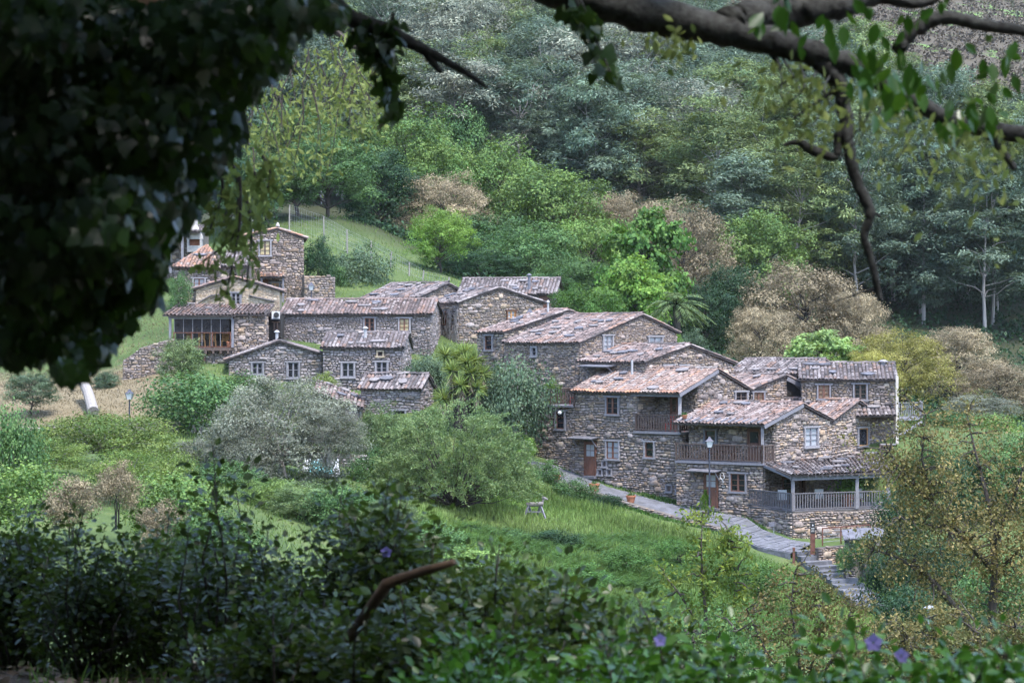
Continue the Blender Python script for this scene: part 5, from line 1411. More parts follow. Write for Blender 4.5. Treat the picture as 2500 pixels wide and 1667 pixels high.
OAKLEAF = (np.array([(0, 0, 0), (.14, .15, .02), (.30, .30, .03), (.18, .42, 0), (.42, .60, .03), (.26, .74, 0), (.24, .92, 0), (0, 1, -.05), (-.24, .92, 0), (-.26, .74, 0), (-.42, .60, .03), (-.18, .42, 0), (-.30, .30, .03), (-.14, .15, .02), (0, .5, .03)]),
           np.array([[i, (i + 1) % 14, 14] for i in range(14)]))

def clumps(r, lobes, per, size, aspect=.55, spread=.26, droop=0.0, up=.35, flat=.8, nsub=26, tpl=KITE, lo=.65, hi=1.35, gj=.28, inner=.12):
    """leaves in small tufts over the surface of each lobe (centre, radius); returns v, f, c"""
    P = []; D = []; N = []; C = []; S = []
    for c, rad in lobes:
        lv = r.uniform(.75, 1.22); lg = r.uniform(.15, .85)
        ns = max(6, int(nsub * r.uniform(.8, 1.2)))
        d = unit(r.normal(0, 1, (ns, 3)) + [0, 0, .25])
        sub = c + d * rad * np.array([1, 1, flat]) * r.uniform(.72, 1.05, (ns, 1))
        ninn = int(ns * inner); sub[:ninn] = c + d[:ninn] * rad * r.uniform(.1, .6, (ninn, 1))
        k = max(3, int(per / ns))
        sv = r.uniform(.85, 1.15, ns)
        p = np.repeat(sub, k, 0) + r.normal(0, 1, (ns * k, 3)) * rad * spread * np.array([1, 1, .65])
        nn = unit(np.repeat(d, k, 0) * 1.0 + r.normal(0, .38, (ns * k, 3)) + [0, 0, up])
        dd = r.normal(0, 1, (ns * k, 3)) + np.repeat(d, k, 0) * .3 + [0, 0, -droop]; dd = unit(dd - nn * (dd * nn).sum(1, keepdims=True) * .75)
        P.append(p); D.append(dd); N.append(nn)
        C.append(np.stack([r.uniform(lo, hi, ns * k) * lv * np.repeat(sv, k), np.clip(r.normal(lg, gj, ns * k), 0, 1), np.zeros(ns * k)], 1))
        S.append(size * r.uniform(.65, 1.3, ns * k))
    P, D, N, C, S = (np.concatenate(q) for q in (P, D, N, C, S))
    return scatter(tpl[0], tpl[1], frames(D, N, S, S * aspect), P, C)

def limb(mb, a, b, ra, rb, r, bend=.12, n=4, seg=6):
    a, b = np.asarray(a, float), np.asarray(b, float); l = np.linalg.norm(b - a)
    pts = [a + (b - a) * t + (r.normal(0, bend * l * .5, 3) if 0 < t < 1 else 0) for t in np.linspace(0, 1, n)]
    mb.tube(pts, [ra + (rb - ra) * t for t in np.linspace(0, 1, n)], seg, False)

class Proto:
    """a tree prototype: unit height 1 is H metres; meshes shared by its copies"""
    def __init__(s, kind, seed, H=10., W=9., crown0=.25, nl=18, per=420, leaf=.32, aspect=.55, mat='l_oak', bark='bark', shape='dome', droop=0., trunk_r=.22, tpl=KITE, spread=.26, stems=1, nsub=26, lobe_r=(.17, .27), up=.35, bare=0.0):
        r = np.random.default_rng(seed); s.H = H; s.W = W; s.r = r
        R_ = W / 2; ch = H * (1 - crown0); zc0 = H * crown0
        lobes = []
        for i in range(nl):
            rad = W * r.uniform(*lobe_r)
            if shape == 'dome':
                t = (i + .5) / nl; th = i * 2.39996 + r.uniform(-.3, .3)
                zz = t ** .9; rr = math.sqrt(max(0, 1 - (abs(zz - .38) / (.66 if zz > .38 else .62)) ** 2)) * .78
                c = np.array([math.cos(th) * rr * R_, math.sin(th) * rr * R_, zc0 + rad * .55 + zz * (ch - rad * 1.3)])
                c[:2] *= r.uniform(.68, 1.15); c[2] += r.normal(0, .05) * ch
            elif shape == 'round':
                d = unit(r.normal(0, 1, 3)); c = np.array([d[0] * R_ * .66, d[1] * R_ * .66, zc0 + ch * .5 + d[2] * (ch * .5 - rad * .7)])
            elif shape == 'tall':
                t = (i + .5) / nl; th = i * 2.39996 + r.uniform(-.5, .5)
                prof = math.sin(min(1, t * .93 + .12) * math.pi) ** .6
                c = np.array([math.cos(th) * R_ * .6 * prof * r.uniform(.3, 1.1), math.sin(th) * R_ * .6 * prof * r.uniform(.3, 1.1), zc0 + t * (ch - rad)])
            elif shape == 'layer':
                t = (i + .5) / nl; th = i * 2.39996
                rr = R_ * .8 * math.sqrt(r.random()); c = np.array([math.cos(th) * rr, math.sin(th) * rr, zc0 + ch * (.12 + .75 * t) * (1 - .25 * (rr / R_) ** 2)])
            lobes.append((c, rad))
        v, f, c = clumps(r, lobes, per, leaf, aspect, spread, droop, up, .8 if shape != 'layer' else .35, nsub, tpl)
        s.crown = np_mesh('crown', v, f, c); s.crown.materials.append(M[mat])
        mb = MB()
        if stems == 1:
            top = np.array([r.uniform(-.04, .04) * W, r.uniform(-.04, .04) * W, zc0 + ch * (.55 if shape != 'tall' else .92)])
            mid = top * [.5, .5, .45] + r.normal(0, .03 * W, 3) * [1, 1, 0]
            mb.tube([[0, 0, -1.2], [0, 0, 0], mid, top], [trunk_r * 1.25, trunk_r, trunk_r * .75, trunk_r * .25], 8, False)
            spine = lambda z: np.interp(z, [0, mid[2], top[2]], [0, mid[0], top[0]]), lambda z: np.interp(z, [0, mid[2], top[2]], [0, mid[1], top[1]])
            for c_, rad in lobes:
                z0 = max(zc0 * .6, min(top[2], c_[2] - (.5 if shape != 'tall' else .35) * np.linalg.norm(c_[:2]) - rad * .3))
                a = np.array([spine[0](z0), spine[1](z0), z0]); tr = trunk_r * (.55 - .3 * z0 / H)
                limb(mb, a, c_ + [0, 0, rad * .2], tr, trunk_r * .06, r)
        else:
            for k in range(stems):
                th = k * 2.4; b = np.array([math.cos(th) * .05 * W, math.sin(th) * .05 * W, 0]); sel = [l for i, l in enumerate(lobes) if i % stems == k]
                if not sel: continue
                m = np.mean([l[0] for l in sel], axis=0); m = m * [.7, .7, .6]
                mb.tube([b - [0, 0, 1.], b, (b + m) / 2 + r.normal(0, .02 * W, 3), m], [trunk_r, trunk_r, trunk_r * .7, trunk_r * .45], 7, False)
                for c_, rad in sel: limb(mb, m * r.uniform(.75, 1), c_ + [0, 0, rad * .2], trunk_r * .4, trunk_r * .06, r)
        s.trunk = np_mesh('trunk', np.array(mb.v), mb.f, smooth=True); s.trunk.materials.append(M[bark])
    def place(s, name, x, y, z, sx, sz, label, cat='tree', group=None, rot=None, mat=None):
        e = bpy.data.objects.new(name, None); COL.objects.link(e); e.empty_display_size = .3
        e.location = (x, y, z); e.scale = (sx, sx, sz); e.rotation_euler = (0, 0, s.r.uniform(0, 6.28) if rot is None else rot)
        WLOC[e.name] = np.array([x, y, z]); tag(e, label, cat, group)
        for nm, me in (('trunk', s.trunk), ('crown', s.crown)):
            if nm == 'crown' and mat:
                key = (me.name, mat)
                if key not in PIECE_ME:
                    c = me.copy(); c.materials.clear(); c.materials.append(M[mat]); PIECE_ME[key] = c
                me = PIECE_ME[key]
            o = bpy.data.objects.new(nm, me); o.parent = e; COL.objects.link(o)
        return e
    def fit(s, name, px, y_top, width, Y, label, cat='tree', group=None, y_base=None, rot=None, mat=None):
        """stand the tree so that its top and width fall on these photograph measures"""
        t = at(px, y_top, Y); zg = gz(t[0], t[1]) if y_base is None else at(px, y_base, Y)[2]
        h_ = max(1.0, t[2] - zg) * .97; w = width / F * Y
        return s.place(name, t[0], t[1], zg, w / s.W, h_ / s.H, label, cat, group, rot, mat)

# ------------------------------------------------------------------ prototypes
P_oak = [Proto('oak', 11 + i, 12, 11, .16, 30, 640, .28, .62, 'l_oak', nsub=20, spread=.19, lobe_r=(.14, .23)) for i in range(3)]
P_fine = [Proto('fine', 21 + i, 10, 10, .14, 34, 760, .20, .5, 'l_tan', nsub=24, spread=.17, lobe_r=(.12, .21)) for i in range(2)]
P_big = [Proto('maple', 31 + i, 10, 8, .12, 26, 300, .40, .85, 'l_maple', nsub=18, spread=.2, lobe_r=(.14, .23)) for i in range(2)]
P_euc = [Proto('eucalyptus', 41 + i, 24, 9.0, .22 if i % 3 else .12, 26, 640, .44, .30, 'l_euc', 'bark_pale', 'dome' if i % 3 else 'tall', droop=.8, trunk_r=.17, nsub=18, lobe_r=(.15, .26), spread=.20) for i in range(6)]
P_bush = [Proto('bush', 61 + i, 3, 3.6, .02, 14, 420, .15, .55, 'l_mid', 'bark', 'dome', stems=4, trunk_r=.05, nsub=24) for i in range(3)]

# ------------------------------------------------------------------ trees behind the village
G_b = 'broadleaf trees behind the village'
BACK = [ # proto, px, y_top, width, Y, material, label
 (P_oak[0], 560, 380, 260, 205, 'l_dark', 'dark green tree above the hipped red roof, beside the ivy'),
 (P_oak[1], 650, 365, 240, 212, 'l_mid', 'green tree directly above the tall narrow house'),
 (P_oak[2], 800, 330, 260, 214, 'l_mid', 'rounded green tree standing at the top of the fenced slope'),
 (P_oak[0], 730, 240, 260, 238, 'l_mid', 'green tree behind the yellow-green hanging spray'),
 (P_oak[1], 925, 360, 220, 222, 'l_dark', 'dark green tree in shade right of the fenced slope'),
 (P_oak[2], 985, 262, 290, 242, 'l_oak', 'bright green tree at the upper left edge of the broadleaf wood'),
 (P_oak[0], 1110, 245, 190, 258, 'l_mid', 'dull green conical tree below the blossoming eucalyptus'),
 (P_oak[1], 1060, 345, 200, 238, 'l_oak', 'green tree rising behind the tan tree'),
 (P_oak[2], 1225, 345, 250, 244, 'l_oak', 'yellow-green topped tree in the middle of the broadleaf wood'),
 (P_oak[0], 1345, 395, 300, 232, 'l_oak', 'largest green tree above the village centre'),
 (P_oak[1], 1190, 520, 230, 214, 'l_mid', 'shaded green tree low behind the rear roofs'),
 (P_oak[2], 1300, 540, 250, 208, 'l_mid', 'broad green tree just above the rear house flue'),
 (P_oak[0], 1440, 520, 240, 212, 'l_oak', 'green tree left of the big leafy maple'),
 (P_oak[1], 1170, 610, 200, 203, 'l_dark', 'dark green undergrowth tree behind the wide gable'),
 (P_oak[2], 1395, 625, 200, 200, 'l_mid', 'low green tree behind the ivy mound'),
 (P_fine[0], 1082, 418, 235, 223, 'l_tan', 'tan-leaved tree with bare lower branches above the fence'),
 (P_oak[1], 1078, 505, 165, 198, 'l_bright', 'bright fresh green tree at the right end of the fence'),
 (P_fine[1], 1480, 458, 200, 236, 'l_tan', 'small tan-leaved crown behind the maple'),
 (P_fine[0], 1665, 482, 260, 222, 'l_tan', 'tall tan-leaved tree behind the palm'),
 (P_fine[1], 1590, 478, 190, 232, 'l_tan', 'tan-leaved tree left of the tall tan tree'),
 (P_big[0], 1580, 498, 210, 196, 'l_maple', 'large deep green maple above the centre roof'),
 (P_big[1], 1548, 610, 165, 188, 'l_bright', 'fresh green maple in front of the deep green one'),
 (P_oak[0], 1850, 502, 270, 236, 'l_oak', 'round bright green tree right of the tan trees'),
 (P_oak[1], 1790, 640, 190, 206, 'l_dark', 'dark green tree in shade right of the palm'),
 (P_oak[2], 1720, 700, 170, 200, 'l_dark', 'darkest tree low beside the palm fronds'),
 (P_fine[0], 1960, 632, 330, 203, 'l_tan', 'widest tan-leaved tree above the rear right roofs'),
 (P_fine[1], 1860, 740, 190, 192, 'l_tan', 'low tan-leaved tree at the left foot of the widest one'),
 (P_fine[1], 2090, 700, 170, 200, 'l_tan', 'tan-leaved tree at the right shoulder of the widest one'),
 (P_big[0], 2003, 800, 185, 176, 'l_pale', 'pale bright green maple just above the rear right roof'),
 (P_fine[0], 2200, 800, 250, 176, 'l_olive', 'olive-yellow tree behind the timber side balcony'),
 (P_fine[1], 2130, 850, 140, 172, 'l_olive', 'small olive-yellow tree between pale maple and balcony house'),
 (P_fine[1], 2330, 790, 260, 196, 'l_tan', 'tan-leaved tree right of the olive-yellow one'),
 (P_fine[0], 2450, 880, 240, 190, 'l_tan', 'tan-leaved tree at the right edge of the photo'),
 (P_fine[1], 2390, 960, 200, 172, 'l_grey', 'greyish low tree right of the balcony house'),
 (P_bush[0], 2290, 1010, 170, 160, 'l_mid', 'green bush behind the brown-leaved tree'),
]
for i, (p, px, yt, w, Y, mt, lab) in enumerate(BACK):
    p.fit('broadleaf_tree' if p in P_oak + P_big else 'tan_tree' if mt == 'l_tan' else 'garden_tree', px, yt, w, Y, lab, 'tree', G_b, rot=i * 1.7, mat=mt)
# smaller plants among the houses
def bush(name, px, yt, w, Y, mt, lab, yb=None, proto=None, k=0, cat='shrub', group='shrubs between the houses'):
    return (proto or P_bush[k % 3]).fit(name, px, yt, w, Y, lab, cat, group, y_base=yb, rot=k * 1.3, mat=mt)
bush('shrub', 873, 590, 150, 187, 'l_blue', 'pale grey-green bush at the foot of the fence', 745, k=1)
bush('shrub', 815, 640, 80, 185, 'l_mid', 'small green bush right of the garden wall', 745, k=2)
bush('ivy_bush', 776, 572, 80, 184, 'l_dark', 'dark ivy bush on the garden wall by the tall narrow house', 700, k=0)
bush('ivy_bush', 1395, 688, 110, 176, 'l_maple', 'rounded ivy mound left of the maples', 800, k=1)
bush('ivy_bush', 1470, 700, 110, 175, 'l_maple', 'second ivy mound nearer the fresh green maple', 800, k=2)
bush('shrub', 1690, 800, 70, 172, 'l_blue', 'pale shrub at the right eave of the large centre house', 870, k=0)
bush('shrub', 1640, 800, 50, 168, 'l_bright', 'small fresh shrub at the gable corner under the palm', 860, k=2)
bush('ivy_bush', 437, 660, 60, 166, 'l_mid', 'green climber on the left end of the hipped-roof house', 760, k=1)

# ------------------------------------------------------------------ eucalyptus wood
r_ = np.random.default_rng(77)
rows = []
Y = 248.0
while Y < 475:
    step = 5.9 + (Y - 248) * .012
    x0, x1 = (560 - CX) / F * Y, (2620 - CX) / F * Y
    x = x0 + r_.uniform(0, step * 1.2)
    while x < x1:
        rows.append((x + r_.normal(0, 1.0), Y + r_.normal(0, 1.6))); x += step * r_.uniform(1.0, 1.45)
    Y += step * 1.25
EL = {0: ('l_euc', 'grey-green eucalyptus among the dense wood on the hillside', 'grey-green eucalyptus trees'),
      1: ('l_euc2', 'yellow-green tipped eucalyptus among the dense wood on the hillside', 'yellow-tipped eucalyptus trees'),
      2: ('l_euc3', 'pale blossoming eucalyptus among the dense wood on the hillside', 'pale blossoming eucalyptus trees')}
keep = []
for i, (x, y) in enumerate(rows):
    px = CX + x / y * F
    zg = gz(x, y); H_ = r_.uniform(15, 24) * (1.0 if px < 1900 else 1.08)
    pyt = CY - (zg + H_ - ZC) / y * F; pyb = CY - (zg + H_ * .2 - ZC) / y * F
    if pyb < -60 or (px < 860 and pyt > 120): continue
    if y < 290 and px < 1450 and pyt > 330: continue       # broadleaf wood stands here
    if y < 258 and px < 1700: continue
    if px > 1720 and pyt < -30 + (px - 1720) * .31 + r_.normal(0, 25): continue       # open heath above this line
    q = r_.random(); k = 2 if (900 < px < 1650 and q < .30) or (q < .07) else 1 if q > .72 else 0
    keep.append((x, y, zg, H_, k, px, i))
REG = [(900, 'behind the dark ivy'), (1150, 'above the fenced slope'), (1400, 'above the broadleaf wood'), (1650, 'above the tan-leaved crowns'), (1850, 'above the palm'), (2050, 'behind the hanging dark branch'), (2250, 'above the rear right houses'), (9999, 'at the right edge')]
RNK = [(285, 'front rank'), (330, 'second rank'), (385, 'middle rank'), (9999, 'top rank')]
LK = ['grey-green eucalyptus', 'yellow-tipped eucalyptus', 'pale blossoming eucalyptus']
ORD = ['leftmost', 'second from left', 'third from left', 'fourth from left', 'fifth from left', 'sixth from left', 'seventh from left', 'eighth from left', 'ninth from left', 'tenth from left', 'eleventh from left', 'twelfth from left']
bins = {}
for t_ in keep:
    key = (t_[4], next(n for l, n in REG if t_[5] < l), next(n for l, n in RNK if t_[1] < l)); bins.setdefault(key, []).append(t_)
for key, ts in bins.items():
    ts.sort(key=lambda t_: t_[5])
    for j, (x, y, zg, H_, k, px, i) in enumerate(ts):
        lab = f'{LK[k]} {key[1]}, {key[2]} of the wood' + (f', {ORD[j] if j < len(ORD) else str(j + 1) + chr(116) + chr(104) + " from left"}' if len(ts) > 1 else '')
        P_euc[i % 6].place('eucalyptus', x, y, zg, r_.uniform(1.05, 1.55), H_ / 24, lab, 'tree', EL[k][2], mat=EL[k][0])
ne = len(keep)
print('eucalyptus', ne)

# ------------------------------------------------------------------ heath on the far slope
r_ = np.random.default_rng(78); n_ = 8000
Yh = 370 + 330 * r_.random(n_) ** 1.3; pxh = r_.uniform(1500, 2600, n_); Yh = np.where(pxh < 1850, Yh + 70, Yh); xh = (pxh - CX) / F * Yh; zh = gz(xh, Yh)
k = 9
P = np.repeat(np.stack([xh, Yh, zh], 1), k, 0); sz = np.repeat(r_.uniform(.5, 1.3, n_), k)
off = unit(r_.normal(0, 1, (n_ * k, 3)) * [1, 1, .8] + [0, 0, .4]) * sz[:, None]
v, f, c = scatter(KITE[0], KITE[1], frames(unit(r_.normal(0, 1, (n_ * k, 3)) + [0, 0, .6]), unit(off), sz * r_.uniform(.5, 1.0, n_ * k), sz * r_.uniform(.35, .7, n_ * k)), P + off * [1, 1, .8], np.stack([np.repeat(r_.uniform(.6, 1.3, n_), k) * r_.uniform(.8, 1.2, n_ * k), r_.random(n_ * k), np.zeros(n_ * k)], 1))
obj('heather', v, f, M['l_heath'], col=c, kind='stuff', label='pinkish brown heath covering the far slope, upper right')

# ------------------------------------------------------------------ palm
def palm():
    r = np.random.default_rng(5); b = at(1650, 880, 178); crown = at(1652, 745, 178)
    e = empty('palm_tree', b, 'palm with long drooping feather fronds behind the centre gable', 'palm tree')
    MB().tube([b - EZ, b, (b + crown) / 2 + [.1, 0, 0], crown], [.32, .3, .26, .28], 10, False).build('trunk', M['bark'], e)
    for i in range(34):
        th = i * 2.39996; el = r.uniform(-.1, 1.25); L_ = r.uniform(2.2, 2.9)
        d = np.array([math.cos(th) * math.cos(el), math.sin(th) * math.cos(el), math.sin(el)])
        n = 9; pts = []
        for t in np.linspace(0, 1, n): pts.append(crown + d * L_ * t + np.array([0.18 * t * t, 0, -1.5 * t * t * (L_ / 2.6)]))
        pts = np.array(pts); mb = MB(); mb.tube(pts, [.03 - .025 * t for t in np.linspace(0, 1, n)], 4, False)
        rib = mb.build('frond', M['l_palm'], e)
        P = []; D = []; S = []
        for t in np.linspace(.06, .99, 34):
            k = min(int(t * (n - 1)), n - 2); q = t * (n - 1) - k; p = pts[k] * (1 - q) + pts[k + 1] * q; tg = unit(pts[k + 1] - pts[k])
            sd = unit(np.cross(tg, EZ))
            for sgn in (-1, 1): P.append(p); D.append(unit(sd * sgn * .8 + tg * .6 - EZ * .35)); S.append(.55 * math.sin(max(.2, t * 2.9)) * r.uniform(.8, 1.1) + .1)
        P, D, S = np.array(P), np.array(D), np.array(S)
        v, f, c = scatter(KITE[0], KITE[1], frames(D, r.normal(0, .4, (len(P), 3)) + EZ, S, np.full(len(P), .05)), P, leafcol(r, len(P), gmean=.55))
        obj('leaflets', v, f, M['l_palm'], rib, col=c)
palm()

# ------------------------------------------------------------------ yucca
def yucca():
    r = np.random.default_rng(6); b = at(1115, 1000, 148.5); b[2] = gz(b[0], b[1])
    e = empty('yucca', b, 'many-headed spiky yucca with pale dead skirts in the village centre', 'yucca')
    heads = [(1088, 868, 148.5), (1132, 862, 149), (1160, 880, 148.6), (1105, 905, 147.8), (1150, 912, 147.6), (1178, 912, 148.4), (1082, 975, 147.2), (1125, 940, 147.4), (1165, 948, 147.8), (1112, 875, 149.4), (1140, 885, 148)]
    for i, hpt in enumerate(heads):
        c0 = at(*hpt); low = i == 6
        mb = MB(); base = b + [r.uniform(-.5, .5), r.uniform(-.3, .3), -.3]
        limb(mb, base, c0, .14, .09, r, .06); st = mb.build('stem', M['bark'], e)
        n = 120; d = unit(r.normal(0, 1, (n, 3)) + [0, 0, .45]); L_ = r.uniform(.75, 1.0, n)
        tp = (np.array([(-.5, 0, 0), (.5, 0, 0), (.42, .55, -.01), (0, 1, -.06), (-.42, .55, -.01)]), np.array([[0, 1, 2, 3, 4]]))
        v, f, c = scatter(tp[0], tp[1], frames(d, np.tile(EZ, (n, 1)) + r.normal(0, .3, (n, 3)), L_, np.full(n, .065)), np.tile(c0, (n, 1)), leafcol(r, n, gmean=.5))
        obj('leaf_rosette', v, f, M['l_yucca'], st, col=c)
        if i in (4, 5, 7, 8, 3, 6):
            n = 80; p = c0 - EZ * r.uniform(.1, .8, (n, 1)) + r.normal(0, .06, (n, 3)); d = unit(r.normal(0, .35, (n, 3)) - EZ)
            v, f, c = scatter(tp[0], tp[1], frames(d, r.normal(0, 1, (n, 3)), r.uniform(.4, .65, n), np.full(n, .05)), p, leafcol(r, n))
            obj('dead_skirt', v, f, M['l_dead'], st, col=c)
yucca()

# ------------------------------------------------------------------ shrubs and trees in front of the village
P_fig = [Proto('fig', 71 + i, 5, 6.6, .05, 24, 330, .21, .85, 'l_blue', 'bark_pale', 'dome', stems=4, trunk_r=.1, nsub=26) for i in range(2)]
P_grey = Proto('grey', 75, 7, 9, .02, 60, 640, .14, .5, 'l_grey', 'bark_pale', 'dome', stems=6, trunk_r=.16, nsub=26, lobe_r=(.08, .15), spread=.2)
P_layer = Proto('layer', 76, 5, 9, .12, 34, 560, .16, .6, 'l_layer', 'bark_pale', 'layer', stems=3, trunk_r=.14, nsub=26, lobe_r=(.09, .15))
def feather():
    """arching feathery shrub: sprays of tiny leaves along outward-bending shoots"""
    r = np.random.default_rng(81); b = at(1110, 1290, 131); b[2] = gz(b[0], b[1]) - .1
    e = empty('feathery_shrub', b, 'large feathery grey-green shrub with arching sprays in the middle foreground of the meadow', 'shrub')
    W_, H_ = 430 / F * 131 / 2, at(0, 960, 131)[2] - b[2]
    mb = MB(); P = []; D = []; C = []
    for i in range(760):
        th = r.uniform(0, 6.28); u = math.sqrt(r.random()); z0 = H_ * r.uniform(.2, .92) * math.sqrt(max(.05, 1 - (u * .95) ** 2))
        c = np.array([math.cos(th) * W_ * u * .82, math.sin(th) * W_ * u * .7, z0])
        d = unit(np.array([math.cos(th), math.sin(th) * .8, .55]) * [1, 1, 1] + r.normal(0, .3, 3)); L_ = r.uniform(.7, 1.3)
        if i % 8 == 0: limb(mb, b + [0, 0, .1], b + c, .05, .012, r, .05)
        n = 62; t = r.random(n); lv = r.uniform(.8, 1.2); lg = r.uniform(.2, .8)
        p = b + c + d * (L_ * t)[:, None] + np.outer(t ** 2, [0, 0, -.45]) + r.normal(0, .13, (n, 3)) * (1.1 - t)[:, None]
        P.append(p); D.append(unit(d + r.normal(0, .55, (n, 3)))); C.append(np.stack([r.uniform(.7, 1.3, n) * lv, np.clip(r.normal(lg, .25, n), 0, 1), np.zeros(n)], 1))
    P, D, C = np.concatenate(P), np.concatenate(D), np.concatenate(C); n = len(P)
    v, f, c = scatter(KITE[0], KITE[1], frames(D, r.normal(0, 1, (n, 3)) + EZ * .5, r.uniform(.11, .21, n), r.uniform(.045, .08, n)), P, C)
    obj('crown', v, f, M['l_feather'], e, col=c); mb.build('trunk', M['bark'], e)
feather()
GF = 'shrubs in front of the village'
P_grey.fit('grey_shrub', 690, 908, 400, 128, 'huge grey-green shrub with pale twisted stems below the grey gable', 'shrub', GF, y_base=1200, rot=.4)
P_grey.fit('grey_shrub', 590, 1010, 220, 126, 'lower left skirt of grey-green shrubbery beside the huge shrub', 'shrub', GF, y_base=1205, rot=1.4)
P_grey.fit('grey_shrub', 800, 985, 200, 126.5, 'grey-green shrub at the right shoulder of the huge shrub, above the pool', 'shrub', GF, y_base=1120, rot=2.4)
P_fig[0].fit('fig_tree', 480, 905, 250, 145, 'dense green fig at the foot of the glazed veranda house', 'tree', GF, rot=1.0, mat='l_mid')
P_fig[1].fit('fig_tree', 590, 905, 140, 150, 'small green fig against the grey gable wall', 'tree', GF, rot=2.0, mat='l_mid')
bush('young_tree', 445, 822, 120, 151, 'l_feather', 'airy light green young tree before the veranda', 950, proto=P_oak[1], k=1, cat='tree', group=GF)
P_fig[0].fit('fig_tree', 1250, 868, 175, 150, 'blue-green fig tree between yucca and terrace railing', 'tree', GF, rot=3.0, mat='l_blue')
P_fig[1].fit('fig_tree', 1195, 900, 130, 149, 'blue-green fig right behind the yucca stems', 'tree', GF, rot=4.0, mat='l_blue')
P_fig[1].fit('fig_tree', 1040, 858, 110, 154, 'blue-green fig left of the yucca', 'tree', GF, rot=.7, mat='l_blue')
bush('climbing_shrub', 1345, 915, 45, 153.5, 'l_bright', 'small yellow-green bush behind the terrace railing', 1010, k=1, group=GF)
bush('green_shrub', 930, 985, 120, 143, 'l_feather', 'light green shrub before the smallest outbuilding', 1190, proto=P_oak[2], k=2, group=GF)
bush('green_shrub', 1010, 1010, 120, 141, 'l_feather', 'light green shrub left of the feathery one', 1190, proto=P_oak[0], k=3, group=GF)
bush('green_shrub', 905, 1090, 130, 134, 'l_mid', 'mid-green shrub right of the pool', 1230, k=1, group=GF)
bush('climbing_vine', 790, 905, 62, 154.5, 'l_yellow', 'yellow-green vine climbing the grey wall', 960, k=0, group=GF)
bush('green_shrub', 1280, 1060, 60, 149, 'l_bright', 'fresh green shrub at the upper end of the lane', 1130, k=2, group=GF)
P_layer.fit('layered_tree', 250, 995, 440, 119, 'broad layered yellow-green tree below the dry bank', 'tree', GF, rot=.5)
P_layer.fit('layered_tree', 330, 1085, 330, 106, 'layered green tree lower on the left', 'tree', GF, rot=2.5, mat='l_layer')
P_layer.fit('layered_tree', 100, 1060, 260, 112, 'layered green tree at the far left below the wall', 'tree', GF, rot=4.5, mat='l_layer')
bush('olive_tree', 75, 905, 130, 150, 'l_blue', 'pale blue-green olive on the dry bank at far left', 1005, proto=P_oak[0], k=1, cat='tree', group=GF)
bush('olive_tree', 258, 905, 70, 158, 'l_blue', 'small olive sapling behind the barkless log', 965, proto=P_oak[1], k=4, cat='tree', group=GF)
bush('green_shrub', 25, 985, 160, 100, 'l_mid', 'green shrub at the left edge under the ivy', 1240, proto=P_fig[0], k=2, group=GF)
bush('green_shrub', 80, 1120, 260, 92, 'l_oak', 'rounded green shrub low at the left edge', 1300, proto=P_fig[1], k=3, group=GF)
bush('green_shrub', 420, 1150, 230, 96, 'l_oak', 'green shrub in front of the layered tree', 1300, proto=P_fig[0], k=1, group=GF)
bush('tan_shrub', 285, 1120, 110, 84, 'l_tan', 'small tan shrub left of centre in the lower left', 1250, k=0, group=GF)
bush('tan_shrub', 390, 1215, 120, 76, 'l_tan', 'tan shrub lowest of the lower left ones', 1340, k=1, group=GF)
bush('tan_shrub', 175, 1160, 130, 80, 'l_tan', 'tan shrub at the far lower left', 1290, k=2, group=GF)
bush('green_shrub', 520, 1240, 220, 72, 'l_mid', 'green shrub behind the dark foreground bushes', 1400, proto=P_fig[1], k=4, group=GF)
bush('green_shrub', 900, 1200, 150, 118, 'l_dark', 'dark shrub at the left foot of the feathery shrub', 1300, k=2, group=GF)
bush('tan_shrub', 480, 1060, 130, 128, 'l_grey', 'grey shrub left of the huge grey-green one', 1150, k=1, group=GF)
bush('bramble', 1330, 1120, 90, 147.5, 'l_mid', 'green bramble under the upper bend of the lane', 1200, k=0, group=GF)
bush('bramble', 1400, 1165, 110, 144.5, 'l_mid', 'green bramble below the widest terracotta pot', 1230, k=1, group=GF)
bush('bramble', 1480, 1205, 90, 142.5, 'l_dark', 'dark bramble below the middle of the lane', 1250, k=2, group=GF)
bush('green_shrub', 2190, 1330, 150, 118, 'l_dark', 'dark shrub beside the overgrown stone shed', 1520, proto=P_fig[1], k=3, group=GF)
bush('green_shrub', 2230, 1420, 190, 100, 'l_dark', 'dark shrub right of the lower steps', 1600, proto=P_fig[0], k=2, group=GF)

bush('green_shrub', 2300, 1000, 200, 166, 'l_mid', 'green shrub between balcony house and brown-leaved tree', 1130, proto=P_oak[0], k=1, group=GF)
bush('green_shrub', 2420, 1010, 220, 162, 'l_oak', 'tall green shrub at the right edge above the brown-leaved tree', 1170, proto=P_oak[1], k=2, group=GF)
bush('green_shrub', 2270, 1080, 160, 146, 'l_mid', 'green shrub right of the porch', 1240, proto=P_oak[2], k=3, group=GF)
bush('green_shrub', 2380, 1100, 220, 140, 'l_dark', 'dark green shrub behind the brown-leaved tree crown', 1300, proto=P_oak[0], k=4, group=GF)
bush('green_shrub', 2470, 1050, 220, 140, 'l_mid', 'green shrub at the right edge behind the forked trunk', 1300, proto=P_oak[1], k=5, group=GF)
bush('green_shrub', 2200, 1190, 130, 134, 'l_dark', 'dark shrub against the right end of the porch plinth', 1340, proto=P_fig[0], k=6, group=GF)
bush('ivy_bush', 2110, 1300, 70, 127.4, 'l_mid', 'ivy creeping over the low stone shed', 1390, k=0, group=GF)
bush('ivy_bush', 2062, 1326, 46, 128.4, 'l_mid', 'ivy at the left corner of the low stone shed', 1400, k=1, group=GF)
bush('green_shrub', 2300, 1300, 200, 112, 'l_dark', 'dark shrub under the brown-leaved crown', 1480, proto=P_fig[1], k=2, group=GF)
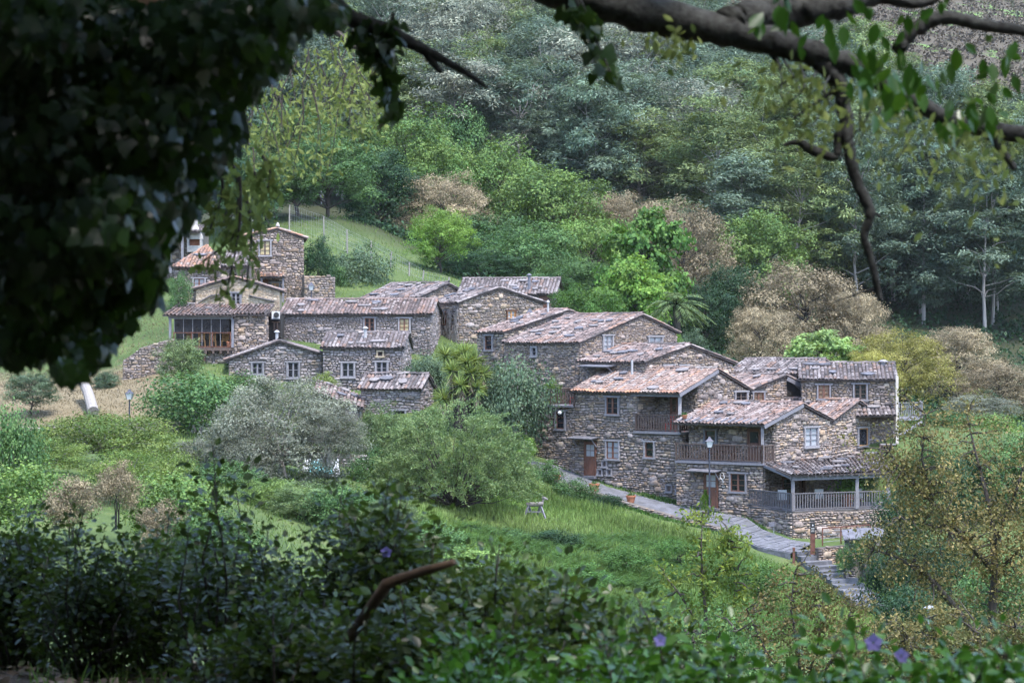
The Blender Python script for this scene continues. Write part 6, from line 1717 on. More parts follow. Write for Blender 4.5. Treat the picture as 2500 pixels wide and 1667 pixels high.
bush('green_shrub', 2440, 1350, 220, 104, 'l_mid', 'green shrub low at the right edge', 1560, proto=P_fig[0], k=3, group=GF)
for i, (px, yt, w, Y, mt, yb, pr, lab) in enumerate([
 (545, 1120, 190, 119, 'l_mid', 1235, P_fig[0], 'green shrub left below the huge grey-green shrub'),
 (650, 1165, 190, 113, 'l_oak', 1280, P_oak[1], 'light green shrub below the huge grey-green shrub'),
 (750, 1175, 180, 111, 'l_feather', 1290, P_oak[2], 'grey-green shrub below the pool'),
 (850, 1180, 190, 110, 'l_mid', 1300, P_fig[1], 'green shrub between pool and feathery shrub'),
 (950, 1215, 180, 108, 'l_feather', 1330, P_oak[0], 'pale shrub at the lower left of the feathery one'),
 (1045, 1270, 170, 107, 'l_mid', 1370, P_fig[0], 'green shrub below the feathery one'),
 (480, 1195, 190, 104, 'l_feather', 1310, P_oak[2], 'pale green shrub low left of centre'),
 (1165, 1280, 150, 121, 'l_dark', 1340, P_bush[0], 'dark bramble mound left below the wooden goat'),
 (1265, 1285, 150, 121, 'l_mid', 1345, P_bush[1], 'bramble mound just below the wooden goat'),
 (1360, 1290, 120, 120, 'l_dark', 1345, P_bush[2], 'bramble mound right below the wooden goat'),
 (1150, 1330, 190, 104, 'l_oak', 1420, P_fig[1], 'light green mound below the brambles'),
 (1530, 1330, 130, 113, 'l_fern', 1395, P_bush[0], 'ferny mound in the middle of the lower meadow'),
 (1660, 1310, 120, 119, 'l_fern', 1370, P_bush[1], 'ferny mound near the oak sapling'),
 (1850, 1370, 150, 113, 'l_fern', 1450, P_bush[2], 'ferny mound left of the steps'),
 (1420, 1370, 150, 104, 'l_fern', 1440, P_bush[0], 'ferny mound low on the left of the meadow')]):
    bush('green_shrub' if pr not in P_bush else 'bramble', px, yt, w, Y, mt, lab, yb, pr, i, group=GF)
# ------------------------------------------------------------------ right-hand brown-leaved tree and saplings, mid distance
def open_tree(name, label, limbs, Yr, leaf, mat, n_leaf, spray, seed, bark='bark', cat='tree', group=None, tpl=OVATE, gmean=.5, rad=.13):
    """limbs: polylines of (px, py, Y, radius); leaves in sprays round the outer limbs"""
    r = np.random.default_rng(seed); mb = MB(); ends = []
    for ln in limbs:
        pts = [at(*q[:3]) for q in ln]; mb.tube(pts, [q[3] for q in ln], 7, True)
        for a, b, q in zip(pts, pts[1:], ln[1:]):
            if q[3] < rad:
                for t in np.linspace(.2, 1, 4): ends.append(a + (b - a) * t)
    base = at(*limbs[0][0][:3]); e = empty(name, base, label, cat, group)
    ends = np.array(ends); ns = max(1, n_leaf // 26)
    c = ends[r.integers(0, len(ends), ns)] + r.normal(0, spray, (ns, 3)) * [1, .8, .8]
    for q in c[::2]:
        j = ends[np.argmin(np.linalg.norm(ends - q, axis=1))]; limb(mb, j, q, .022, .006, r, .15, 4, 5)
    P = np.repeat(c, 26, 0) + r.normal(0, spray * .30, (ns * 26, 3)); n = len(P)
    D = unit(r.normal(0, 1, (n, 3)) + [0, 0, -.1])
    sv = np.repeat(r.uniform(.75, 1.25, ns), 26); sg = np.repeat(r.normal(gmean, .25, ns), 26)
    S = leaf * r.uniform(.6, 1.25, n)
    v, f, cc = scatter(tpl[0], tpl[1], frames(D, r.normal(0, 1, (n, 3)) + EZ * .6, S, S * .62), P, np.stack([sv * r.uniform(.7, 1.3, n), np.clip(sg + r.normal(0, .2, n), 0, 1), np.zeros(n)], 1))
    obj('crown', v, f, M[mat], e, col=cc); mb.build('trunk', M[bark], e, smooth=True)
    return e
open_tree('brown_leaved_tree', 'open tree with yellow-brown leaves and dark forked trunk, right edge',
   [[(2420, 1760, 60, .16), (2415, 1560, 60, .13), (2430, 1400, 60, .10), (2420, 1250, 60.4, .07), (2380, 1100, 60.8, .03), (2360, 1010, 61, .012)],
    [(2415, 1600, 60, .11), (2330, 1480, 59.6, .09), (2260, 1400, 59.2, .06), (2190, 1360, 59, .03), (2130, 1340, 59, .012)],
    [(2430, 1400, 60, .08), (2360, 1320, 59.4, .06), (2280, 1230, 59, .045), (2210, 1160, 58.8, .03), (2170, 1100, 58.6, .012)],
    [(2425, 1330, 60, .06), (2480, 1200, 60.2, .04), (2520, 1080, 60.4, .02)],
    [(2280, 1230, 59, .035), (2250, 1120, 58.8, .025), (2260, 1010, 58.6, .012)],
    [(2360, 1320, 59.4, .04), (2300, 1290, 59, .025), (2200, 1260, 58.6, .012)],
    [(2430, 1400, 60, .05), (2500, 1330, 60, .03), (2540, 1280, 60, .015)]], 60, .085, 'l_brown', 19000, .42, 91)
open_tree('brown_bush', 'yellow-brown bush at the foot of the steps, bottom right',
   [[(1960, 1760, 50, .05), (1950, 1600, 50, .035), (1930, 1480, 50, .02), (1940, 1400, 50, .01)], [(1960, 1720, 50, .04), (2050, 1580, 50, .025), (2080, 1480, 50, .012)], [(1960, 1720, 50, .04), (1870, 1590, 50, .025), (1830, 1500, 50, .012)], [(1960, 1700, 50, .03), (2000, 1560, 50, .02), (2010, 1450, 50, .01)]],
   50, .075, 'l_brown', 7000, .30, 92, cat='shrub')
open_tree('brown_bush', 'olive-brown bush along the bottom right below the white vent',
   [[(2250, 1780, 48, .05), (2240, 1640, 48, .03), (2220, 1560, 48, .012)], [(2250, 1740, 48, .04), (2350, 1620, 48, .03), (2380, 1540, 48, .012)], [(2250, 1740, 48, .04), (2160, 1620, 48, .03), (2130, 1560, 48, .012)], [(2350, 1700, 48, .04), (2450, 1600, 48, .03), (2480, 1530, 48, .012)]],
   48, .075, 'l_brown', 9000, .34, 93, cat='shrub', gmean=.3)
open_tree('brown_bush', 'yellow-brown bush round the white vent pipe',
   [[(2270, 1700, 55, .04), (2268, 1590, 55, .025), (2262, 1510, 55, .01)], [(2270, 1660, 55, .03), (2320, 1570, 55, .02), (2330, 1500, 55, .01)], [(2270, 1660, 55, .03), (2210, 1580, 55, .02), (2190, 1520, 55, .01)]],
   55, .075, 'l_brown', 4200, .26, 96, cat='shrub', gmean=.4)
open_tree('oak_sapling', 'yellow-green oak sapling standing before the meadow, right of centre',
   [[(1735, 1720, 44, .05), (1730, 1560, 44, .04), (1715, 1420, 44, .025), (1712, 1330, 44, .014), (1716, 1250, 44, .006)], [(1730, 1600, 44, .03), (1790, 1480, 44, .02), (1800, 1400, 44, .008)], [(1728, 1560, 44, .03), (1660, 1450, 44, .02), (1620, 1400, 44, .008)], [(1720, 1440, 44, .02), (1770, 1370, 44, .012), (1780, 1300, 44, .006)], [(1735, 1660, 44, .03), (1650, 1570, 44, .02), (1610, 1510, 44, .008)]],
   44, .09, 'l_sap', 3600, .22, 94, tpl=OAKLEAF, cat='sapling', gmean=.25)
open_tree('green_bush', 'dense green bush at the base of the oak sapling',
   [[(1720, 1760, 42, .05), (1700, 1640, 42, .03), (1690, 1540, 42, .012)], [(1720, 1730, 42, .04), (1790, 1620, 42, .02), (1800, 1540, 42, .01)], [(1720, 1740, 42, .04), (1620, 1640, 42, .02), (1590, 1580, 42, .01)]],
   42, .07, 'l_mid', 6500, .30, 95, cat='shrub')

# ------------------------------------------------------------------ grass, ferns
def blades(name, n, sampler, hgt, wid, mat, label, seed, lean=.35):
    r = np.random.default_rng(seed); x, y, k = sampler(r, n)
    z = gz(x, y); n = len(x)
    d = unit(r.normal(0, lean, (n, 3)) + EZ); L_ = hgt * r.uniform(.5, 1.3, n) * k
    tv = np.array([(-.5, 0, 0), (.5, 0, 0), (.28, .6, .05), (0, 1, .16)]); tf = np.array([[0, 1, 2, 3]])
    pv = .75 + .5 * (np.sin(x * .45 + 1) * np.cos(y * .38) * .5 + .5); pg = np.clip(.45 + .4 * np.sin(x * .21 + 2) * np.sin(y * .3 + 1) + r.normal(0, .2, n), 0, 1)
    v, f, c = scatter(tv, tf, frames(d, r.normal(0, 1, (n, 3)), L_, np.full(n, wid) * r.uniform(.7, 1.3, n)), np.stack([x, y, z - .02], 1), np.stack([pv * r.uniform(.55, 1.4, n), pg, np.zeros(n)], 1))
    obj(name, v, f, M[mat], col=c, kind='stuff', label=label)
PE_up = np.array([at(*p)[:2] for p in UP]); PE_lo = np.array([at(*p)[:2] for p in LO])
_o = np.argsort(PE_lo[:, 0]); LOx, LOy = PE_lo[_o, 0], PE_lo[_o, 1]; _o = np.argsort(PE_up[:, 0]); UPx, UPy = PE_up[_o, 0], PE_up[_o, 1]
SLw = np.array([at(*p)[:2] for p in SL]); SRw = np.array([at(*p)[:2] for p in SR])
def on_path(x, y):
    a = (x > LOx[0]) & (x < LOx[-1]) & (y > np.interp(x, LOx, LOy) - .55) & (y < np.interp(x, UPx, UPy) + .05)
    yl = np.interp(x, SLw[:, 0], SLw[:, 1]); yr = np.interp(x, SRw[:, 0], SRw[:, 1])
    b = (x > SLw[0, 0] - .2) & (x < SRw[-1, 0]) & (y > yl - .8) & (y < yr + .3)
    return a | b
def s_meadow(r, n):
    y = r.uniform(96, 150, n); px = r.uniform(900, 2250, n); x = (px - CX) / F * y
    ok = ~on_path(x, y); ok &= ~((y > np.interp(x, UPx, UPy) + .4) & (x > UPx[0])); x, y = x[ok], y[ok]
    dp = np.clip((np.interp(x, LOx, LOy) - y) / 3.5, .25, 1); return x, y, dp * (1 + .9 * np.clip(np.sin(x * .7 + 2 * np.sin(y * .21)) * np.sin(y * .5 + np.sin(x * .3)), 0, 1))
blades('grass', 125000, s_meadow, .36, .05, 'l_grass', 'long fresh grass on the meadow below the lane', 101)
def s_rest(r, n):
    y = r.uniform(84, 215, n); px = r.uniform(300, 2500, n); x = (px - CX) / F * y; ok = ~on_path(x, y) & ~((y > 96) & (y < 150) & (px > 900)) & ~((x < -21) & (y > 140) & (y < 178))
    return x[ok], y[ok], np.ones(ok.sum())
blades('rough_grass', 60000, s_rest, .34, .05, 'l_grass', 'rough grass on the slopes around the houses', 102)
def s_dry(r, n):
    y = r.uniform(141, 176, n); px = r.uniform(-60, 420, n); x = (px - CX) / F * y; ok = x < -21.5
    return x[ok], y[ok], np.ones(ok.sum())
blades('dry_grass', 26000, s_dry, .16, .05, 'l_dry', 'mown straw-coloured grass on the bank at the left', 103, .9)
def ferns():
    r = np.random.default_rng(104); P = []; D = []; N = []; S = []; C = []
    n = 1300; y = r.uniform(94, 129, n); px = np.where(r.random(n) < .7, r.normal(1500, 190, n), r.uniform(1100, 1980, n)); x = (px - CX) / F * y
    ok = ~on_path(x, y) & ~((px < 1430) & (y > 123)) & (np.sin(x * .8 + 1) * np.sin(y * .55) > -.35); x, y = x[ok], y[ok]; z = gz(x, y)
    for xx, yy, zz in zip(x, y, z):
        lv = r.uniform(.75, 1.2)
        for k in range(9):
            th = r.uniform(0, 6.28); L_ = r.uniform(.7, 1.3); d = np.array([math.cos(th), math.sin(th), 1.1]); d /= np.linalg.norm(d)
            t = np.repeat(np.linspace(.2, 1, 9), 2); sg = np.tile([1, -1], 9)
            p = np.array([xx, yy, zz]) + d * (L_ * t)[:, None] - np.outer(t ** 2 * L_ * .28, EZ); sd = np.array([-math.sin(th), math.cos(th), 0])
            P.append(p); D.append(unit(sd * sg[:, None] + d * .5 - EZ * .2)); S.append(.30 * (1.1 - t)); N.append(np.tile(EZ, (18, 1)) + r.normal(0, .2, (18, 3)))
            C.append(np.stack([np.full(18, lv) * r.uniform(.85, 1.15), r.random(18), np.zeros(18)], 1))
    P, D, N, S, C = (np.concatenate(q) for q in (P, D, N, S, C))
    v, f, c = scatter(KITE[0], KITE[1], frames(D, N, S, S * .38), P, C)
    obj('ferns', v, f, M['l_fern'], col=c, kind='stuff', label='bracken ferns spreading over the lower meadow')
ferns()
# creeping green along wall feet and over the lane wall
def s_edge(r, n):
    t = r.uniform(1, len(UP) - 3, n); k = t.astype(int); q = (t - k)[:, None]
    a = np.array([at(*p) for p in UP]); b = np.array([at(*p) for p in LO]); up = r.random(n) < .45
    p = np.where(up[:, None], a[k] * (1 - q) + a[k + 1] * q, b[k] * (1 - q) + b[k + 1] * q)
    return p[:, 0] + r.normal(0, .15, n), p[:, 1] + np.where(up, .12, -.25) + r.normal(0, .12, n), np.ones(n)
blades('wall_weeds', 9000, s_edge, .24, .09, 'l_fern', 'weeds along the edges of the lane', 105, .7)
# dry vine on the dark side wall
def wall_vine():
    r = np.random.default_rng(106); B = VINE; mb = MB()
    for k in range(60):
        u = r.uniform(.1, B.L * .95); z = B.fac.z(850, u); pts = []
        while z < B.fac.z(752, u) and len(pts) < 14:
            pts.append(B.fac.p(u, z, .16)); z += r.uniform(.2, .4); u += r.normal(0, .12)
        if len(pts) > 2: mb.tube(pts, .012, 4, False)
    e = mb.build('dry_vine', M['bark_pale'], label='leafless vine covering the dark side wall of the centre rear house', cat='vine')
wall_vine()

# ------------------------------------------------------------------ foreground: ivy-clad tree with its limbs
def big_tree():
    r = np.random.default_rng(201)
    base = np.array([-2.6, 6.2, gz(-2.6, 6.2)])
    e = empty('ivy_clad_tree', base, 'dark ivy-clad tree framing the left and top of the view', 'tree')
    mb = MB()
    q = lambda x, y, Y: at(x, y, Y)
    mb.tube([base - EZ * .4, base + [0, 0, 1.2], q(-700, 300, 6.6), q(-500, -200, 7.0), q(-300, -700, 7.2)], [.34, .28, .25, .22, .16], 14)
    mb.build('trunk', M['bark_near'], e, smooth=True)
    def br(name, pts, mat='bark_near', lab=None, n=12):
        m = MB(); P = [q(*p[:3]) for p in pts]; Rr = [p[3] for p in pts]
        # refine with a smooth curve so that the limb bends naturally
        PP = []; RR = []; n = 16 if max(Rr) > .04 else n
        for i in range(len(P) - 1):
            p0, p1, p2, p3 = P[max(i - 1, 0)], P[i], P[i + 1], P[min(i + 2, len(P) - 1)]
            for t in np.linspace(0, 1, 10)[:-1]:
                PP.append(.5 * (2 * p1 + (p2 - p0) * t + (2 * p0 - 5 * p1 + 4 * p2 - p3) * t * t + (3 * p1 - p0 - 3 * p2 + p3) * t ** 3) + r.normal(0, Rr[i] * .05, 3)); RR.append((Rr[i] + (Rr[i + 1] - Rr[i]) * t) * r.uniform(.93, 1.08))
        PP.append(P[-1]); RR.append(Rr[-1])
        m.tube(PP, RR, n); cen = np.repeat(np.array(PP), n, 0); vv = np.array(m.v); m.v = [tuple(q_) for q_ in cen + (vv - cen) * (1 + r.normal(0, .075, (len(vv), 1)))]; o = m.build(name, M[mat], e, smooth=True)
        if lab: o['label'] = lab
        return o
    br('limb', [(-500, -150, 7.0, .2), (-100, 60, 7.2, .16), (120, 90, 7.4, .135), (210, 95, 7.5, .085)], 'bark_brown', 'broken brown limb stub in the top left corner')
    br('limb', [(180, 70, 7.5, .09), (330, 50, 7.5, .08), (520, 0, 7.5, .075), (700, -60, 7.5, .07), (900, -300, 7.6, .07)], 'bark_brown')
    br('limb', [(-500, -200, 7.0, .22), (200, -520, 7.4, .18), (900, -330, 7.8, .13), (1250, -90, 8, .085), (1480, 10, 8, .064), (1700, 58, 8, .056), (1900, 106, 8, .046), (2060, 152, 8, .036), (2180, 215, 8, .030), (2300, 285, 8, .028), (2420, 316, 8, .028), (2620, 350, 8, .028)], lab='thick mossy limb crossing the top right')
    br('limb', [(1780, 60, 8, .06), (1900, 35, 8.1, .06), (2030, 20, 8.1, .045), (2140, -10, 8.2, .03), (2250, 10, 8.2, .014), (2330, -30, 8.2, .008)])
    br('branch', [(2000, 150, 8, .032), (2045, 200, 8, .028), (2062, 280, 8, .023), (2072, 360, 8, .021), (2090, 440, 8, .019), (2125, 520, 8, .018), (2110, 575, 8, .014), (2128, 640, 8, .013), (2150, 735, 8, .009)], lab='thin dark branch hanging down at the right')
    br('twig', [(2062, 300, 8, .014), (2045, 335, 8, .014), (2042, 380, 8, .013), (2010, 378, 8, .016), (1975, 362, 8, .018), (1950, 348, 8, .012), (1912, 354, 8, .005)])
    br('twig', [(2040, 205, 8, .007), (2030, 225, 8, .008), (1985, 255, 8, .005), (1935, 290, 8, .003)])
    br('twig', [(1990, 150, 8, .008), (1950, 180, 8, .006), (1920, 200, 8, .004), (1890, 215, 8, .002)])
    br('twig', [(1865, 105, 8, .012), (1890, 140, 8, .01), (1906, 170, 8, .006)])
    br('branch', [(2195, 120, 8.1, .025), (2230, 75, 8.1, .026), (2290, 45, 8.1, .025), (2350, 50, 8.1, .023), (2420, 65, 8.1, .02), (2560, 85, 8.1, .018)], lab='arched dark branch at the upper right')
    br('twig', [(2400, 318, 8, .016), (2440, 360, 8, .013), (2478, 412, 8, .010)])
    br('twig', [(2130, 515, 8, .006), (2150, 530, 8, .003)])
    br('twig', [(2150, 700, 8, .004), (2090, 718, 8, .003), (2030, 740, 8, .0015)])
    br('branch', [(760, -40, 7.8, .035), (850, 40, 7.8, .028), (930, 70, 7.8, .025), (1010, 110, 7.8, .020), (1080, 145, 7.8, .013), (1140, 180, 7.8, .010), (1186, 212, 7.8, .006)], lab='dead branch pointing right above the wood')
    br('twig', [(1035, 120, 7.8, .015), (1055, 150, 7.8, .012), (1078, 178, 7.8, .007)])
    for k in range(16):
        x0 = r.uniform(1880, 2350); y0 = 130 + (x0 - 1880) * .38; br('twig', [(x0, y0, 8, .004), (x0 + r.normal(0, 20), y0 + r.uniform(30, 60), 8 + r.normal(0, .2), .003), (x0 + r.normal(0, 60), y0 + r.uniform(70, 150), 8 + r.normal(0, .3), .0015)], n=5)
    # ivy: clumps of leaves round blobs
    B_ = [(60,60,190,140),(290,140,220,150),(520,90,210,115),(690,20,95,50),(120,330,230,200),(370,310,210,165),(545,190,95,80),(625,95,75,55),(90,590,200,180),(270,540,165,140),(455,400,90,80),(390,500,85,70),(310,660,90,90),(140,745,165,105),(50,830,110,55),(190,845,85,50),(270,770,60,55),(370,620,36,55),(365,700,26,45),(520,300,75,65),(165,893,30,22),(800,30,40,30)]
    P = []; D = []; N = []
    for bx, by, rx, ry in B_:
        area = rx * ry; n = int(area * .052) + 60
        Yc = r.uniform(6.3, 7.6)
        d = unit(r.normal(0, 1, (n, 3))); rad = r.uniform(.25, 1.02, (n, 1)) ** .5
        px = bx + d[:, 0] * rad[:, 0] * rx; py = by - d[:, 2] * rad[:, 0] * ry; YY = Yc + d[:, 1] * rad[:, 0] * .7
        P.append(np.stack([(px - CX) / F * YY, YY, ZC - (py - CY) / F * YY], 1)); N.append(d * [.6, 1, .5] + r.normal(0, .45, (n, 3)) + [0, -.25, .3]); D.append(unit(r.normal(0, .5, (n, 3)) + [.12, -.1, -1]))
    P, D, N = np.concatenate(P), np.concatenate(D), np.concatenate(N)
    # hanging strands
    for (x0, y0, x1, y1) in ((945, 90, 955, 300), (960, 60, 930, 170), (1415, 30, 1500, 200), (880, 60, 905, 150), (1400, 20, 1440, 60)):
        n = 60; t = r.random(n); YY = 7.8 + r.normal(0, .06, n); px = x0 + (x1 - x0) * t + r.normal(0, 14, n); py = y0 + (y1 - y0) * t + r.normal(0, 8, n)
        br('vine_stem', [(x0, y0 - 30, 7.8, .006), ((x0 + x1) / 2 + 5, (y0 + y1) / 2, 7.8, .005), (x1, y1, 7.8, .003)], n=5)
        P = np.concatenate([P, np.stack([(px - CX) / F * YY, YY, ZC - (py - CY) / F * YY], 1)]); D = np.concatenate([D, unit(r.normal(0, .6, (n, 3)) - EZ)]); N = np.concatenate([N, r.normal(0, 1, (n, 3)) - [0, .6, 0]])
    n = len(P); S = r.uniform(.030, .062, n); A = frames(D, N, S, S * r.uniform(.75, 1.0, n)); C = leafcol(r, n, gmean=.4)
    # leaves lit through at the rim are as likely as any to be young
    near = np.argsort(P[:, 1] - S * 4)[:300]
    lm = []
    for k in range(6):
        me = np_mesh('ivy_leaf', IVY[0] * [1, 1, 1 + .6 * k / 6], IVY[1], np.tile(np.array([.8 + .1 * k, .15 * k, 0]), (len(IVY[0]), 1)), smooth=True); me.materials.append(M['l_ivy']); lm.append(me)
    for i in near:
        o = bpy.data.objects.new('ivy_leaf', lm[i % 6]); m = np.eye(4); m[:3, :3] = A[i]; m[:3, 3] = P[i] - base
        o.parent = e; o.matrix_basis = Matrix(m.tolist()); COL.objects.link(o)
    rest = np.setdiff1d(np.arange(n), near)
    v, f, c = scatter(IVY[0], IVY[1], A[rest], P[rest], C[rest])
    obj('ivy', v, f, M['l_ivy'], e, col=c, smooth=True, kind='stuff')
    # own leaves of the limb on the right: larger, out of focus, green to yellow
    P = []; C = []; D = []; S = []
    for (x, y, sx, sy, n, s_, g) in ((2130, 150, 60, 40, 26, .10, .1), (2180, 200, 50, 50, 22, .10, .1), (2240, 200, 50, 40, 16, .09, .2), (2210, 40, 70, 40, 14, .07, .3), (2440, 150, 50, 60, 12, .10, .1), (2420, 260, 40, 60, 12, .09, .2), (2350, 250, 60, 40, 16, .08, .2), (2330, 300, 40, 40, 12, .07, .5), (1910, 20, 30, 50, 14, .10, .1), (2020, 60, 40, 50, 10, .09, .1), (2480, 40, 40, 40, 6, .08, .2)):
        P.append(np.stack([((x + r.normal(0, sx * .6, n)) - CX) / F * 6.6, 6.6 + r.normal(0, .25, n), ZC - ((y + r.normal(0, sy * .6, n)) - CY) / F * 6.6], 1)); D.append(unit(r.normal(0, .5, (n, 3)) - EZ)); S.append(s_ * r.uniform(.45, .8, n)); C.append(leafcol(r, n, .5, 1.0, g))
    P, D, S, C = (np.concatenate(q_) for q_ in (P, D, S, C)); n = len(P)
    A = frames(D, r.normal(0, 1, (n, 3)) - [0, .8, 0], S, S * .6)
    me = np_mesh('leaf', OVATE[0], OVATE[1], np.tile([.8, .2, 0], (7, 1)), smooth=True); me.materials.append(M['l_vinca'])
    for i in range(n):
        o = bpy.data.objects.new('leaf', me); m = np.eye(4); m[:3, :3] = A[i]; m[:3, 3] = P[i] - base; o.parent = e; o.matrix_basis = Matrix(m.tolist()); COL.objects.link(o)
    P = []; 
    n = 620; x = r.uniform(1860, 2480, n); t = (x - 1860) / 620; yy = 130 + t * 200 + np.abs(r.normal(0, 95, n)) ; Yl = 8.2 + r.normal(0, .7, n)
    xx = np.concatenate([x, r.normal(1660, 25, 70), r.normal(1620, 40, 40), r.normal(1980, 50, 90), r.normal(1850, 70, 50)]); yy = np.concatenate([yy, r.normal(110, 30, 70), r.normal(90, 20, 40), r.normal(300, 50, 90), r.normal(210, 30, 50)]); Yl = np.concatenate([Yl, 8 + r.normal(0, .3, 250)])
    n = len(xx); P = np.stack([(xx - CX) / F * Yl, Yl, ZC - (yy - CY) / F * Yl], 1); S = r.uniform(.022, .05, n)
    v, f, c = scatter(OVATE[0], OVATE[1], frames(unit(r.normal(0, .7, (n, 3)) - EZ * .8), r.normal(0, 1, (n, 3)), S, S * .5), P, leafcol(r, n, .7, 1.2, .6))
    obj('young_leaves', v, f, M['l_yellow'], e, col=c, kind='stuff')
    # unseen leaf canopy, added overhead and behind the camera to shade the foreground
    n = 62000; x = r.uniform(-13, 7, n); y = r.uniform(-12, 14.5, n); z = ZC + .55 + np.maximum(y, 0) * .16 + np.abs(r.normal(0, 1.6, n)) + .5 * (y < 1)
    ok = ~((x > .6) & (y > 5.0) & (r.random(n) < .75)) & ~((x > .6) & (y > 9.5)); x, y, z = x[ok], y[ok], z[ok]; n = len(x)  # canopy thinned on the right to let light onto the leaves there
    S = r.uniform(.20, .36, n)
    v, f, c = scatter(KITE[0], KITE[1], frames(unit(r.normal(0, 1, (n, 3))), r.normal(0, .6, (n, 3)) + EZ, S, S * .8), np.stack([x, y, z], 1), leafcol(r, n))
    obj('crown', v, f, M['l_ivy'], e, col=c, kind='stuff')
    return e
big_tree()

# hanging yellow-green sprays of a neighbouring tree
def hanging():
    r = np.random.default_rng(210)
    e = empty('weeping_branch', at(760, 60, 19), 'backlit yellow-green leafy sprays hanging left of the wood', 'branch')
    mb = MB(); P = []
    for k in range(52):
        x0 = r.uniform(600, 920); y0 = 70 + abs(x0 - 840) * .75 + r.uniform(-40, 120); L_ = r.uniform(90, 270) * (1 if x0 < 860 else .6); Y = 19 + r.normal(0, .9)
        dx = r.normal(10, 40); pts = [(x0 + dx * t + 8 * math.sin(t * 5 + k), y0 + L_ * t, Y) for t in np.linspace(0, 1, 6)]
        W = [at(*p) for p in pts]; MB().tube(W, [.006, .005, .004, .003, .002, .0015], 5, False).build('twig', M['bark'], e)
        for t in r.random(30) ** .75:
            i = min(int(t * 5), 4); q = t * 5 - i; P.append(W[i] * (1 - q) + W[i + 1] * q + r.normal(0, .06, 3))
    limb(mb, at(500, -80, 19), at(780, 60, 19), .06, .03, r); limb(mb, at(780, 60, 19), at(900, 120, 19), .03, .012, r)
    P = np.array(P); n = len(P); S = r.uniform(.035, .075, n)
    v, f, c = scatter(OAKLEAF[0], OAKLEAF[1], frames(unit(r.normal(0, .7, (n, 3)) - EZ * .7), r.normal(0, 1, (n, 3)), S, S * .55), P, leafcol(r, n, gmean=.55))
    obj('leaves', v, f, M['l_yellow'], e, col=c, kind='stuff'); mb.build('bough', M['bark'], e)
    e = empty('hanging_spray', at(600, 500, 11), 'long leafy spray hanging over the hipped red roof', 'branch')
    mb = MB(); P = []
    for (x0, y0, x1, y1) in ((560, 380, 585, 540), (585, 430, 560, 720), (600, 480, 610, 690), (620, 420, 640, 520), (540, 420, 520, 560), (640, 380, 660, 470), (575, 560, 500, 640)):
        Y = 11 + r.normal(0, .3); W = [at(x0 + (x1 - x0) * t + 10 * math.sin(4 * t), y0 + (y1 - y0) * t, Y) for t in np.linspace(0, 1, 7)]; MB().tube(W, [.008] * 3 + [.005] * 4, 5, False).build('twig', M['bark'], e)
        for t in r.random(55): i = min(int(t * 6), 5); q = t * 6 - i; P.append(W[i] * (1 - q) + W[i + 1] * q + r.normal(0, .03, 3))
    P = np.array(P); n = len(P); S = r.uniform(.045, .085, n)
    v, f, c = scatter(OAKLEAF[0], OAKLEAF[1], frames(unit(r.normal(0, .7, (n, 3)) - EZ * .8), r.normal(0, 1, (n, 3)), S, S * .55), P, leafcol(r, n, .5, 1.1, gmean=.35))
    obj('leaves', v, f, M['l_yellow'], e, col=c, kind='stuff')
hanging()

# ------------------------------------------------------------------ foreground shrubs along the bottom
def near_shrub(px, y_top, width, Y, label, seed, mat='l_shrub', leaf=.05, stems=16, per=46, group='dark foreground bushes', name='foreground_shrub', low=.02):
    r = np.random.default_rng(seed); t = at(px, y_top, Y); zg = gz(t[0], Y); H_ = t[2] - zg; W_ = width / F * Y / 2
    b = np.array([t[0], Y, zg]); e = empty(name, b, label, 'shrub', group); mb = MB(); P = []; D = []
    for k in range(stems):
        u = r.uniform(-1, 1); hh = H_ * (1 - .35 * abs(u) ** 1.5) * r.uniform(.45, 1.0) if k else H_
        u = u if k else 0
        top = b + [u * W_, r.uniform(-.5, .5), hh]; mid = b + [u * W_ * .55 + r.normal(0, .05), r.uniform(-.3, .3), hh * .55]
        ft = b + [u * W_ * .35, r.uniform(-.25, .25), -.1]
        W = [ft, mid, (mid + top) / 2 + r.normal(0, .03, 3), top]; mb.tube(W, [.008, .006, .004, .002], 5, False)
        for t_ in low + (1 - low) * r.random(per):
            i = min(int(t_ * 3), 2); q = t_ * 3 - i; p = W[i] * (1 - q) + W[i + 1] * q
            d = unit(np.array([r.normal(0, 1), r.normal(0, 1), r.normal(.15, .5)])); P.append(p + d * r.uniform(0, .17)); D.append(d)
    P, D = np.array(P), np.array(D); n = len(P); S = leaf * r.uniform(.6, 1.3, n)
    A = frames(D, r.normal(0, .6, (n, 3)) + EZ, S, S * .7); C = leafcol(r, n, .6, 1.4, .45)
    v, f, c = scatter(OVATE[0], OVATE[1], A, P, C)
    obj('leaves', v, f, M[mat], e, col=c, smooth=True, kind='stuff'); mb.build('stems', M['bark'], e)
NEAR = [(60, 1240, 300, 13.5, 'dark bush in the bottom left corner, leftmost of the row'), (230, 1235, 320, 12.5, 'dark bush second from the left edge along the bottom'),
 (400, 1250, 300, 13, 'dark bush left of the tall sprout'), (525, 1085, 130, 12, 'tall thin sprout rising above the dark bushes at left'),
 (640, 1290, 320, 12.5, 'dark bush right of the tall sprout'), (830, 1190, 320, 12, 'dark bush below the pool'), (955, 1160, 200, 11.6, 'upright dark bush in front of the feathery shrub'),
 (1060, 1290, 320, 11.5, 'dark bush behind the broken branch'), (1220, 1330, 320, 11, 'dark bush right of the broken branch'), (1380, 1395, 340, 10.5, 'dark bush below the meadow'),
 (1560, 1470, 340, 10, 'low dark bush below the oak sapling'),  (700, 1400, 460, 10.2, 'lower dark bush left of centre'), (980, 1430, 460, 9.6, 'lower dark bush at bottom centre'), (1260, 1480, 420, 9.2, 'lower dark bush right of centre')]
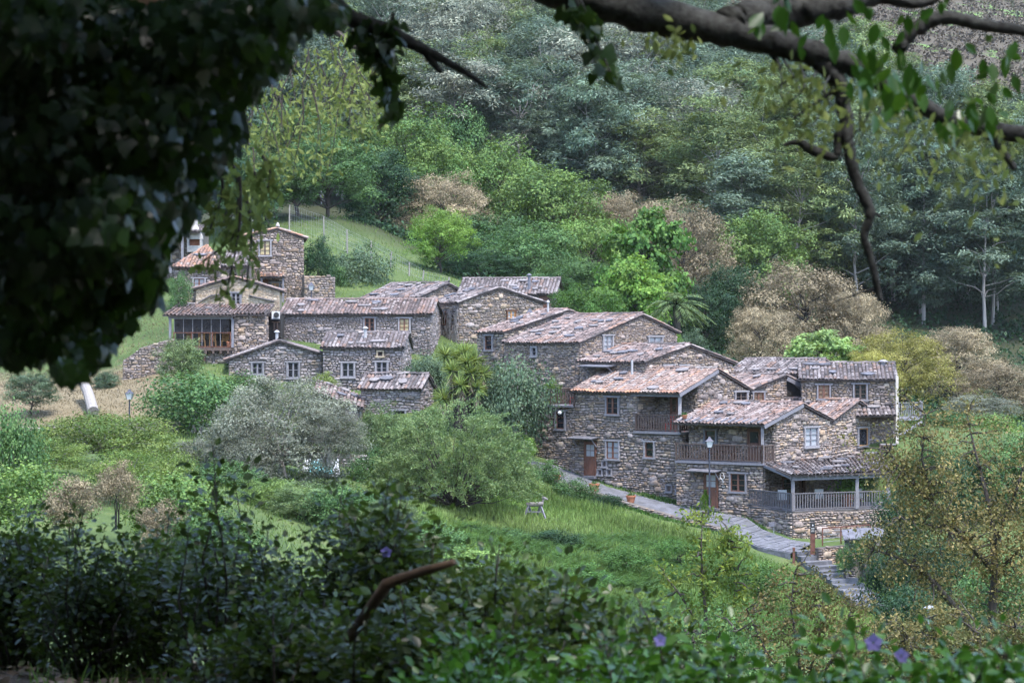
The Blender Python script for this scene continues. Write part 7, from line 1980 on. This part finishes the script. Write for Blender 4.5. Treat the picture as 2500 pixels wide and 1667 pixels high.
for i, (px, yt, w, Y, lab) in enumerate(NEAR):
    near_shrub(px, yt, w, Y, lab, 300 + i, stems=9 if w < 150 else 44, per=110, leaf=.042 if i % 3 else .050)
VN = [(1500, 1560, 420, 8.2, 'glossy periwinkle patch at bottom centre right'), (1800, 1580, 420, 7.6, 'glossy periwinkle patch below the oak sapling'), (2080, 1545, 380, 7.2, 'glossy periwinkle patch with violet flower'), (2330, 1570, 380, 7.2, 'glossy periwinkle patch in the bottom right'), (2500, 1540, 260, 7.0, 'glossy periwinkle patch in the right corner'), (1180, 1570, 400, 8.6, 'periwinkle patch at bottom centre')]
for i, (px, yt, w, Y, lab) in enumerate(VN):
    near_shrub(px, yt, w, Y, lab, 340 + i, 'l_vinca', .045, 80, 60, 'periwinkle patches along the bottom edge', 'periwinkle', .5)
def flower(px, py, Y, lab, s_=.024):
    c = at(px, py, Y); e = empty('periwinkle_flower', c, lab, 'flower', 'violet flowers in the foreground')
    for k in range(5):
        a = k * 2 * math.pi / 5 + .3; d = np.array([[math.cos(a), -.25, math.sin(a)]])
        v, f, cc = scatter(OVATE[0], OVATE[1], frames(unit(d), np.array([[0, -1., .2]]), np.array([s_]), np.array([s_ * 1.15])), c[None] + d * s_ * .1, np.array([[1., .5, 0]]))
        obj('petal', v, f, M['l_petal'], e, col=cc)
    MB().tube([c - [0, .002, 0], c + [0, .02, -.06]], [.002, .002], 5).build('stalk', M['l_vinca'], e)
flower(2132, 1568, 7.0, 'large violet flower above the leaves, bottom right', .026); flower(1612, 1562, 8.0, 'small violet flower at bottom right of centre', .022); flower(943, 1347, 11.2, 'violet flower among the dark bushes', .026); flower(2200, 1600, 7.0, 'faint violet flower low in the bottom right', .022)
# broken branch in the bushes
r_ = np.random.default_rng(401)
MB().tube([at(850, 1560, 9.4), at(910, 1475, 9.3), at(945, 1425, 9.2), at(975, 1412, 9.2), at(1040, 1392, 9.1), at(1108, 1372, 9.0)], [.022, .022, .024, .020, .018, .013], 10).build('broken_branch', M['bark_brown'], smooth=True, label='broken grey-brown branch sticking out of the dark bushes', cat='branch')
# fallen leaves and grass tufts on the near ground
n_ = 3600; x = r_.uniform(-4.5, 1.2, n_); y = r_.uniform(9.5, 15.5, n_); z = gz(x, y) + r_.uniform(.005, .03, n_); S = r_.uniform(.05, .10, n_)
v, f, c = scatter(OVATE[0], OVATE[1], frames(unit(r_.normal(0, 1, (n_, 3)) * [1, 1, .25]), r_.normal(0, .3, (n_, 3)) + EZ, S, S * .7), np.stack([x, y, z], 1), leafcol(r_, n_))
obj('fallen_leaves', v, f, M['l_litter'], col=c, kind='stuff', label='dry fallen leaves on the shaded near ground')
def s_near(r, n):
    x = r.uniform(-4.5, 2, n); y = r.uniform(9.5, 15, n); ok = (np.sin(x * 1.7 + 1) * np.cos(y * 1.3) > .05); return x[ok], y[ok], np.ones(ok.sum())
blades('near_grass', 3800, s_near, .16, .007, 'l_grass', 'tufts of grass on the shaded near ground', 402, .5)
# ------------------------------------------------------------------ undergrowth in the wood
r_ = np.random.default_rng(500); n_ = 5200
Yu = r_.uniform(176, 330, n_); pxu = r_.uniform(850, 2560, n_); Yu = np.where((pxu < 1500) & (Yu < 196), Yu + 40, Yu); xu = (pxu - CX) / F * Yu; zu = gz(xu, Yu); k = 14
ok = ~((Yu < 214) & (pxu < 1050)); xu, Yu, zu = xu[ok], Yu[ok], zu[ok]; n_ = len(xu)
sz = np.repeat(r_.uniform(.6, 1.6, n_), k); off = unit(r_.normal(0, 1, (n_ * k, 3)) + [0, 0, .5]) * sz[:, None] * r_.uniform(.5, 1, (n_ * k, 1))
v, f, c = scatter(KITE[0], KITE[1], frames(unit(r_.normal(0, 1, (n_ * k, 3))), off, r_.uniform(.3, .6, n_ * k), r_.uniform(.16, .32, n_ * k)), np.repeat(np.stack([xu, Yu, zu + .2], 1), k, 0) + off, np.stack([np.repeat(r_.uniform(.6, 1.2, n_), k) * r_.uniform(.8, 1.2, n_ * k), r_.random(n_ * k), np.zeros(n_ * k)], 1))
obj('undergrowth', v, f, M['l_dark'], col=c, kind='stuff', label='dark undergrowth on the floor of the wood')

# ------------------------------------------------------------------ the hazy valley air
m, nt, b, out = new_mat('valley_haze'); nt.nodes.remove(b)
pv = nd(nt, 'ShaderNodeVolumePrincipled'); pv.inputs['Density'].default_value = 0.00005; pv.inputs['Color'].default_value = (0.80, 0.88, 1.0, 1)
nt.links.new(pv.outputs[0], out.inputs['Volume'])
hz = MB().box([-430, -66, -1.5 + min(0, float(GZ.min()))], [860, 0, 0], [0, 1076, 0], [0, 0, float(GZ.max()) + 12 - min(0, float(GZ.min()))])
hz.build('haze', m, kind='stuff', label='thin bluish valley haze')
